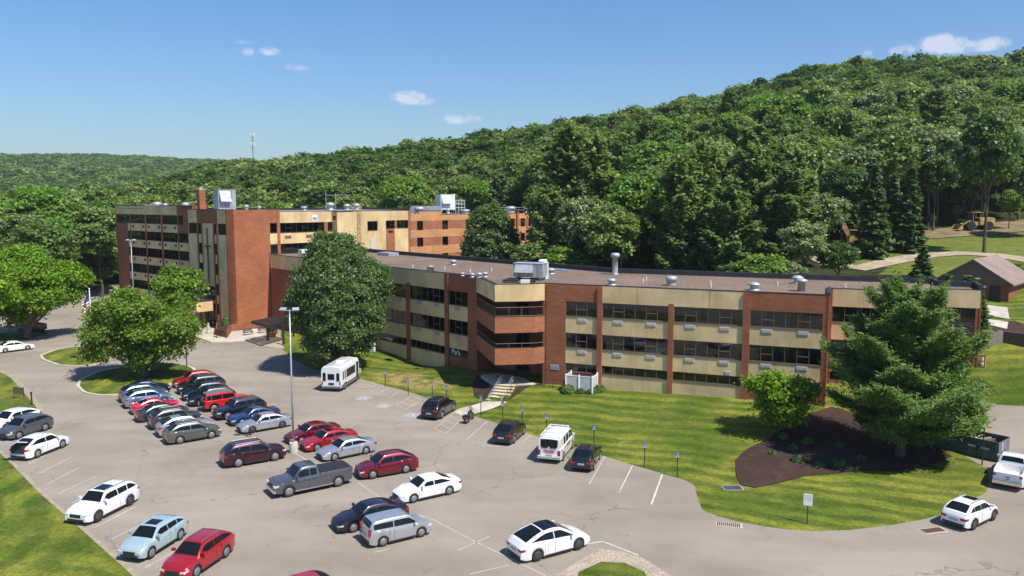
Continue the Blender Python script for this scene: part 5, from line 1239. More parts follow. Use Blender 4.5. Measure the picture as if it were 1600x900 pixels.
    # wheel
    def wheel(rr,wd,rimmat):
        mb=MB(); Mx=Matrix.Rotation(math.pi/2,4,'X'); mb.lathe([(rr*.6,-wd/2),(rr*.93,-wd/2),(rr,-wd/2+.03),(rr,wd/2-.03),(rr*.93,wd/2),(rr*.6,wd/2)],26,0,Mx); t=mb.mesh('wheel',M['tyre'],True); fixn(t); t.set_sharp_from_angle(angle=R(40))
        mb=MB(); mb.lathe([(rr*.64,-wd/2-.012),(rr*.66,-wd/2-.002),(rr*.6,-wd/2+.03),(rr*.58,-wd/2+.06),(.01,-wd/2+.06)],26,0,Mx)
        for k in range(5):
            a=2*math.pi*k/5+.3; c_,s_=math.cos(a),math.sin(a)
            for sgn in (-.13,.13): 
                c2_,s2_=math.cos(a+sgn),math.sin(a+sgn); mb.tube((c_*.03,wd/2+.0,s_*.03),(c2_*rr*.6,wd/2+.002,s2_*rr*.6),.014,n=5)
        mb.lathe([(.06,wd/2+.02),(.05,wd/2+.03),(.01,wd/2+.03)],10,0,Mx)
        # spokes are on +y: outer side; ring both sides
        mb.lathe([(rr*.60,wd/2-.02),(rr*.66,wd/2+.006),(rr*.68,wd/2+.004),(rr*.64,wd/2-.03)],26,0,Mx)
        ri=mb.mesh('rim',M[rimmat],True); 
        mb=MB(); mb.lathe([(.01,wd/2-.045),(rr*.62,wd/2-.045),(rr*.62,wd/2-.05),(.01,wd/2-.05)],20,0,Mx); return t,ri,mb.mesh('spoke_gap_shade',M['underbody'])  # near-black disc, painted in as the shade between the spokes
    P_['wheel']=wheel(r,.23,'rim'); P_['wheelD']=wheel(r,.23,'rimD')
    # lamps etc
    def bx(x0,x1,y0,y1,z0,z1,nm,mt): 
        mb=MB(); mb.box(x0,x1,y0,y1,z0,z1); return mb.mesh(nm,mt)
    zf=ztop(X0-.12)-.10; wf=wid(X0-.1)
    def lampmesh(xc,sg,front):
        mb=MB(); w=wid(xc); 
        if front: vs=[(X0-.30,w*1.02,zf+.04),(X0-.02,wid(X0)*.98+.01,zf-.02),(X0+.012,w*.62,zf-.03),(X0-.30,w*1.0,zf-.10),(X0-.02,wid(X0)*.99+.01,zf-.15),(X0+.012,w*.62,zf-.14)]
        else:
            zz=interp(.98,prof)-.12; hh=.16 if kind not in('boxy','van','wrangler') else .42
            if kind=='boxy': zz+=.2
            w2=wid(-X0)
            vs=[(-X0+.26,wid(-X0+.26)*1.012,zz+.02),(-X0+.0,w2*1.0+.012,zz),(-X0-.014,w2*.58,zz),(-X0+.26,wid(-X0+.26)*1.012,zz-hh*.7),(-X0+.0,w2*1.0+.012,zz-hh),(-X0-.014,w2*.58,zz-hh)]
            if kind in('van','boxy','wrangler','pickup'): vs[0]=(-X0+.1,w2*1.02,zz+.02);vs[3]=(-X0+.1,w2*1.02,zz-hh);vs[2]=(-X0-.014,w2*.80,zz);vs[5]=(-X0-.014,w2*.80,zz-hh)
        vs=[(x,y*sg,z) for x,y,z in vs]; inn=[(x*.93,y*.9,z) for x,y,z in vs]
        mb.add(vs+inn,[(0,1,4,3),(1,2,5,4),(0,6,7,1),(1,7,8,2),(3,4,10,9),(4,5,11,10),(0,3,9,6),(2,8,11,5)]); return mb.mesh('lamp',M['lamp' if front else 'redlamp'])
    P_['headlight']=[lampmesh(X0-.3,s_,True) for s_ in (1,-1)]; P_['taillight']=[lampmesh(-X0+.1,s_,False) for s_ in (1,-1)]
    P_['grille']=bx(X0-.02,X0+.012,-wf*.5,wf*.5,zf-.24,zf-.03,'grille',M['trim'])
    P_['bumper_trim']=[bx(X0-.05,X0+.014,-wf*.75,wf*.75,gc+.11,gc+.24,'bumper_trim',M['trim']),bx(-X0-.014,-X0+.05,-wf*.85,wf*.85,gc+.11,gc+.26,'bumper_trim',M['trim'])]
    P_['sill_trim']=[]
    for sg in (1,-1):
        mb=MB(); w=W/2; mb.box(xr+ra+.03,xf-ra-.03,*sorted((sg*w*.93,sg*(w*.99+.004))),gc-.02,gc+.09); P_['sill_trim'].append(mb.mesh('sill_trim',M['trim']))
    mb=MB(); mb.box(xr-ra*1.1,xf+ra*1.1,-W*.36,W*.36,gc+.02,gc+.3); P_['underbody']=mb.mesh('underbody',M['underbody'])
    # wheel-well liner
    mb=MB()
    for xw in (xf,xr): mb.box(xw-ra*.98,xw+ra*.98,-W*.36,W*.36,gc+.1,r+ra*.93)
    P_['wheel_well']=mb.mesh('wheel_well',M['underbody'])
    mb=MB(); mb.box(-X0-.02,-X0+.01,-.26,.26,.0,.14); P_['plate']=mb.mesh('licence_plate',M['plate'])
    mir=[]
    for sg in (1,-1):
        mb=MB(); xm=c0-.36*(c0-c1)-.05; zm=ztop(xm)+.12; yw=wid(xm)*.96; mb.box(xm-.08,xm+.07,*sorted((sg*(yw+.02),sg*(yw+.22))),zm-.05,zm+.10); mb.box(xm-.02,xm+.03,*sorted((sg*(yw-.08),sg*(yw+.04))),zm-.03,zm+.02); mir.append(mb.mesh('mirror'))
    P_['mirror']=mir
    # trim line: thin door gaps & handles
    mb=MB(); ms=[c0-.28*(c0-c1)+.12,c1-(c1-c2)*.45,c2+.12*(c1-c2)] if kind not in('coupe',) else [c0-.1,c1-(c1-c2)*.62]
    for xm in ms:
        for sg in (1,-1):
            zz0=gc+.16; zz1=ztop(xm)-.05; w=wid(xm)
            if any(abs(xm-xw)<ra+.05 for xw in (xf,xr)): xm=xr+ra+.07
            mb.box(xm-.008,xm+.008,*sorted((sg*w*.95,sg*(w+.003))),zz0,zz1*.93)
    P_['door_seam']=mb.mesh('door_seam',M['trim'])
    mb=MB()
    for xm in ms[:-1] if len(ms)>1 else ms:
        for sg in (1,-1): x_=xm-1.0 if False else xm-.0; mb.box(ms[min(ms.index(xm)+1,len(ms)-1)]+.08,ms[min(ms.index(xm)+1,len(ms)-1)]+.25,*sorted((sg*wid(xm)*.97,sg*(wid(xm)+.02))),ztop(xm)-.19,ztop(xm)-.16)
    P_['door_handle']=mb.mesh('door_handle')
    mb=MB(); xa_,xb_=c1-.1,c2+.15
    for sg in (1,-1): mb.tube((xa_,sg*tw*.86,zr+.045),(xb_,sg*tw*.86,zr+.045),.022,n=5); mb.tube((xa_,sg*tw*.86,zr+.045),(xa_+.12,sg*tw*.86,zr-.02),.022,n=5);mb.tube((xb_,sg*tw*.86,zr+.045),(xb_-.12,sg*tw*.86,zr-.02),.022,n=5)
    P_['roof_rail']=mb.mesh('roof_rail',M['rail'])
    def roofpatch(xa,xb,wf_,nm,mt,lift=.01):
        mb=MB();vv=[];n=10
        for i in range(n+1):
            x=xa+(xb-xa)*i/n; z=ghtop(x); dz=(ghtop(x+.01)-ghtop(x-.01))/.02; nn=Vector((-dz,0,1)).normalized()*lift; w=ghw(x,z-.05)*wf_
            for y,dzz in ((-w,.008 if wf_<.7 else -.006),(0,.018),(w,.008 if wf_<.7 else -.006)): vv.append((x+nn.x,y,z+nn.z+dzz+.004))
        mb.add(vv,[(i*3+j,i*3+j+1,(i+1)*3+j+1,(i+1)*3+j) for i in range(n) for j in range(2)]); return mb.mesh(nm,mt,True)
    P_['sunroof']=roofpatch(c1-.12,c1-.12-.42*(c1-c2),.62,'sunroof',M['carglass'])
    P_['pano']=roofpatch(c1+.0,c2-.0,.90,'roof_glass',M['carglass'])
    P_['roofpanel']=roofpatch(c1-.02,c2+.02,.97,'roof_panel',None,.02)
    D['P']=P_; D['dims']=(X0,W,H,c0,c1,c2,c3,tw); D['ztop']=ztop;D['wid']=wid;D['ghw']=ghw
    return D
def paint(name,c,metal=.35,rough=.3): 
    m=mat('paint_'+name,c,rough,metal=metal,spec=.5,coat=1.); return m
PT={'white':paint('white',(.80,.80,.79),0,.35),'silver':paint('silver',(.50,.51,.53),.6),'grey':paint('grey',(.115,.12,.13),.5),'black':paint('black',(.010,.011,.013),.2),'red':paint('red',(.42,.012,.02),.3),'brightred':paint('bright_red',(.62,.02,.02),.05),
 'pinkred':paint('pink_red',(.62,.02,.07),.1),'maroon':paint('maroon',(.055,.008,.018),.5),'darkred':paint('dark_red',(.20,.008,.018),.45),'navy':paint('navy',(.012,.022,.055),.4),'blue':paint('blue',(.02,.055,.14),.4),'bluesilver':paint('blue_silver',(.25,.33,.45),.55),
 'iceblue':paint('ice_blue',(.36,.47,.50),.1),'greygreen':paint('grey_green',(.135,.145,.115),.5),'brown':paint('brown_grey',(.07,.06,.06),.5),'darkgrey':paint('dark_grey',(.055,.06,.065),.5),'purpleblack':paint('plum_black',(.018,.009,.015),.4),'bluewhite':paint('steel_blue',(.10,.16,.22),.5)}
def vehicle(kind,colr,loc,head,label,name='parked_car',cat='car',rails=False,sunroof=False,pano=False,dark_rims=False,openbed=False,group=None,trunk_open=False,cladding=False,scale=1.,roofm=None):
    key=(kind,openbed)
    if key not in CARS: CARS[key]=car_data(kind,openbed)
    D=CARS[key];P_=D['P'];X0,W,H,c0,c1,c2,c3,tw=D['dims'];S=D['S']
    t=empty(name,(loc[0],loc[1],loc[2] if len(loc)>2 else .0),R(head),label,cat,group); t.scale=(scale,)*3
    pm=PT[colr]
    def painted(nm,me):
        if not me.materials: me.materials.append(pm)
        o=bpy.data.objects.new(nm,me); col.objects.link(o); o.parent=t
        o.material_slots[0].link='OBJECT'; o.material_slots[0].material=pm; return o
    painted('body',D['body'])
    link('windshield',P_['windshield'],None,t); link('rear_window',P_['rear_window'],None,t)
    for me in P_['side']: link('side_window',me,None,t)
    for me in P_['headlight']: link('headlight',me,None,t)
    for me in P_['taillight']: link('taillight',me,None,t)
    for me in P_['mirror']: painted('mirror',me)
    painted('door_handle',P_['door_handle'])
    link('grille',P_['grille'],None,t); [link('bumper_trim',q_,None,t) for q_ in P_['bumper_trim']]; [link('sill_trim',q_,None,t) for q_ in P_['sill_trim']]; link('underbody',P_['underbody'],None,t); link('wheel_well',P_['wheel_well'],None,t); link('door_seam',P_['door_seam'],None,t)
    link('licence_plate',P_['plate'],None,t,(0,0,.62 if kind!='pickup' else .55))
    wm=P_['wheelD' if dark_rims else 'wheel']; r=S['r']
    for xw in (S['xf'],S['xr']):
        for sg in (1,-1):
            w=link('wheel',wm[0],None,t,(xw,sg*(W/2-.125),r),0); 
            if sg<0: w.rotation_euler=(0,0,math.pi)
            link('rim',wm[1],None,w); link('spoke_gap_shade',wm[2],None,w)
    if rails: link('roof_rail',P_['roof_rail'],None,t)
    if sunroof: link('sunroof',P_['sunroof'],None,t)
    if pano: link('roof_glass',P_['pano'],None,t)
    if roofm:
        me=P_['roofpanel']; 
        if not me.materials: me.materials.append(roofm)
        link('roof_panel',me,None,t)
    if cladding or kind=='wrangler':
        mb=MB(); r_=S['r']
        for xw in (S['xf'],S['xr']):
            for sg in (1,-1):
                ra=r_*1.14; k=10; out=.05 if kind!='wrangler' else .14
                for i in range(k):
                    a=math.pi*i/k;b_=math.pi*(i+1)/k
                    q=[(xw+rr_*math.cos(u),sg*y_,r_+rr_*math.sin(u)) for u in (a,b_) for rr_,y_ in ((ra,W/2*.97),(ra,W/2+out*.5),(ra+.07,W/2+out*.5),(ra+.07,W/2*.97))]
                    mb.add(q,[(0,1,5,4),(1,2,6,5),(2,3,7,6)])
        mb.build('wheel_arch_trim',M['trim'],t)
    return t
def near(F,Rr,kind,side,**k): pass
def spot(Fp,Rp,kind,side,head=None,z=0.):
    """Fp, Rp: pixels where the near-side front / rear tyre meets the ground; side=+1 when the near side is the car's left"""
    S=SPEC[kind]; 
    if (kind,False) not in CARS: CARS[(kind,False)]=car_data(kind)
    a=Vector(at(*Fp,z));b_=Vector(at(*Rp,z)); d=(a-b_).normalized(); 
    if head is not None: d=Vector((math.cos(R(head)),math.sin(R(head))))
    lat=Vector((-d.y,d.x)); mid=(a+b_)/2; off=(S['xf']+S['xr'])/2
    c=mid-lat*side*(S['W']/2-.02)-d*off
    return (c.x,c.y,z),math.degrees(math.atan2(d.y,d.x))
def V(kind,colr,Fp,Rp,side,label,head=None,z=0.,**k):
    loc,h=spot(Fp,Rp,kind,side,head,z); return vehicle(kind,colr,loc,h,label,**k)
def fromfront(Fp,kind,head,side):
    S=SPEC[kind]
    if (kind,False) not in CARS: CARS[(kind,False)]=car_data(kind)
    a=Vector(at(*Fp)); d=Vector((math.cos(R(head)),math.sin(R(head)))); return a,d,S
def Vf(kind,colr,Fp,head,side,label,rear=False,**k):
    a,d,S=fromfront(Fp,kind,head,side); lat=Vector((-d.y,d.x)); xw=S['xr'] if rear else S['xf']
    c=a-lat*side*(S['W']/2-.02)-d*xw; return vehicle(kind,colr,(c.x,c.y,0),head,label,**k)
HL=-145;HR=35;GR='cars parked in the middle rows'
# left-facing rows (near side is the driver's left)
t=V('pickup','grey',(454.7,776.5),(526.7,761.3),1,'dark grey crew pickup truck with a black bed cover in the middle of the lot',name='pickup_truck',cat='pickup truck')
X0,W,H=CARS[('pickup',False)]['dims'][:3]
mb=MB(); L_=5.9; mb.box(X0-.975*L_,X0-.585*L_,-W*.44,W*.44,1.335,1.37); bc=mb.build('bed_cover',M['trim'],t); mb=MB(); [mb.box(X0-.975*L_+i*.58,X0-.975*L_+i*.58+.03,-W*.44,W*.44,1.371,1.378) for i in (1,2,3)]; mb.build('cover_seam',M['tyre'],bc)
mb=MB(); mb.box(-1.35,1.5,W/2*.96,W/2+.06,.34,.42); mb.box(-1.35,1.5,-W/2-.06,-W/2*.96,.34,.42); mb.build('running_board',M['chrome'],t)
mb=MB(); mb.box(X0-.1,X0+.05,-W*.46,W*.46,.42,.62); mb.build('bumper',M['chrome'],t); mb=MB(); mb.box(-X0-.06,-X0+.05,-W*.46,W*.46,.45,.62); mb.build('bumper',M['chrome'],t)
V('crossover','darkred',(584,748.8),(634,740),1,'dark cherry red crossover with chrome window line, alone right of the grey pickup')
V('sedan','white',(648,786),(701.3,774),1,'clean white sedan right of the centre, nose toward the black sedan')
t=V('sedan','purpleblack',(559.5,831),(598.7+12,822.7-3.2),1,'glossy black sedan half hidden behind the silver boxy hatchback')
V('sedan','silver',(523,720.5),(572.5,710),1,'silver sedan nearest of the three cars beside the concrete lamp base')
V('sedan','red',(494.7,706),(494.7+50,706-10.6),1,'bright red sedan between the silver sedan and the dark red one by the lamp post',sunroof=True)
V('sedan','darkred',(470,694.5),(470+49,694.5-10.4),1,'dark red sedan right behind the tall lamp post',scale=1.)
V('sedan','silver',(394.6,677.4),(441.6,669),1,'light silver sedan with dark rear window, last of the second row',dark_rims=True)
V('coupe','blue',(378,665.6),(424,657.5),1,'dark blue coupe between the silver sedan and the black box-shaped off-roader')
V('suvbig','black',(356.4,656.4),(402.5,648.2),1,'black boxy off-roader just right of the red open-top style jeep',rails=True)
t=Vf('wrangler','brightred',(335,643.6),37,-1,'bright red four-door jeep with a grey soft top',rear=True,roofm=noise_tint(mat('grey_soft_top',(.12,.125,.13),.8),(.12,.125,.13),.1,3))
mb=MB(); D=CARS[('wrangler',False)]; X0,W,H,c0,c1,c2,c3,tw=D['dims']; mb.lathe([(.36,-.12),(.40,-.08),(.40,.08),(.36,.12)],18,0,Matrix.Translation((-X0-.12,0,1.0))@Matrix.Rotation(math.pi/2,4,'Y')); mb.build('spare_wheel',M['tyre'],t)
Vf('suv','black',(313,635.6),HL,1,'black compact off-roader directly left of the red jeep')
Vf('suv','navy',(303,626.5),HL,1,'near-black suv third in the tight dark row above the red jeep')
Vf('suvbig','black',(295.5,616.5),HL,1,'black suv with pale roof edge, second in the tight row after the red coupe-like car',rails=True)
Vf('crossover','red',(288,606.5),HL,1,'red car at the far end of the second row, next to the grass island')
# right-facing row on the left
Vf('suv','greygreen',(331,685.6),HR+2,-1,'grey-green wagon-like suv closest to the camera in the left row',rails=True,dark_rims=False)
Vf('crossover','silver',(266+4,683),HR+2,-1,'silver crossover with black roof panel beside the grey-green suv',rear=True,sunroof=True)
Vf('suv','brown',(256,671),HR+2,-1,'dark brown-grey suv in the middle of the left row',rear=True,rails=True)
Vf('sedan','darkgrey',(235,659.4),HR+2,-1,'dark grey sedan with five-spoke wheels between the red coupe and brown suv',rear=True)
Vf('coupe','pinkred',(224,648.),HR+2,-1,'bright pinkish red two-door muscle car in the left row',rear=True,scale=.95)
Vf('suv','bluesilver',(214,638.),HR+2,-1,'pale blue silver suv beside the pinkish red car',rear=True)
Vf('suv','bluewhite',(207,629.),HR+2,-1,'steel blue suv second from the grass island in the left row',rear=True)
Vf('sedan','navy',(206+5,620.),HR+2,-1,'navy sedan tucked against the grass island, top of the left row',rear=True)
V('suvbig','maroon',(427.6,721),(376,730),-1,'dark maroon suv alone below the left row, roof rails shining',rails=True)
V('boxy','silver',(657.3,840),(600.5,854),-1,'boxy silver hatchback with tall red tail lamps')
V('dome','white',(904,860),(841,877.5),-1,'white crossover with a huge black glass roof by the gravel corner',pano=True,dark_rims=True)
# left column
V('suvbig','white',(154,816),(205,790),1,'white suv with black roof glass at the left grass edge',head=-104+0,rails=True,sunroof=True,dark_rims=True) if False else None
V('suvbig','white',(154,816),(205,790),1,'white suv with black roof panel and dark wheels at the left grass edge',head=-105,rails=True,sunroof=True,dark_rims=True)
V('cuv','iceblue',(237,873.5),(284,843),1,'pale ice blue crossover with a large glass sunroof near the lower left',head=-104,pano=False,sunroof=True)
V('suv','red',(308,901.7),(355,872),1,'red suv cut by the bottom edge at the lower left',head=-106,rails=True)
V('suv','bluesilver',(32,687),(70,672),1,'grey-blue compact suv between two white cars at the left edge',head=-108,rails=True) if False else V('suv','grey',(32,687),(70,673),1,'grey compact suv between two white cars at the left edge',head=-108,rails=True)
V('crossover','white',(6,683),(55,655),1,'white crossover cut by the left edge of the picture',head=-110)
t=V('crossover','white',(100.7,699),(57.7,716.7),-1,'white hatchback with its tailgate raised at the left lawn edge',head=78)
D=CARS[('crossover',False)];X0,W,H=D['dims'][:3]
mb=MB(); mb.add([(-X0+.42,-.6,H-.10),(-X0+.42,.6,H-.10),(-X0-.62,.55,H+.22),(-X0-.62,-.55,H+.22),(-X0+.42,-.6,H-.17),(-X0+.42,.6,H-.17),(-X0-.62,.55,H+.15),(-X0-.62,-.55,H+.15)],[(0,1,2,3),(4,7,6,5),(0,4,5,1),(1,5,6,2),(2,6,7,3),(3,7,4,0)]); mb.build('tailgate',PT['white'],t)
mb=MB(); mb.box(-X0-.012,-X0+.5,-.62,.62,.62,1.22); mb.build('cargo_opening',M['interior'],t)
mb=MB(); mb.box(-X0-.05,-X0+.3,-.35,.2,.66,1.0); mb.build('cargo_bag',PT['blue'],t)
# right column, seen from behind
V('crossover','black',(820,678),(803.8,694),-1,'black crossover with a round sticker, left of the white van',head=71,sunroof=False)
t=V('van','white',(895.5,700),(880,721),-1,'white cargo van with ladder rack and red lettering',name='cargo_van',cat='van',head=73)
D=CARS[('van',False)];X0,W,H,c0,c1,c2,c3,tw=D['dims']
mb=MB()
for sg in (1,-1): mb.tube((c1-.2,sg*.78,H+.16),(-X0+.25,sg*.78,H+.16),.03,n=6)
for x_ in (c1-.3,.2,-1.,-X0+.35):
    mb.tube((x_,-.80,H+.16),(x_,.80,H+.16),.03,n=6)
    for sg in (1,-1): mb.tube((x_,sg*.78,H-.05),(x_,sg*.78,H+.16),.025,n=5)
mb.build('ladder_rack',M['white'],t)
mb=MB()
for sg in (-1,1): mb.box(-X0-.02,-X0-.0,min(sg*.08,sg*.62),max(sg*.08,sg*.62),1.28,1.72)
mb.build('rear_door_window',M['carglass'],t)
rl_=mat('red_lettering',(.5,.03,.04),.6)
mb=MB()
for k in range(9): mb.box(-.62+k*.15,-.52+k*.15,-W/2-.012,-W/2-.0,1.02+.0*k,1.16 if k%3 else 1.2)
for k in range(7): mb.box(-.5+k*.15,-.4+k*.15,-W/2-.012,-W/2-.0,.86,.96)
for k in range(8): mb.box(-X0-.024,-X0-.008,-.48+k*.12,-.40+k*.12,1.03,1.13)
for k in range(6): mb.box(-X0-.024,-X0-.008,-.36+k*.12,-.28+k*.12,.90,.98)
mb.build('lettering',rl_,t)
mb=MB(); mb.box(-X0-.16,-X0+.02,-.95,.95,.42,.6); mb.build('bumper',M['galv'],t)
V('cuv','black',(938,717),(928,735.7),-1,'black compact off-roader right of the white van',head=74,cladding=True,rails=True) 
V('suvbig','black',(710.6,642),(690,654.7),-1,'black suv beside the hatched bay below the stairs',head=71,rails=True)
V('cuv','white',(1557,813),(1517.5,829.5),-1,'white crossover with black wheel trim and sunroof by the storm drain at the lower right',head=35,sunroof=True,cladding=True,dark_rims=True,rails=True)
# road car, far left
V('sedan','white',(43.8,547),(8.9,551.6),-1,'white sedan driving in along the left road',head=50)
# cars under the left trees
x,y=at(45,523); vehicle('pickup','darkgrey',(x-2,y+4,0),150,'dark pickup in the deep shade of the left maple',name='pickup_truck',cat='pickup truck')
x,y=at(5,515); vehicle('suv','silver',(x-2,y+7,0),150,'silver suv half hidden under the bright left maple')
x,y=at(150,487); vehicle('suv','maroon',(x,y,0),200,'dark red suv behind the flag at the far end of the left lot')
x,y=at(172,487); vehicle('sedan','white',(x,y,0),200,'white car behind the island maple near the far hedge')
x,y=at(118,470); vehicle('sedan','silver',(x,y,0),200,'silver sedan beyond the trees at the far left lot')
# red roof just peeping over the bottom edge
x,y=at(466,941); vehicle('suv','red',(x,y-.9,0),-145,'red roof just peeping over the bottom edge of the picture')
# white pickup, lower right, open bed
S=SPEC['pickup']; tr=Vector(at(1550,762)); tr2=Vector(at(1597,771)); lat=(tr-tr2).normalized(); d=Vector((lat.y,-lat.x))
if d.y<0: d=-d
if ('pickup',True) not in CARS: CARS[('pickup',True)]=car_data('pickup',True)
cpos=(tr+tr2)/2+d*(S['L']/2-.2)
hd=math.degrees(math.atan2(d.y,d.x)); print('white pickup heading',hd)
t=vehicle('pickup','white',(cpos.x,cpos.y,.02),hd,'white work pickup with an open bed beside the green dumpster',name='pickup_truck',cat='pickup truck',openbed=True)
X0=S['L']/2;W=S['W']
mb=MB(); mb.box(-X0-.13,-X0+.02,-W*.46,W*.46,.5,.72); mb.build('bumper',M['chrome'],t)
mb=MB(); mb.box(-X0-.006,-X0,-.16,.16,1.0,1.06); mb.box(-X0-.006,-X0,-.1,.1,.86,.92); mb.build('tailgate_handle',M['trim'],t)
# ---- minibus
def bus():
    d=Vector(at(562.4,593))-Vector(at(538.4,609)); hd=math.degrees(math.atan2(d.y,d.x)); lat=Vector((-d.y,d.x)).normalized(); W=2.35
    c=(Vector(at(562.4,593))+Vector(at(538.4,609)))/2+lat*(W/2-.05)
    t=empty('minibus',(c.x,c.y,0),R(hd),'white shuttle minibus with dark side windows beside the big oval tree','minibus')
    mb=MB(); prof=[(-W/2+.04,.42),(-W/2,.9),(-W/2,2.3),(-W/2+.06,2.6),(-W/2+.22,2.76),(0,2.84),(W/2-.22,2.76),(W/2-.06,2.6),(W/2,2.3),(W/2,.9),(W/2-.04,.42)]
    def loft(x0,x1,pf0,pf1):
        n=len(pf0); vs=[(x0,y,z) for y,z in pf0]+[(x1,y,z) for y,z in pf1]; mb.add(vs,[(i,i+1,n+i+1,n+i) for i in range(n-1)]+[(n-1,0,n,2*n-1),tuple(range(n-1,-1,-1)),tuple(range(n,2*n))])
    p2=[(y*.97,z*.985 if z>2 else z) for y,z in prof]
    loft(-3.55,2.1,prof,prof); loft(2.1,2.4,prof,[(y*.95,z*.93 if z>2 else z) for y,z in prof]); loft(-3.7,-3.55,p2,prof)
    b_=mb.build('body',PT['white'],t); fixn(b_.data)
    mb=MB(); 
    cabp=[(-.95,.45),(-1.0,1.2),(-.85,1.95),(0,2.05),(.85,1.95),(1.0,1.2),(.95,.45)]; nosep=[(-.9,.45),(-.98,1.15),(-.9,1.22),(0,1.28),(.9,1.22),(.98,1.15),(.9,.45)]; fp=[(-.8,.5),(-.86,.95),(-.8,1.02),(0,1.05),(.8,1.02),(.86,.95),(.8,.5)]
    def l2(x0,x1,a,b2):
        n=len(a); vs=[(x0,y,z) for y,z in a]+[(x1,y,z) for y,z in b2]; mb.add(vs,[(i,i+1,n+i+1,n+i) for i in range(n-1)]+[(n-1,0,n,2*n-1),tuple(range(n-1,-1,-1)),tuple(range(n,2*n))])
    l2(2.1,2.6,cabp,cabp);l2(2.6,3.2,cabp,nosep);l2(3.2,4.0,nosep,fp); o=mb.build('hood',PT['white'],t); fixn(o.data)
    mb=MB(); mb.add([(2.64,-.8,1.9),(3.17,-.86,1.32),(3.17,.86,1.32),(2.64,.8,1.9)],[(0,1,2,3)]); mb.build('windshield',M['carglass'],t,loc=(.03,0,.03))
    for sg in (1,-1):
        for (a,c_) in ((-3.2,-2.9),(-2.6,-2.3),):
            mb=MB(); mb.box(a,c_,*sorted((sg*W/2,sg*(W/2+.015))),1.25,2.2); mb.build('side_window',M['carglass'],t)
        for k in range(4):
            mb=MB(); a=-2.0+k*.72; mb.box(a,a+.67,*sorted((sg*W/2,sg*(W/2+.015))),1.3,2.2); mb.build('side_window',M['carglass'],t)
        mb=MB(); mb.box(-3.6,2.1,*sorted((sg*W/2*.99,sg*(W/2+.02))),.35,.72); mb.build('skirt',M['grille2'],t)
    mb=MB(); mb.box(1.25,1.9,-W/2-.02,-W/2,.5,2.4); mb.build('door',M['carglass'],t)
    for a in (-.95,-.15,.65):
        pass
    mb=MB(); mb.box(-3.73,-3.7,-.38,.38,1.35,2.0); mb.build('rear_window',M['carglass'],t)
    for sg in (1,-1): mb=MB(); mb.box(-3.73,-3.7,*sorted((sg*.62,sg*.95)),1.2,2.1); mb.build('rear_window',M['carglass'],t)
    mb=MB(); mb.box(-3.72,-3.7,-.32,.32,.75,1.0); mb.build('licence_plate_panel',M['trim'],t)
    mb=MB(); mb.box(-3.85,-3.65,-1.1,1.1,.38,.6); mb.build('bumper',M['grille2'],t)
    for sg in (1,-1):
        mb=MB(); mb.box(-3.73,-3.69,*sorted((sg*.95,sg*1.07)),.78,1.15); mb.build('taillight',M['redlamp'],t)
        mb=MB(); mb.box(2.5,2.75,*sorted((sg*1.08,sg*1.32)),1.5,1.85); mb.box(2.55,2.65,*sorted((sg*.9,sg*1.1)),1.55,1.62); mb.build('mirror',M['trim'],t)
    mb=MB(); mb.box(-1.2,-.5,-.35,.35,2.83,2.95); mb.build('roof_hatch',M['white'],t)
    wm=CARS[('van',False)]['P']['wheel']
    for xw in (-2.35,2.85):
        for sg in (1,-1):
            w=link('wheel',wm[0],None,t,(xw,sg*(W/2-.2+(-.12 if xw>0 else .08)),.38)); w.rotation_euler=(0,0,0 if sg>0 else math.pi); link('rim',wm[1],None,w)
    mb=MB(); mb.box(-2.85,-1.85,-W/2*.995,W/2*.995,.3,.86); mb.build('wheel_well',M['underbody'],t)
M['grille2']=mat('grey_skirt',(.12,.12,.13),.6)
bus()
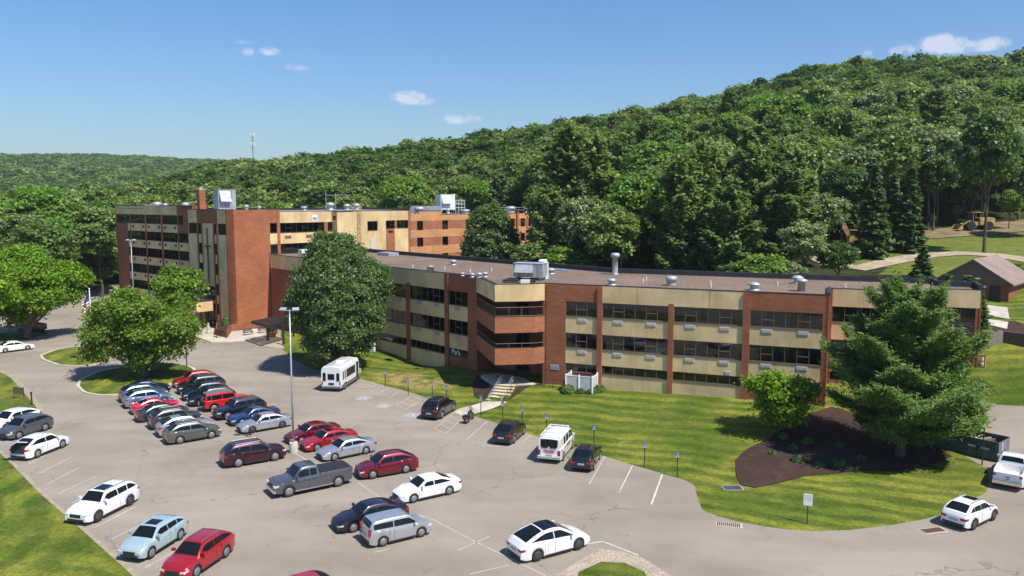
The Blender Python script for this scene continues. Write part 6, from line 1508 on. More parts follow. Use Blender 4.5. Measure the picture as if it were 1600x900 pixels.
# ---- motorcycle
def moto():
    a=Vector(at(740,654));b_=Vector(at(727.6,663)); d=a-b_; hd=math.degrees(math.atan2(d.y,d.x)); c=(a+b_)/2
    t=empty('motorcycle',(c.x,c.y,0),R(hd),'black and chrome cruiser motorcycle parked at the hatched bay','motorcycle')
    def wheel(x):
        mb=MB(); Mx=Matrix.Rotation(math.pi/2,4,'X'); k=22
        mb.lathe([(.22,-.06),(.32,-.06),(.35,0),(.32,.06),(.22,.06),(.22,-.06)],k,0,Mx); w=mb.build('wheel',M['tyre'],t,True,(x,0,.35)); mb=MB()
        mb.lathe([(.21,-.03),(.235,-.03),(.235,.03),(.21,.03)],k,0,Mx); 
        for i in range(10): u=i*math.pi/5; mb.tube((0,0,0),(.22*math.cos(u),0,.22*math.sin(u)),.008,n=4)
        mb.build('rim',M['chrome'],w)
    wheel(.85);wheel(-.8)
    mb=MB(); mb.lathe([(.02,-.32),(.14,-.25),(.19,0),(.17,.2),(.06,.33),(.01,.34)],12,0,Matrix.Translation((.18,0,.86))@Matrix.Rotation(math.pi/2,4,'Y')); mb.build('fuel_tank',PT['black'],t,True)
    mb=MB(); mb.lathe([(.02,-.42),(.15,-.35),(.17,-.05),(.12,.22),(.02,.3)],12,0,Matrix.Translation((-.42,0,.76))@Matrix.Rotation(math.pi/2,4,'Y')@Matrix.Scale(.6,4,(1,0,0))); mb.build('seat',M['trim'],t,True)
    mb=MB(); mb.box(-.25,.3,-.14,.14,.3,.62); mb.tube((-.05,0,.5),(.1,0,.8),.1,n=10); mb.tube((.1,0,.5),(-.12,0,.78),.1,n=10); mb.build('engine',M['chrome'],t)
    mb=MB()
    for y in (-.09,.09): mb.tube((.85,y,.35),(.55,y,1.0),.028,n=8)
    mb.tube((.55,-.1,1.0),(.55,.1,1.0),.025); mb.tube((.52,-.12,1.05),(.32,-.40,1.12),.018);mb.tube((.52,.12,1.05),(.32,.40,1.12),.018); mb.build('fork',M['chrome'],t)
    mb=MB(); mb.tube((-.1,-.17,.3),(-.95,-.2,.33),.045,n=10); mb.tube((-.1,.17,.3),(-.95,.2,.33),.045,n=10); mb.build('exhaust_pipe',M['chrome'],t)
    mb=MB(); mb.box(-.98,-.5,.15,.34,.45,.8); mb.box(-.98,-.5,-.34,-.15,.45,.8); mb.build('saddlebag',M['trim'],t)
    mb=MB(); mb.tube((.62,0,.92),(.76,0,.92),.09,.1,12); mb.build('headlight',M['lamp'],t)
    mb=MB(); mb.add([(.50,-.22,1.05),(.50,.22,1.05),(.38,.18,1.42),(.38,-.18,1.42)],[(0,1,2,3)]); mb.build('windscreen',M['glass'],t)
    mb=MB(); mb.tube((-1.02,-.1,.62),(-1.02,.1,.62),.04,n=8); mb.build('taillight',M['redlamp'],t)
    mb=MB(); mb.tube((-.05,.15,.3),(-.15,.32,.02),.015,n=5); mb.build('kickstand',M['chrome'],t)
    t.rotation_euler=(R(-3),0,R(hd))
moto()
# ------------------------------------------------------------------ painted lines
def linebox(mb,p0,p1,w=.11,z=.006):
    a=Vector(p0);b_=Vector(p1);d=(b_-a).normalized();n=Vector((-d.y,d.x))*w/2; k=max(1,int((b_-a).length/2)); 
    vs=[];
    for i in range(k+1):
        q=a.lerp(b_,i/k); vs+=[(q.x+n.x,q.y+n.y,z),(q.x-n.x,q.y-n.y,z)]
    mb.add(vs,[(2*i,2*i+1,2*i+3,2*i+2) for i in range(k)])
mb=MB()
# left column bays
for f,r_ in [((45,725),(72,711)),((60,740),(112,714)),((73,757),(125,730)),((91,771.5),(150,744)),((111.5,786.5),(172,758)),((150,823),(215,790)),((175,842),(250,806)),((200,865),(290,815)),((227,887),(325,832))]: linebox(mb,at(*f),at(*r_))
# right column bays
for f,r_ in [((761,658.5),(728,688)),((829,680),(815,693)),((945,713),(921,756)),((988.5,727),(967,770)),((1035,741),(1017.5,788.5))]: linebox(mb,at(*f),at(*r_),.13 if f[0]>1000 else .11)
for f,r_ in [((607,622),(622,614)),((640,634.5),(661,625))]: linebox(mb,at(*f),at(*r_),.10)
# centre spine and stall lines
def wl_(pts,w=.11):
    for a,b_ in zip(pts[:-1],pts[1:]): linebox(mb,at(*a),at(*b_),w)
wl_([(462,709),(485,722)]); wl_([(560,754),(596,779)]); wl_([(665,806),(740,845),(853,900)]);  wl_([(715,860),(765,838)])
wl_([(800,845),(880,826)]);  wl_([(735,897),(795,883)])
wl_([(585,863),(610,857)]); wl_([(515,818),(535,826)])
linebox(mb,at(918,850),at(942,846),.12); linebox(mb,at(942,846),at(998,868),.12)
tag(mb.build('parking_lines',M['line']),kind='structure')
mb=MB(); linebox(mb,at(1035,741),at(1017.5,788.5),.12,.010); linebox(mb,at(918,850),at(942,846),.12,.010); linebox(mb,at(942,846),at(998,868),.12,.010); linebox(mb,at(988.5,727),at(970,764),.08,.010)
tag(mb.build('fresh_parking_lines',M['line2']),kind='structure')
mb=MB()
def hatch(A,B,C_,D_,n):
    A,B,C_,D_=[Vector(at(*q)) for q in (A,B,C_,D_)]; linebox(mb,A,B,.1); linebox(mb,C_,D_,.1)
    for i in range(n+1): t_=i/n; linebox(mb,A.lerp(B,t_),C_.lerp(D_,t_),.1)
hatch((678,670),(712,643),(697,677),(724,652),4); hatch((618,633),(642,619),(634,640),(661,625),3); hatch((590,616),(606,607),(580,612),(596,603),2); hatch((557,603),(575,597),(577,607),(590,601),2)
tag(mb.build('hatched_bays',M['line']),kind='structure')
mb=MB()
def badge(px_,py_,s=1.5):
    c=Vector(at(px_,py_)); e1=Vector((.31,.95));e2=Vector((.95,-.31))
    def q(a,b_): v=c+e1*a+e2*b_; return (v.x,v.y,.007)
    mb.add([q(-s*.6,-s*.5),q(-s*.6,s*.5),q(s*.6,s*.5),q(s*.6,-s*.5)],[(0,1,2,3)])
for a in ((568,622.5),(600,634.5),(643,649)): badge(*a)
tag(mb.build('blue_bay_symbols',M['linebl']),kind='structure')
mb=MB()
for a in ((568,622.5),(600,634.5),(643,649)):
    c=Vector(at(*a)); e1=Vector((.31,.95));e2=Vector((.95,-.31))
    def q(u,v,z=.012): w=c+e1*u+e2*v; return (w.x,w.y,z)
    def seg(p,r_,w=.09): 
        linebox(mb,q(*p)[:2],q(*r_)[:2],w,.012)
    seg((.45,0),(0,-.03));seg((0,-.03),(0,.3));seg((0,.3),(-.45,.42));seg((.2,0),(.2,.3))
    P0=[( -.15+.33*math.cos(t_),-.02+.33*math.sin(t_)) for t_ in np.linspace(1.8,5.6,9)]
    for u,v in zip(P0[:-1],P0[1:]): seg(u,v,.07)
    k=[q(.6+.09*math.cos(t_),.0+.09*math.sin(t_)) for t_ in np.linspace(0,6.28,9)[:-1]]; mb.add(k,[tuple(range(8))])
tag(mb.build('bay_symbol_marks',M['line2']),kind='structure')
# ------------------------------------------------------------------ sidewalk, walkway, stairs
def slab(name,poly,z0,z1,m_): mb=MB(); mb.prism([tuple(q) for q in poly],z0,z1); return tag(mb.build(name,M[m_]),kind='structure')
sw_=[at(309.5,528),at(331.5,535.5),at(360,535),at(386,532.5),at(412,524),TR.xy(8,.2),TR.xy(0,.2),TW.xy(0,0),TW.xy(9,0),TW.xy(9,5)]
slab('entrance_sidewalk',sw_,-.2,.12,'concrete')
mb=MB(); a=Vector(at(309,528.5));b_=Vector(at(331.5,536.2)); para(mb,a,b_,.16,0,.135); tag(mb.build('yellow_kerb',M['yellow']),kind='structure')
slab('pergola_paving',P([(398,538),(440,546),(470,535),(430,524)]),-.2,.05,'path')
# walkway + stairs to the alcove
st0=Vector(at(757,631.5));st1=Vector(at(789,634.5)); top0=Vector(at(778,599.5,1.1));top1=Vector(at(807,601.5,1.1))
drape('walkway',[at(705,646),at(728,652),st1+Vector((.2,-.3)),st1,st0,st0+Vector((-.3,-.2)),at(715,641)],.075,M['concrete'],.6)
step=empty('steps',(float(st0.x),float(st0.y),0),0,'concrete steps with two pairs of handrails climbing the mulch bank to the door','steps')
step.location=(0,0,0); N_=7; treads=noise_tint(mat('sandy_treads',(.5,.4,.25),.85),(.62,.5,.33),.12,3); risers=mat('dark_risers',(.13,.10,.08),.9)
for i in range(N_):
    t0=i/N_;t1=(i+1)/N_; z=1.12*(i+1)/N_+.02; q=[st0.lerp(top0,t0),st1.lerp(top1,t0),st1.lerp(top1,1),st0.lerp(top0,1)]
    mb=MB(); mb.prism([tuple(v) for v in q],z-1.12/N_-.01,z-.035); o=mb.build('riser',risers,step); q2=[st0.lerp(top0,t0-.02),st1.lerp(top1,t0-.02),st1.lerp(top1,t1),st0.lerp(top0,t1)]
    mb=MB(); mb.prism([tuple(v) for v in q2],z-.034,z+.0); mb.build('tread',treads,o)
for (a,b_) in ((st0,top0),(st1,top1)):
    for k,off in enumerate((0.0,.42)):
        v=(st1-st0).normalized()*off*(1 if a is st0 else -1); a_=a+v;c_=b_+v; mb=MB()
        for hgt in (.55,.95): mb.tube((a_.x,a_.y,hgt),(c_.x,c_.y,1.12+hgt),.028,n=6)
        for t_ in (0,.5,1.): q=a_.lerp(c_,t_); mb.tube((q.x,q.y,0),(q.x,q.y,1.12*t_+.95),.028,n=6)
        mb.build('handrail',M['post' if k else 'darkmetal'],step)
slab('door_landing',[tuple(top0),tuple(top1),(2.6,85.2),(3.0,87.2),(-1.5,91.2),(-3.6,90.2),(-2.2,86.5)],-.3,1.13,'concrete')
drape('mulch_bank',[tuple(top0+Vector((-.1,0))),tuple(st0+Vector((-.25,.4))),at(741,622),at(739,606),at(744,590,.5),at(765,586,.8),(-2.8,88.5)],.10,M['mulch'],.5,mound=.1)
drape('mulch_bank',[tuple(st1+Vector((.25,.2))),tuple(top1+Vector((.15,0))),(2.4,84.9),(3.6,84.9),at(843,601,1.1),at(825,606,.9),at(800,626,.3)],.10,M['mulch'],.5,mound=.12)
bed=drape('shrub_bed',[at(882,606,1.1),at(880,612,1.1),at(900,616,1.),at(940,615,1.),at(945,606,1.1)],.06,M['mulch'],.5)
# white enclosure + AC unit
def enclosure():
    t=empty('utility_enclosure',(0,0,0),0,'pale vinyl fence enclosure against the brick wall behind the clipped shrubs','enclosure')
    A=FR.xy(-3.4,2.);B=FR.xy(-.5,2.);C_=FR.xy(-.5,.2);D_=FR.xy(-3.4,.2); z=gz(*FR.xy(-1.5,2.))
    for k,(a,b_) in enumerate(((D_,A),(A,B),(B,C_))):
        n=2 if k==1 else 1
        for i in range(n):
            a2=Vector(a).lerp(Vector(b_),i/n);b2=Vector(a).lerp(Vector(b_),(i+1)/n); mb=MB(); para(mb,a2,b2,.06,z+.1,z+1.75); mb.build('fence_panel',M['grilleW'],t)
            mb=MB(); para(mb,a2,b2,.1,z+1.751,z+1.82); mb.build('rail',M['white'],t)
        for q in (a,b_): pass
    for q in (A,B,C_,D_,tuple((Vector(A)+Vector(B))/2)):
        mb=MB(); mb.box(q[0]-.08,q[0]+.08,q[1]-.08,q[1]+.08,z-.2,z+1.95); mb.build('post',M['white'],t)
M['grilleW']=noise_tint(mat('pale_vinyl',(.55,.54,.53),.6),(.55,.54,.53),.06,1)
enclosure()
def acbox(x,y,z,l,w,h,label):
    t=empty('air_conditioner',(x,y,z),-.8,label,'air conditioner'); mb=MB(); mb.box(-l/2,l/2,-w/2,w/2,0,h); mb.build('casing',M['white'],t); mb=MB()
    for i in range(5): mb.box(-l/2+.1,l/2-.1,-w/2-.02,-w/2,.15+i*.2*h,.22+i*.2*h)
    mb.build('louvre',M['post'],t)
x,y=at(579,552,.3); acbox(x-.2,y+.6,gz(x,y),1.5,.8,1.5,'white air conditioning unit at the wall beside the large oval tree')
# bench-like pipe rail by the brick wall
mb=MB(); a=FR.pt(-6.2,1.,1.3)
for u in (-5.2,-4.0): q=FR.pt(u,.9,gz(*FR.xy(u,.9))-.1); mb.tube(q,(q[0],q[1],q[2]+1.),.05,n=6)
q0=FR.pt(-5.4,.9,2.05);q1=FR.pt(-3.7,.9,2.05); mb.tube(q0,q1,.06,n=6); q0=FR.pt(-6.3,.9,1.2);q1=FR.pt(-5.9,.6,2.); mb.tube(q0,q1,.05,n=6)
tag(mb.build('gas_pipe',M['rust']),'rusty gas pipework at the foot of the brick wall left of the enclosure','pipe')
# ------------------------------------------------------------------ lamps
def lamp(x,y,h,label,z=0,base=True):
    t=empty('street_lamp',(x,y,z),.0,label,'street lamp')
    if base: mb=MB(); mb.lathe([(.36,-.1),(.36,.85),(.33,.9),(.01,.9)],18); mb.build('concrete_base',M['concrete'],t,True).data.set_sharp_from_angle(angle=.6)
    mb=MB(); mb.tube((0,0,.9),(0,0,h-.5),.085,.055,12); mb.build('pole',M['post'],t,True)
    mb=MB(); mb.tube((0,0,h-.5),(0,0,h-.1),.06,n=8); mb.tube((-.45,0,h-.2),(.45,0,h-.2),.04,n=6); mb.build('bracket',M['post'],t)
    for sg in (1,-1):
        mb=MB(); mb.box(-.27,.27,-.2,.2,0,.10); o=mb.build('lamp_head',M['post'],t,loc=(sg*.52,0,h-.12)); o.rotation_euler=(R(25),0,sg*.3); mb=MB(); mb.box(-.22,.22,-.16,.16,-.015,0); mb.build('lens',M['lamp'],o)
x,y=at(459,707); lamp(x,y,12.25,'tall grey lamp post on a concrete base in the middle of the car park')
lamp(-64.6,135,14.6,'tall lamp post in front of the left wing windows, base hidden by the island tree')
# ------------------------------------------------------------------ signs
blue=mat('sign_blue_face',(.13,.20,.36),.5)
def sign(px_,py_,label,h=2.0,w=.30,hh=.42,face='blue',ang=None,group=None,dark=True):
    x,y=at(px_,py_); z=gz(x,y); t=empty('parking_sign',(x,y,z),R(-18) if ang is None else ang,label,'sign',group)
    mb=MB(); mb.box(-.035,.035,-.02,.02,-.1,h); mb.build('post',M['darkmetal'] if dark else M['post'],t)
    mb=MB(); mb.box(-w/2,w/2,-.045,-.022,h-hh,h+.03); p_=mb.build('sign_plate',blue if face=='blue' else M['white'],t)
    mb=MB()
    if face=='blue':
        mb.box(-w/2+.03,w/2-.03,-.05,-.046,h-hh*.98,h-hh*.86)
        k=[(.03+.035*math.cos(a),-.05,h-.08+.035*math.sin(a)) for a in np.linspace(0,6.28,9)[:-1]]; mb.add(k,[tuple(range(8))])
        mb.box(.0,.035,-.05,-.046,h-.28,h-.12); mb.box(.0,.12,-.05,-.046,h-.29,h-.255); mb.box(.09,.125,-.05,-.046,h-.4,h-.26)
        q=[(-.02+.1*math.cos(a),h-.3+.1*math.sin(a)) for a in np.linspace(1.6,5.8,8)]
        for u,v in zip(q[:-1],q[1:]): mb.add([(u[0]*.75,-.05,u[1]*1.),(u[0],-.05,u[1]),(v[0],-.05,v[1]),(v[0]*.75,-.05,v[1])],[(0,1,2,3)])
        mb.build('wheelchair_symbol',M['white'],p_)
    elif face=='white':
        for i in range(4): mb.box(-w/2+.06,w/2-.06,-.05,-.046,h-.1-i*.1,h-.07-i*.1)
        mb.build('sign_text',M['post'],p_)
    return t
sg_=['first disabled parking sign, nearest the minibus','second disabled parking sign on the dry grass bank','third disabled parking sign, left of the black suv','disabled parking sign just behind the black suv','sign post by the walkway behind the motorcycle','sign post behind the left rear of the black crossover','sign post behind the nose of the black crossover','sign post left of the white van roof','sign post behind the compact black off-roader','sign post alone between the empty bays','last sign post, at the right end of the empty bays']
for (a,b_),l in zip([(602,604.5),(638,616.5),(675.5,624),(698,631),(751.4,651.2),(785.6,661),(816,669),(853.5,682),(928,700.5),(1007,730),(1058,746)],sg_): sign(a,b_,l,group='sign posts along the lawn')
sign(1261,820,'white notice on a black post standing in the front lawn',2.0,.55,.75,'white')
def pst(name,px_,py_,h,r,m_,label,cat='post'):
    x,y=at(px_,py_); mb=MB(); mb.tube((0,0,-.1),(0,0,h),r,n=8); mb.lathe([(r*1.4,h),(r*1.4,h+.12),(.01,h+.14)],8); return tag(mb.build(name,M[m_],loc=(x,y,gz(x,y))),label,cat)
pst('bollard',292,573,1.9,.07,'darkmetal','dark slim post at the right tip of the maple island')
pst('marker_post',1534,732,2.9,.05,'darkmetal','thin dark post in the grass in front of the green dumpster')
pst('bollard',50,633,1.2,.08,'darkmetal','short dark post on the left verge behind the small framed sign')
x,y=at(30,624); t=empty('framed_sign',(x,y,gz(x,y)),R(-20),'small low framed sign board on the left verge','sign'); mb=MB(); mb.box(-.75,-.68,-.03,.03,-.1,1.3);mb.box(.68,.75,-.03,.03,-.1,1.3); mb.build('post',M['rust'],t); mb=MB(); mb.box(-.67,.67,-.02,.02,.55,1.25); mb.build('sign_plate',M['bronze'],t)
# flag pole
x,y=at(146,566); t=empty('flagpole',(x,y,0),0,'white flagpole with a limp striped flag between the two maples','flagpole'); mb=MB(); mb.tube((0,0,0),(0,0,9.6),.07,.05,10); mb.lathe([(.02,9.6),(.1,9.66),(.1,9.76),(.01,9.82)],8); mb.build('pole',M['white'],t,True)
fl_r=mat('flag_red',(.5,.03,.05),.8);fl_b=mat('flag_blue',(.02,.04,.18),.8)
def cloth(u,v): return (-.08-u*.85-.12*math.sin(v*4),.14*math.sin(u*9+v*3),9.3-v*2.2-u*.8)
mb=MB(); nu,nv=10,13
for j in range(nv):
    for i in range(nu):
        a=[cloth(i/nu,j/nv),cloth((i+1)/nu,j/nv),cloth((i+1)/nu,(j+1)/nv),cloth(i/nu,(j+1)/nv)]
        mi_= 2 if (i<4 and j<7) else (0 if j%2==0 else 1); mb.add(a,[(0,1,2,3)],mi_)
mb.build('flag',[fl_r,M['white'],fl_b],t)
# ------------------------------------------------------------------ pergola, benches, pots
def pergola():
    z=3.15; q=[Vector(at(393,502,z)),Vector(at(418.5,509.5,z)),Vector(at(456,500,z)),Vector(at(430,494.5,z))]
    t=empty('pergola',(0,0,0),0,'dark flat slatted pergola over the side entrance paving','pergola')
    mb=MB(); 
    for a,b_ in ((q[0],q[1]),(q[1],q[2]),(q[2],q[3]),(q[3],q[0])): para(mb,a,b_,.16,z-.3,z)
    for k in (.25,.5,.75): para(mb,q[0].lerp(q[3],k),q[1].lerp(q[2],k),.12,z-.25,z-.02)
    mb.build('frame',M['darkmetal'],t)
    mb=MB()
    for i in range(16): a=q[0].lerp(q[1],(i+.5)/16);b_=q[3].lerp(q[2],(i+.5)/16); para(mb,a,b_,.16,z+.001,z+.08)
    mb.build('slats',M['darkmetal'],t)
    for i,p_ in enumerate((at(418.5,532.5),at(443,539),at(459,527),at(432,521))):
        mb=MB(); mb.box(p_[0]-.13,p_[0]+.13,p_[1]-.13,p_[1]+.13,0,z-.3); mb.build('post',M['darkmetal'],t)
pergola()
def bench(x,y,rot,label):
    t=empty('bench',(x,y,.12),rot,label,'bench')
    mb=MB(); [mb.box(-.75,.75,-.25+i*.13,-.15+i*.13,.42,.46) for i in range(4)]; mb.build('seat',M['bronzeD'],t)
    mb=MB(); [mb.box(-.75,.75,.26,.30,.55+i*.14,.65+i*.14) for i in range(3)]; mb.build('backrest',M['bronzeD'],t)
    for sx in (-.7,.7): mb=MB(); mb.box(sx-.03,sx+.03,-.25,-.19,0,.62);mb.box(sx-.03,sx+.03,.24,.30,0,.95);mb.box(sx-.03,sx+.03,-.25,.3,.6,.64); mb.build('leg',M['bronzeD'],t)
for a,b_,r_,l in ((339,528,-.85,'bench facing the sidewalk left of the brown planter'),(388,524.5,.85,'bench against the low brown wall of the brick flank'),(411,521,.85,'bench beside the planter pot under the pergola')):
    x,y=at(a,b_); bench(x,y,r_,l)
def pot(px_,py_,r,h,label,green=True):
    x,y=at(px_,py_); t=empty('planter_pot',(x,y,.1),0,label,'plant pot'); mb=MB(); mb.lathe([(r*.75,0),(r,h*.9),(r*1.08,h),(r*.9,h),(.01,h*.9)],14); mb.build('pot',M['brickT'],t,True)
    rs=np.random.RandomState(int(px_)); d=rs.normal(size=(500,3)); d/=np.linalg.norm(d,axis=1,keepdims=True); c=d*np.array([r,r,r*.8])*rs.uniform(.5,1,(500,1))+np.array([0,0,h+r*.5]); co,q=quads(c,d,.12,1.3,None,rs); link('plant',leafmesh('plant',co,q,M['shrub']),None,t)
pot(425,527,.75,.9,'large tan pot with a plant under the pergola')
x,y=at(326,522); t=empty('statue',(x,y,.12),.4,'small pale statue on the entrance sidewalk','statue'); mb=MB(); mb.lathe([(.35,0),(.35,.3),(.25,.35),(.28,.8),(.22,1.2),(.12,1.35),(.15,1.5),(.12,1.68),(.01,1.75)],12); mb.build('figure',M['concrete'],t,True); mb=MB(); mb.lathe([(.5,0),(.5,.08),(.01,.1)],12); mb.build('plinth',M['stone'],t)
bush('tall_shrub',*at(353,521),.55,'slim green shrub growing in the brown planter',None,'shrub',77,40,.22,2.2,z=1.25)
# ------------------------------------------------------------------ drains
def grate(px_,py_,l,w,rot,label,m_='rust'):
    x,y=at(px_,py_); t=empty('storm_drain',(x,y,max(gz(x,y),bz(x,y))),rot,label,'storm drain'); z0=.02
    mb=MB(); mb.box(-l/2-.08,l/2+.08,-w/2-.08,w/2+.08,-.1,z0); mb.build('frame',M['concrete'] if m_=='rust' else M['post'],t)
    zt=z0+.004
    mb=MB()
    for i in range(12): mb.box(-l/2+i*l/12,-l/2+(i+.62)*l/12,-w/2,w/2,zt,zt+.015)
    mb.build('grate',M[m_],t)
grate(1139,820,1.5,.6,-.3,'rusty brown storm drain at the edge of the curved lawn'); grate(1458,829,1.5,.6,.25,'rusty storm drain behind the white crossover at the lower right'); grate(1145,764,1.3,.8,0,'dark drain grate in the grass left of the mulch bed','darkmetal')
# ------------------------------------------------------------------ dumpster
def dumpster():
    a=Vector(at(1559,723.5,.35));b_=Vector(at(1490,708,.35)); d=(a-b_).normalized(); L_=6.9;W=2.35; z=max(gz(a.x,a.y),.3); n=Vector((-d.y,d.x)); c=a-d*L_/2+n*W/2
    t=empty('dumpster',(c.x,c.y,z),math.atan2(d.y,d.x),'long dark green roll-off dumpster full of rubbish on the service road','dumpster')
    gm_=noise_tint(mat('green_steel',(.05,.075,.065),.6),(.05,.075,.065),.35,1.5); H=1.65
    mb=MB(); 
    for y0,y1 in ((-W/2,-W/2+.06),(W/2-.06,W/2)): mb.box(-L_/2,L_/2,y0,y1,.2,H)
    mb.box(-L_/2,-L_/2+.06,-W/2+.061,W/2-.061,.2,H); mb.box(-L_/2,L_/2,-W/2+.062,W/2-.062,.15,.25); mb.build('tub',gm_,t)
    mb=MB(); mb.box(L_/2-.06,L_/2,-W/2+.06,W/2-.06,.2,H); mb.box(L_/2,L_/2+.05,-.1,.1,.3,H-.05); dr=mb.build('door',M['bluegrey'],t); mb=MB(); mb.box(L_/2+.001,L_/2+.03,-.75+.1,.25,H-.75,H-.1); mb.build('notice_plate',mat('pink_notice',(.5,.25,.32),.7),dr)
    mb=MB()
    for i in range(10):
        x=-L_/2+.15+i*(L_-.3)/9
        for sg in (1,-1): mb.box(x-.05,x+.05,*sorted((sg*W/2,sg*(W/2+.07))),.2,H-.05)
    for sg in (1,-1): mb.box(-L_/2,L_/2,*sorted((sg*(W/2-.05),sg*(W/2+.09))),H-.049,H+.06)
    mb.build('ribs',gm_,t)
    mb=MB(); r_=random.Random(4); mts=[M['path'],M['white'],M['bronze'],M['concrete']]
    for i in range(46):
        x=r_.uniform(-L_/2+.4,L_/2-.4);y=r_.uniform(-.9,.9);s=r_.uniform(.12,.4); an=r_.uniform(0,3); c_,s_=math.cos(an),math.sin(an); z0=r_.uniform(.9,1.45)
        mb.box(-s*r_.uniform(.6,2.2),s*1.2,-s*.5,s*.5,-s*.4,s*.4,r_.randrange(4),fr=lambda a_,b2,c2:(x+a_*c_-b2*s_,y+a_*s_+b2*c_,z0+c2+a_*.25))
    rb=mb.build('rubbish',mts,t)
    mb=MB(); mb.box(-L_/2+.1,L_/2-.1,-W/2+.1,W/2-.1,.9,1.0); mb.build('debris_bed',M['bark'],t)
    mb=MB()
    for k in range(4): mb.box(L_/2-1.25+k*.16,L_/2-1.15+k*.16,-W/2-.075,-W/2-.07,.95,1.12)
    for k in range(4): mb.box(L_/2-2.25+k*.16,L_/2-2.15+k*.16,-W/2-.012,-W/2-.005,.95,1.12)
    mb.build('number_marks',M['white'],t)
    for sx in (-2.6,2.4):
        for sg in (1,-1): mb=MB(); mb.tube((sx,sg*.7,.12),(sx,sg*.95,.12),.14,n=12); mb.build('wheel',M['tyre'],t)
M['bluegrey']=noise_tint(mat('blue_grey_steel',(.12,.16,.19),.6),(.12,.16,.19),.3,2)
dumpster()
x,y=(49.3,104.5); t=empty('skip_container',(x,y,gz(x,y)-.2),-.25,'rusty brown open container showing behind the roof parapet','container'); mb=MB(); L_=5.6;W=2.3
for b_ in ((-L_/2,L_/2,-W/2,-W/2+.08),(-L_/2,L_/2,W/2-.08,W/2),(-L_/2,-L_/2+.08,-W/2+.081,W/2-.081),(L_/2-.08,L_/2,-W/2+.081,W/2-.081)): mb.box(*b_,0,1.9)
mb.build('tub',M['bronze'],t); mb=MB(); [mb.box(-L_/2+i*.7,-L_/2+i*.7+.1,-W/2-.06,-W/2,0,1.9) for i in range(8)]; mb.box(-L_/2-.05,L_/2+.05,-W/2-.1,-W/2,1.9,2.0); mb.build('ribs',M['rust'],t)
# yellow loading guard
x,y=at(1513,618,1.4); gz0=gz(x,y); t=empty('loading_guard',(x,y,gz0),R(-50),'yellow steel guard and gate at the loading ramp behind the white pine','guard rail')
mb=MB(); mb.box(-1.4,1.4,-.06,.06,1.0,1.2); mb.box(-1.4,-1.25,-.08,.08,-.2,1.2); mb.box(1.25,1.4,-.08,.08,-.2,1.2); mb.box(-1.2,1.2,-.05,.05,.5,.62); mb.build('frame',M['yellow'],t)
mb=MB(); mb.tube((.9,.4,.1),(.9,.4,1.1),.25,n=12); mb.build('cylinder',M['white'],t)
# ------------------------------------------------------------------ retaining walls right
def wall(name,p0,p1,z0,z1,t_,m_,label,zend=None,stepn=0):
    a=Vector(p0);b_=Vector(p1); mb=MB()
    if stepn:
        for i in range(stepn):
            u=i/stepn;v=(i+1)/stepn; para(mb,a.lerp(b_,u),a.lerp(b_,v),t_,z0,z1+(zend-z1)*v)
    else: para(mb,a,b_,t_,z0,z1)
    return tag(mb.build(name,M[m_]),label,'wall')
M['darkwall']=noise_tint(mat('dark_brown_wall',(.1,.075,.06),.85),(.105,.08,.065),.2,2)
M['block']=brick_mat('stone_block',(.22,.195,.17))
sw0=atY(1526,543,81.5);sw1=atY(1563,543,82.6);sw2=atY(1640,560,79.5)
print('wall z',sw0[2],sw1[2],sw2[2])
zt0=atY(1526,527,81.5)[2];zt1=atY(1563,517,82.6)[2]
wall('retaining_wall',sw0[:2],sw1[:2],3.5,zt0,.45,'block','stepped grey stone block retaining wall beside the glazed end',zt1,5)
wall('retaining_wall',(sw1[0]+.25,sw1[1]),sw2[:2],2.5,zt1-.05,.3,'darkwall','plain dark brown retaining wall at the right edge')
drape('mulch_bed',[(sw0[0]-.2,sw0[1]+.3),(sw1[0]+.2,sw1[1]+.3),(sw2[0],sw2[1]+.4),(sw2[0]+2,sw2[1]+5),(56.5,88.5),(51,88.6),(49.5,88)],.06,M['mulch'],.7)
# walkway to shed as two slabs
for a,z in ((at(1556,500,7.9),7.9),(at(1552,491,8.2),8.2)): pass
drape('shed_walkway',[at(1537,489,8.1),at(1578,494,8.1),at(1574,480,8.4),at(1537,477,8.4)],.08,M['concrete'],.6)
drape('shed_walkway',[at(1538,501,7.9),at(1574,505,7.9),at(1576,498,8.0),at(1537,494.5,8.0)],.08,M['concrete'],.6)
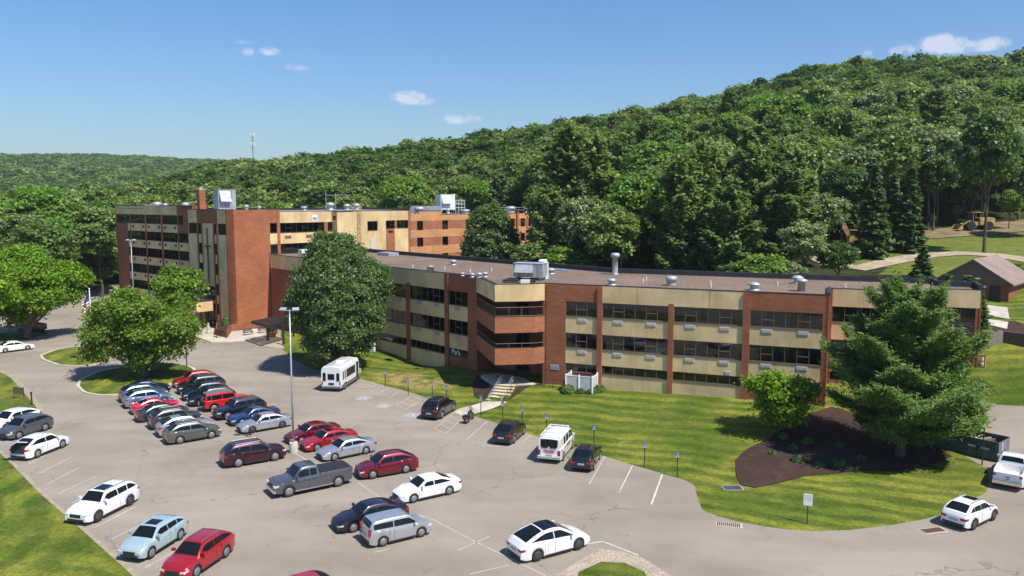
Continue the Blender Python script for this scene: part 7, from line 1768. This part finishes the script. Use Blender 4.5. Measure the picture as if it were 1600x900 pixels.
# small post sign at shed roof ridge
# ------------------------------------------------------------------ excavator + loader
yel=noise_tint(mat('machine_yellow',(.42,.29,.09),.6),(.40,.28,.10),.35,2); 
def excavator():
    x,y,_=atY(1338,388,133); z=gz(x,y); t=empty('excavator',(x,y,z),R(168),'yellow excavator with its arm bent down, half hidden by a spruce','excavator')
    for sg in (1,-1):
        mb=MB(); vs=[(-2.,.35),(-1.75,.05),(1.75,.05),(2.,.35),(1.75,.85),(-1.75,.85)]; mb.add([(a,sg*1.0,b_) for a,b_ in vs]+[(a,sg*1.5,b_) for a,b_ in vs],[tuple(range(6)),tuple(range(11,5,-1))]+[(i,(i+1)%6,6+(i+1)%6,6+i) for i in range(6)]); mb.build('track',M['tyre'],t)
    mb=MB(); mb.box(-2.2,1.4,-1.3,1.3,1.,1.9); mb.box(-2.2,-.6,-1.3,1.3,1.9,2.4); mb.build('body',yel,t)
    mb=MB(); mb.box(-.4,1.3,.35,1.3,1.9,3.1); cb=mb.build('cab',yel,t); mb=MB(); mb.box(-.25,1.31,.34,1.31,2.2,2.95); mb.build('window',M['carglass'],cb)
    def beam(p,q,w,h0,h1,nm):
        mb=MB(); p=Vector(p);q=Vector(q); d=(q-p).normalized(); up=Vector((-d.z,0,d.x)); vs=[]
        for o,h in ((p,h0),(q,h1)):
            for y_ in (-w,w):
                vs+=[o+up*h+Vector((0,y_,0)),o-up*h+Vector((0,y_,0))]
        mb.add(vs,[(0,1,3,2),(4,6,7,5),(0,4,5,1),(2,3,7,6),(0,2,6,4),(1,5,7,3)]); return mb.build(nm,yel,t)
    beam((1.,-.2,1.8),(2.8,-.2,4.9),.22,.35,.42,'boom'); beam((2.8,-.2,4.9),(5.6,-.2,4.2),.2,.42,.25,'boom'); beam((5.4,-.2,4.6),(6.0,-.2,1.6),.16,.35,.18,'stick')
    mb=MB(); mb.add([(5.6,-.7,1.7),(5.6,.3,1.7),(6.4,.3,1.7),(6.4,-.7,1.7),(5.3,-.7,.7),(5.3,.3,.7),(6.0,.3,.5),(6.0,-.7,.5)],[(0,1,2,3),(4,7,6,5),(0,4,5,1),(1,5,6,2),(2,6,7,3),(3,7,4,0)]); mb.build('bucket',M['rust'],t)
    mb=MB(); mb.tube((1.6,-.2,2.2),(2.5,-.2,3.6),.08,n=8); mb.tube((3.3,-.2,5.3),(5.2,-.2,4.9),.08,n=8); mb.build('hydraulic_ram',M['chrome'],t)
excavator()
def loader():
    x,y,_=atY(1524,346,150); z=gz(x,y); t=empty('wheel_loader',(x,y,z),R(182),'old yellow wheel loader with a canopy parked at the wood edge','loader')
    mb=MB(); vs=[(-3.2,1.0),(-3.3,2.2),(-2.8,2.45),(-.4,2.3),(-.4,1.0)]; mb.add([(a,-.8,b_) for a,b_ in vs]+[(a,.8,b_) for a,b_ in vs],[tuple(range(5)),tuple(range(9,4,-1))]+[(i,(i+1)%5,5+(i+1)%5,5+i) for i in range(5)]); mb.box(-.4,1.8,-.6,.6,.9,1.6); o=mb.build('body',yel,t); fixn(o.data)
    mb=MB()
    for sx in (-.5,.9):
        for sg in (1,-1): mb.tube((sx,sg*.75,1.6),(sx,sg*.75,3.3),.07,n=6)
    mb.box(-.8,1.2,-.95,.95,3.3,3.42); mb.build('canopy',yel,t)
    mb=MB(); mb.box(-.3,.3,-.3,.3,1.6,1.8); mb.box(-.4,-.25,-.3,.3,1.8,2.3); mb.build('seat',M['tyre'],t)
    for sx in (-1.9,1.5):
        for sg in (1,-1):
            mb=MB(); mb.lathe([(.35,-.28),(.78,-.28),(.85,-.2),(.85,.2),(.78,.28),(.35,.28)],18,0,Matrix.Rotation(math.pi/2,4,'X')); w=mb.build('wheel',M['tyre'],t,loc=(sx,sg*1.1,.85)); mb=MB(); mb.lathe([(.38,-.2),(.38,.2),(.01,.2)],14,0,Matrix.Rotation(math.pi/2,4,'X')); mb.build('rim',yel,w)
    mb=MB(); 
    for sg in (1,-1): mb.tube((1.2,sg*.5,1.8),(3.2,sg*.5,.8),.12,n=6)
    mb.build('lift_arm',yel,t); mb=MB(); mb.add([(3.0,-1.3,.2),(3.0,1.3,.2),(3.1,1.3,1.2),(3.1,-1.3,1.2),(4.2,-1.3,.1),(4.2,1.3,.1)],[(0,1,2,3),(0,4,5,1),(0,3,4),(1,5,2)]); mb.build('bucket',yel,t)
loader()
# ------------------------------------------------------------------ cell tower on the hill
xt_,yt_,ztp=atY(394.5,208,430); g0=gz(xt_,yt_)
t=empty('radio_tower',(xt_,yt_,g0),0,'thin lattice radio mast on the wooded skyline','radio mast'); mb=MB(); H_=ztp-g0; 
for k in range(3):
    a=k*2.094; mb.tube((.9*math.cos(a),.9*math.sin(a),0),(.35*math.cos(a),.35*math.sin(a),H_),.11,n=4)
    for i in range(int(H_/2)): 
        u=i*2/H_;v=(i*2+2)/H_; r0=.9-.55*u;r1=.9-.55*min(1,v); b_=a+2.094; mb.tube((r0*math.cos(a),r0*math.sin(a),u*H_),(r1*math.cos(b_),r1*math.sin(b_),min(1,v)*H_),.08,n=3)
mb.build('mast',M['galv'],t); mb=MB()
for z in (H_-1,H_-6): 
    for k in range(6): a=k*1.047; mb.box(1.2*math.cos(a)-.2,1.2*math.cos(a)+.2,1.2*math.sin(a)-.2,1.2*math.sin(a)+.2,z-1.2,z+1.); mb.tube((0,0,z),(1.2*math.cos(a),1.2*math.sin(a),z),.08,n=4)
mb.build('antenna',M['white'],t)
# pale roof in the far valley
x_,y_,z_=atY(122,318,420); g0=gz(x_,y_); t=empty('distant_house',(x_,y_,g0),.5,'pale flat house roof glimpsed among far trees at the left','house'); mb=MB(); mb.box(-9,9,-7,7,0,z_-g0-2); mb.build('wall',M['concrete'],t); mb=MB(); mb.add([(-9.5,-7.5,z_-g0-2),(9.5,-7.5,z_-g0-2),(9.5,7.5,z_-g0-2),(-9.5,7.5,z_-g0-2),(-9.5,0,z_-g0+.5),(9.5,0,z_-g0+.5)],[(0,1,5,4),(2,3,4,5),(0,4,3),(1,2,5)]); mb.build('roof',M['palerroof'],t)
# light summer haze over the whole valley
HZ=mat('air_haze'); nt=HZ.node_tree; nt.nodes.clear(); o=nt.nodes.new('ShaderNodeOutputMaterial'); v=nt.nodes.new('ShaderNodeVolumePrincipled'); v.inputs['Color'].default_value=(.9,.95,1,1); v.inputs['Density'].default_value=HAZE; v.inputs['Anisotropy'].default_value=.3; nt.links.new(v.outputs[0],o.inputs['Volume'])
if HAZE>0:
    zmin=float(Zg.min())-1; mb=MB(); mb.box(-3600,3600,-60,6100,zmin,160); o_=mb.build('haze',HZ); tag(o_,kind='stuff')
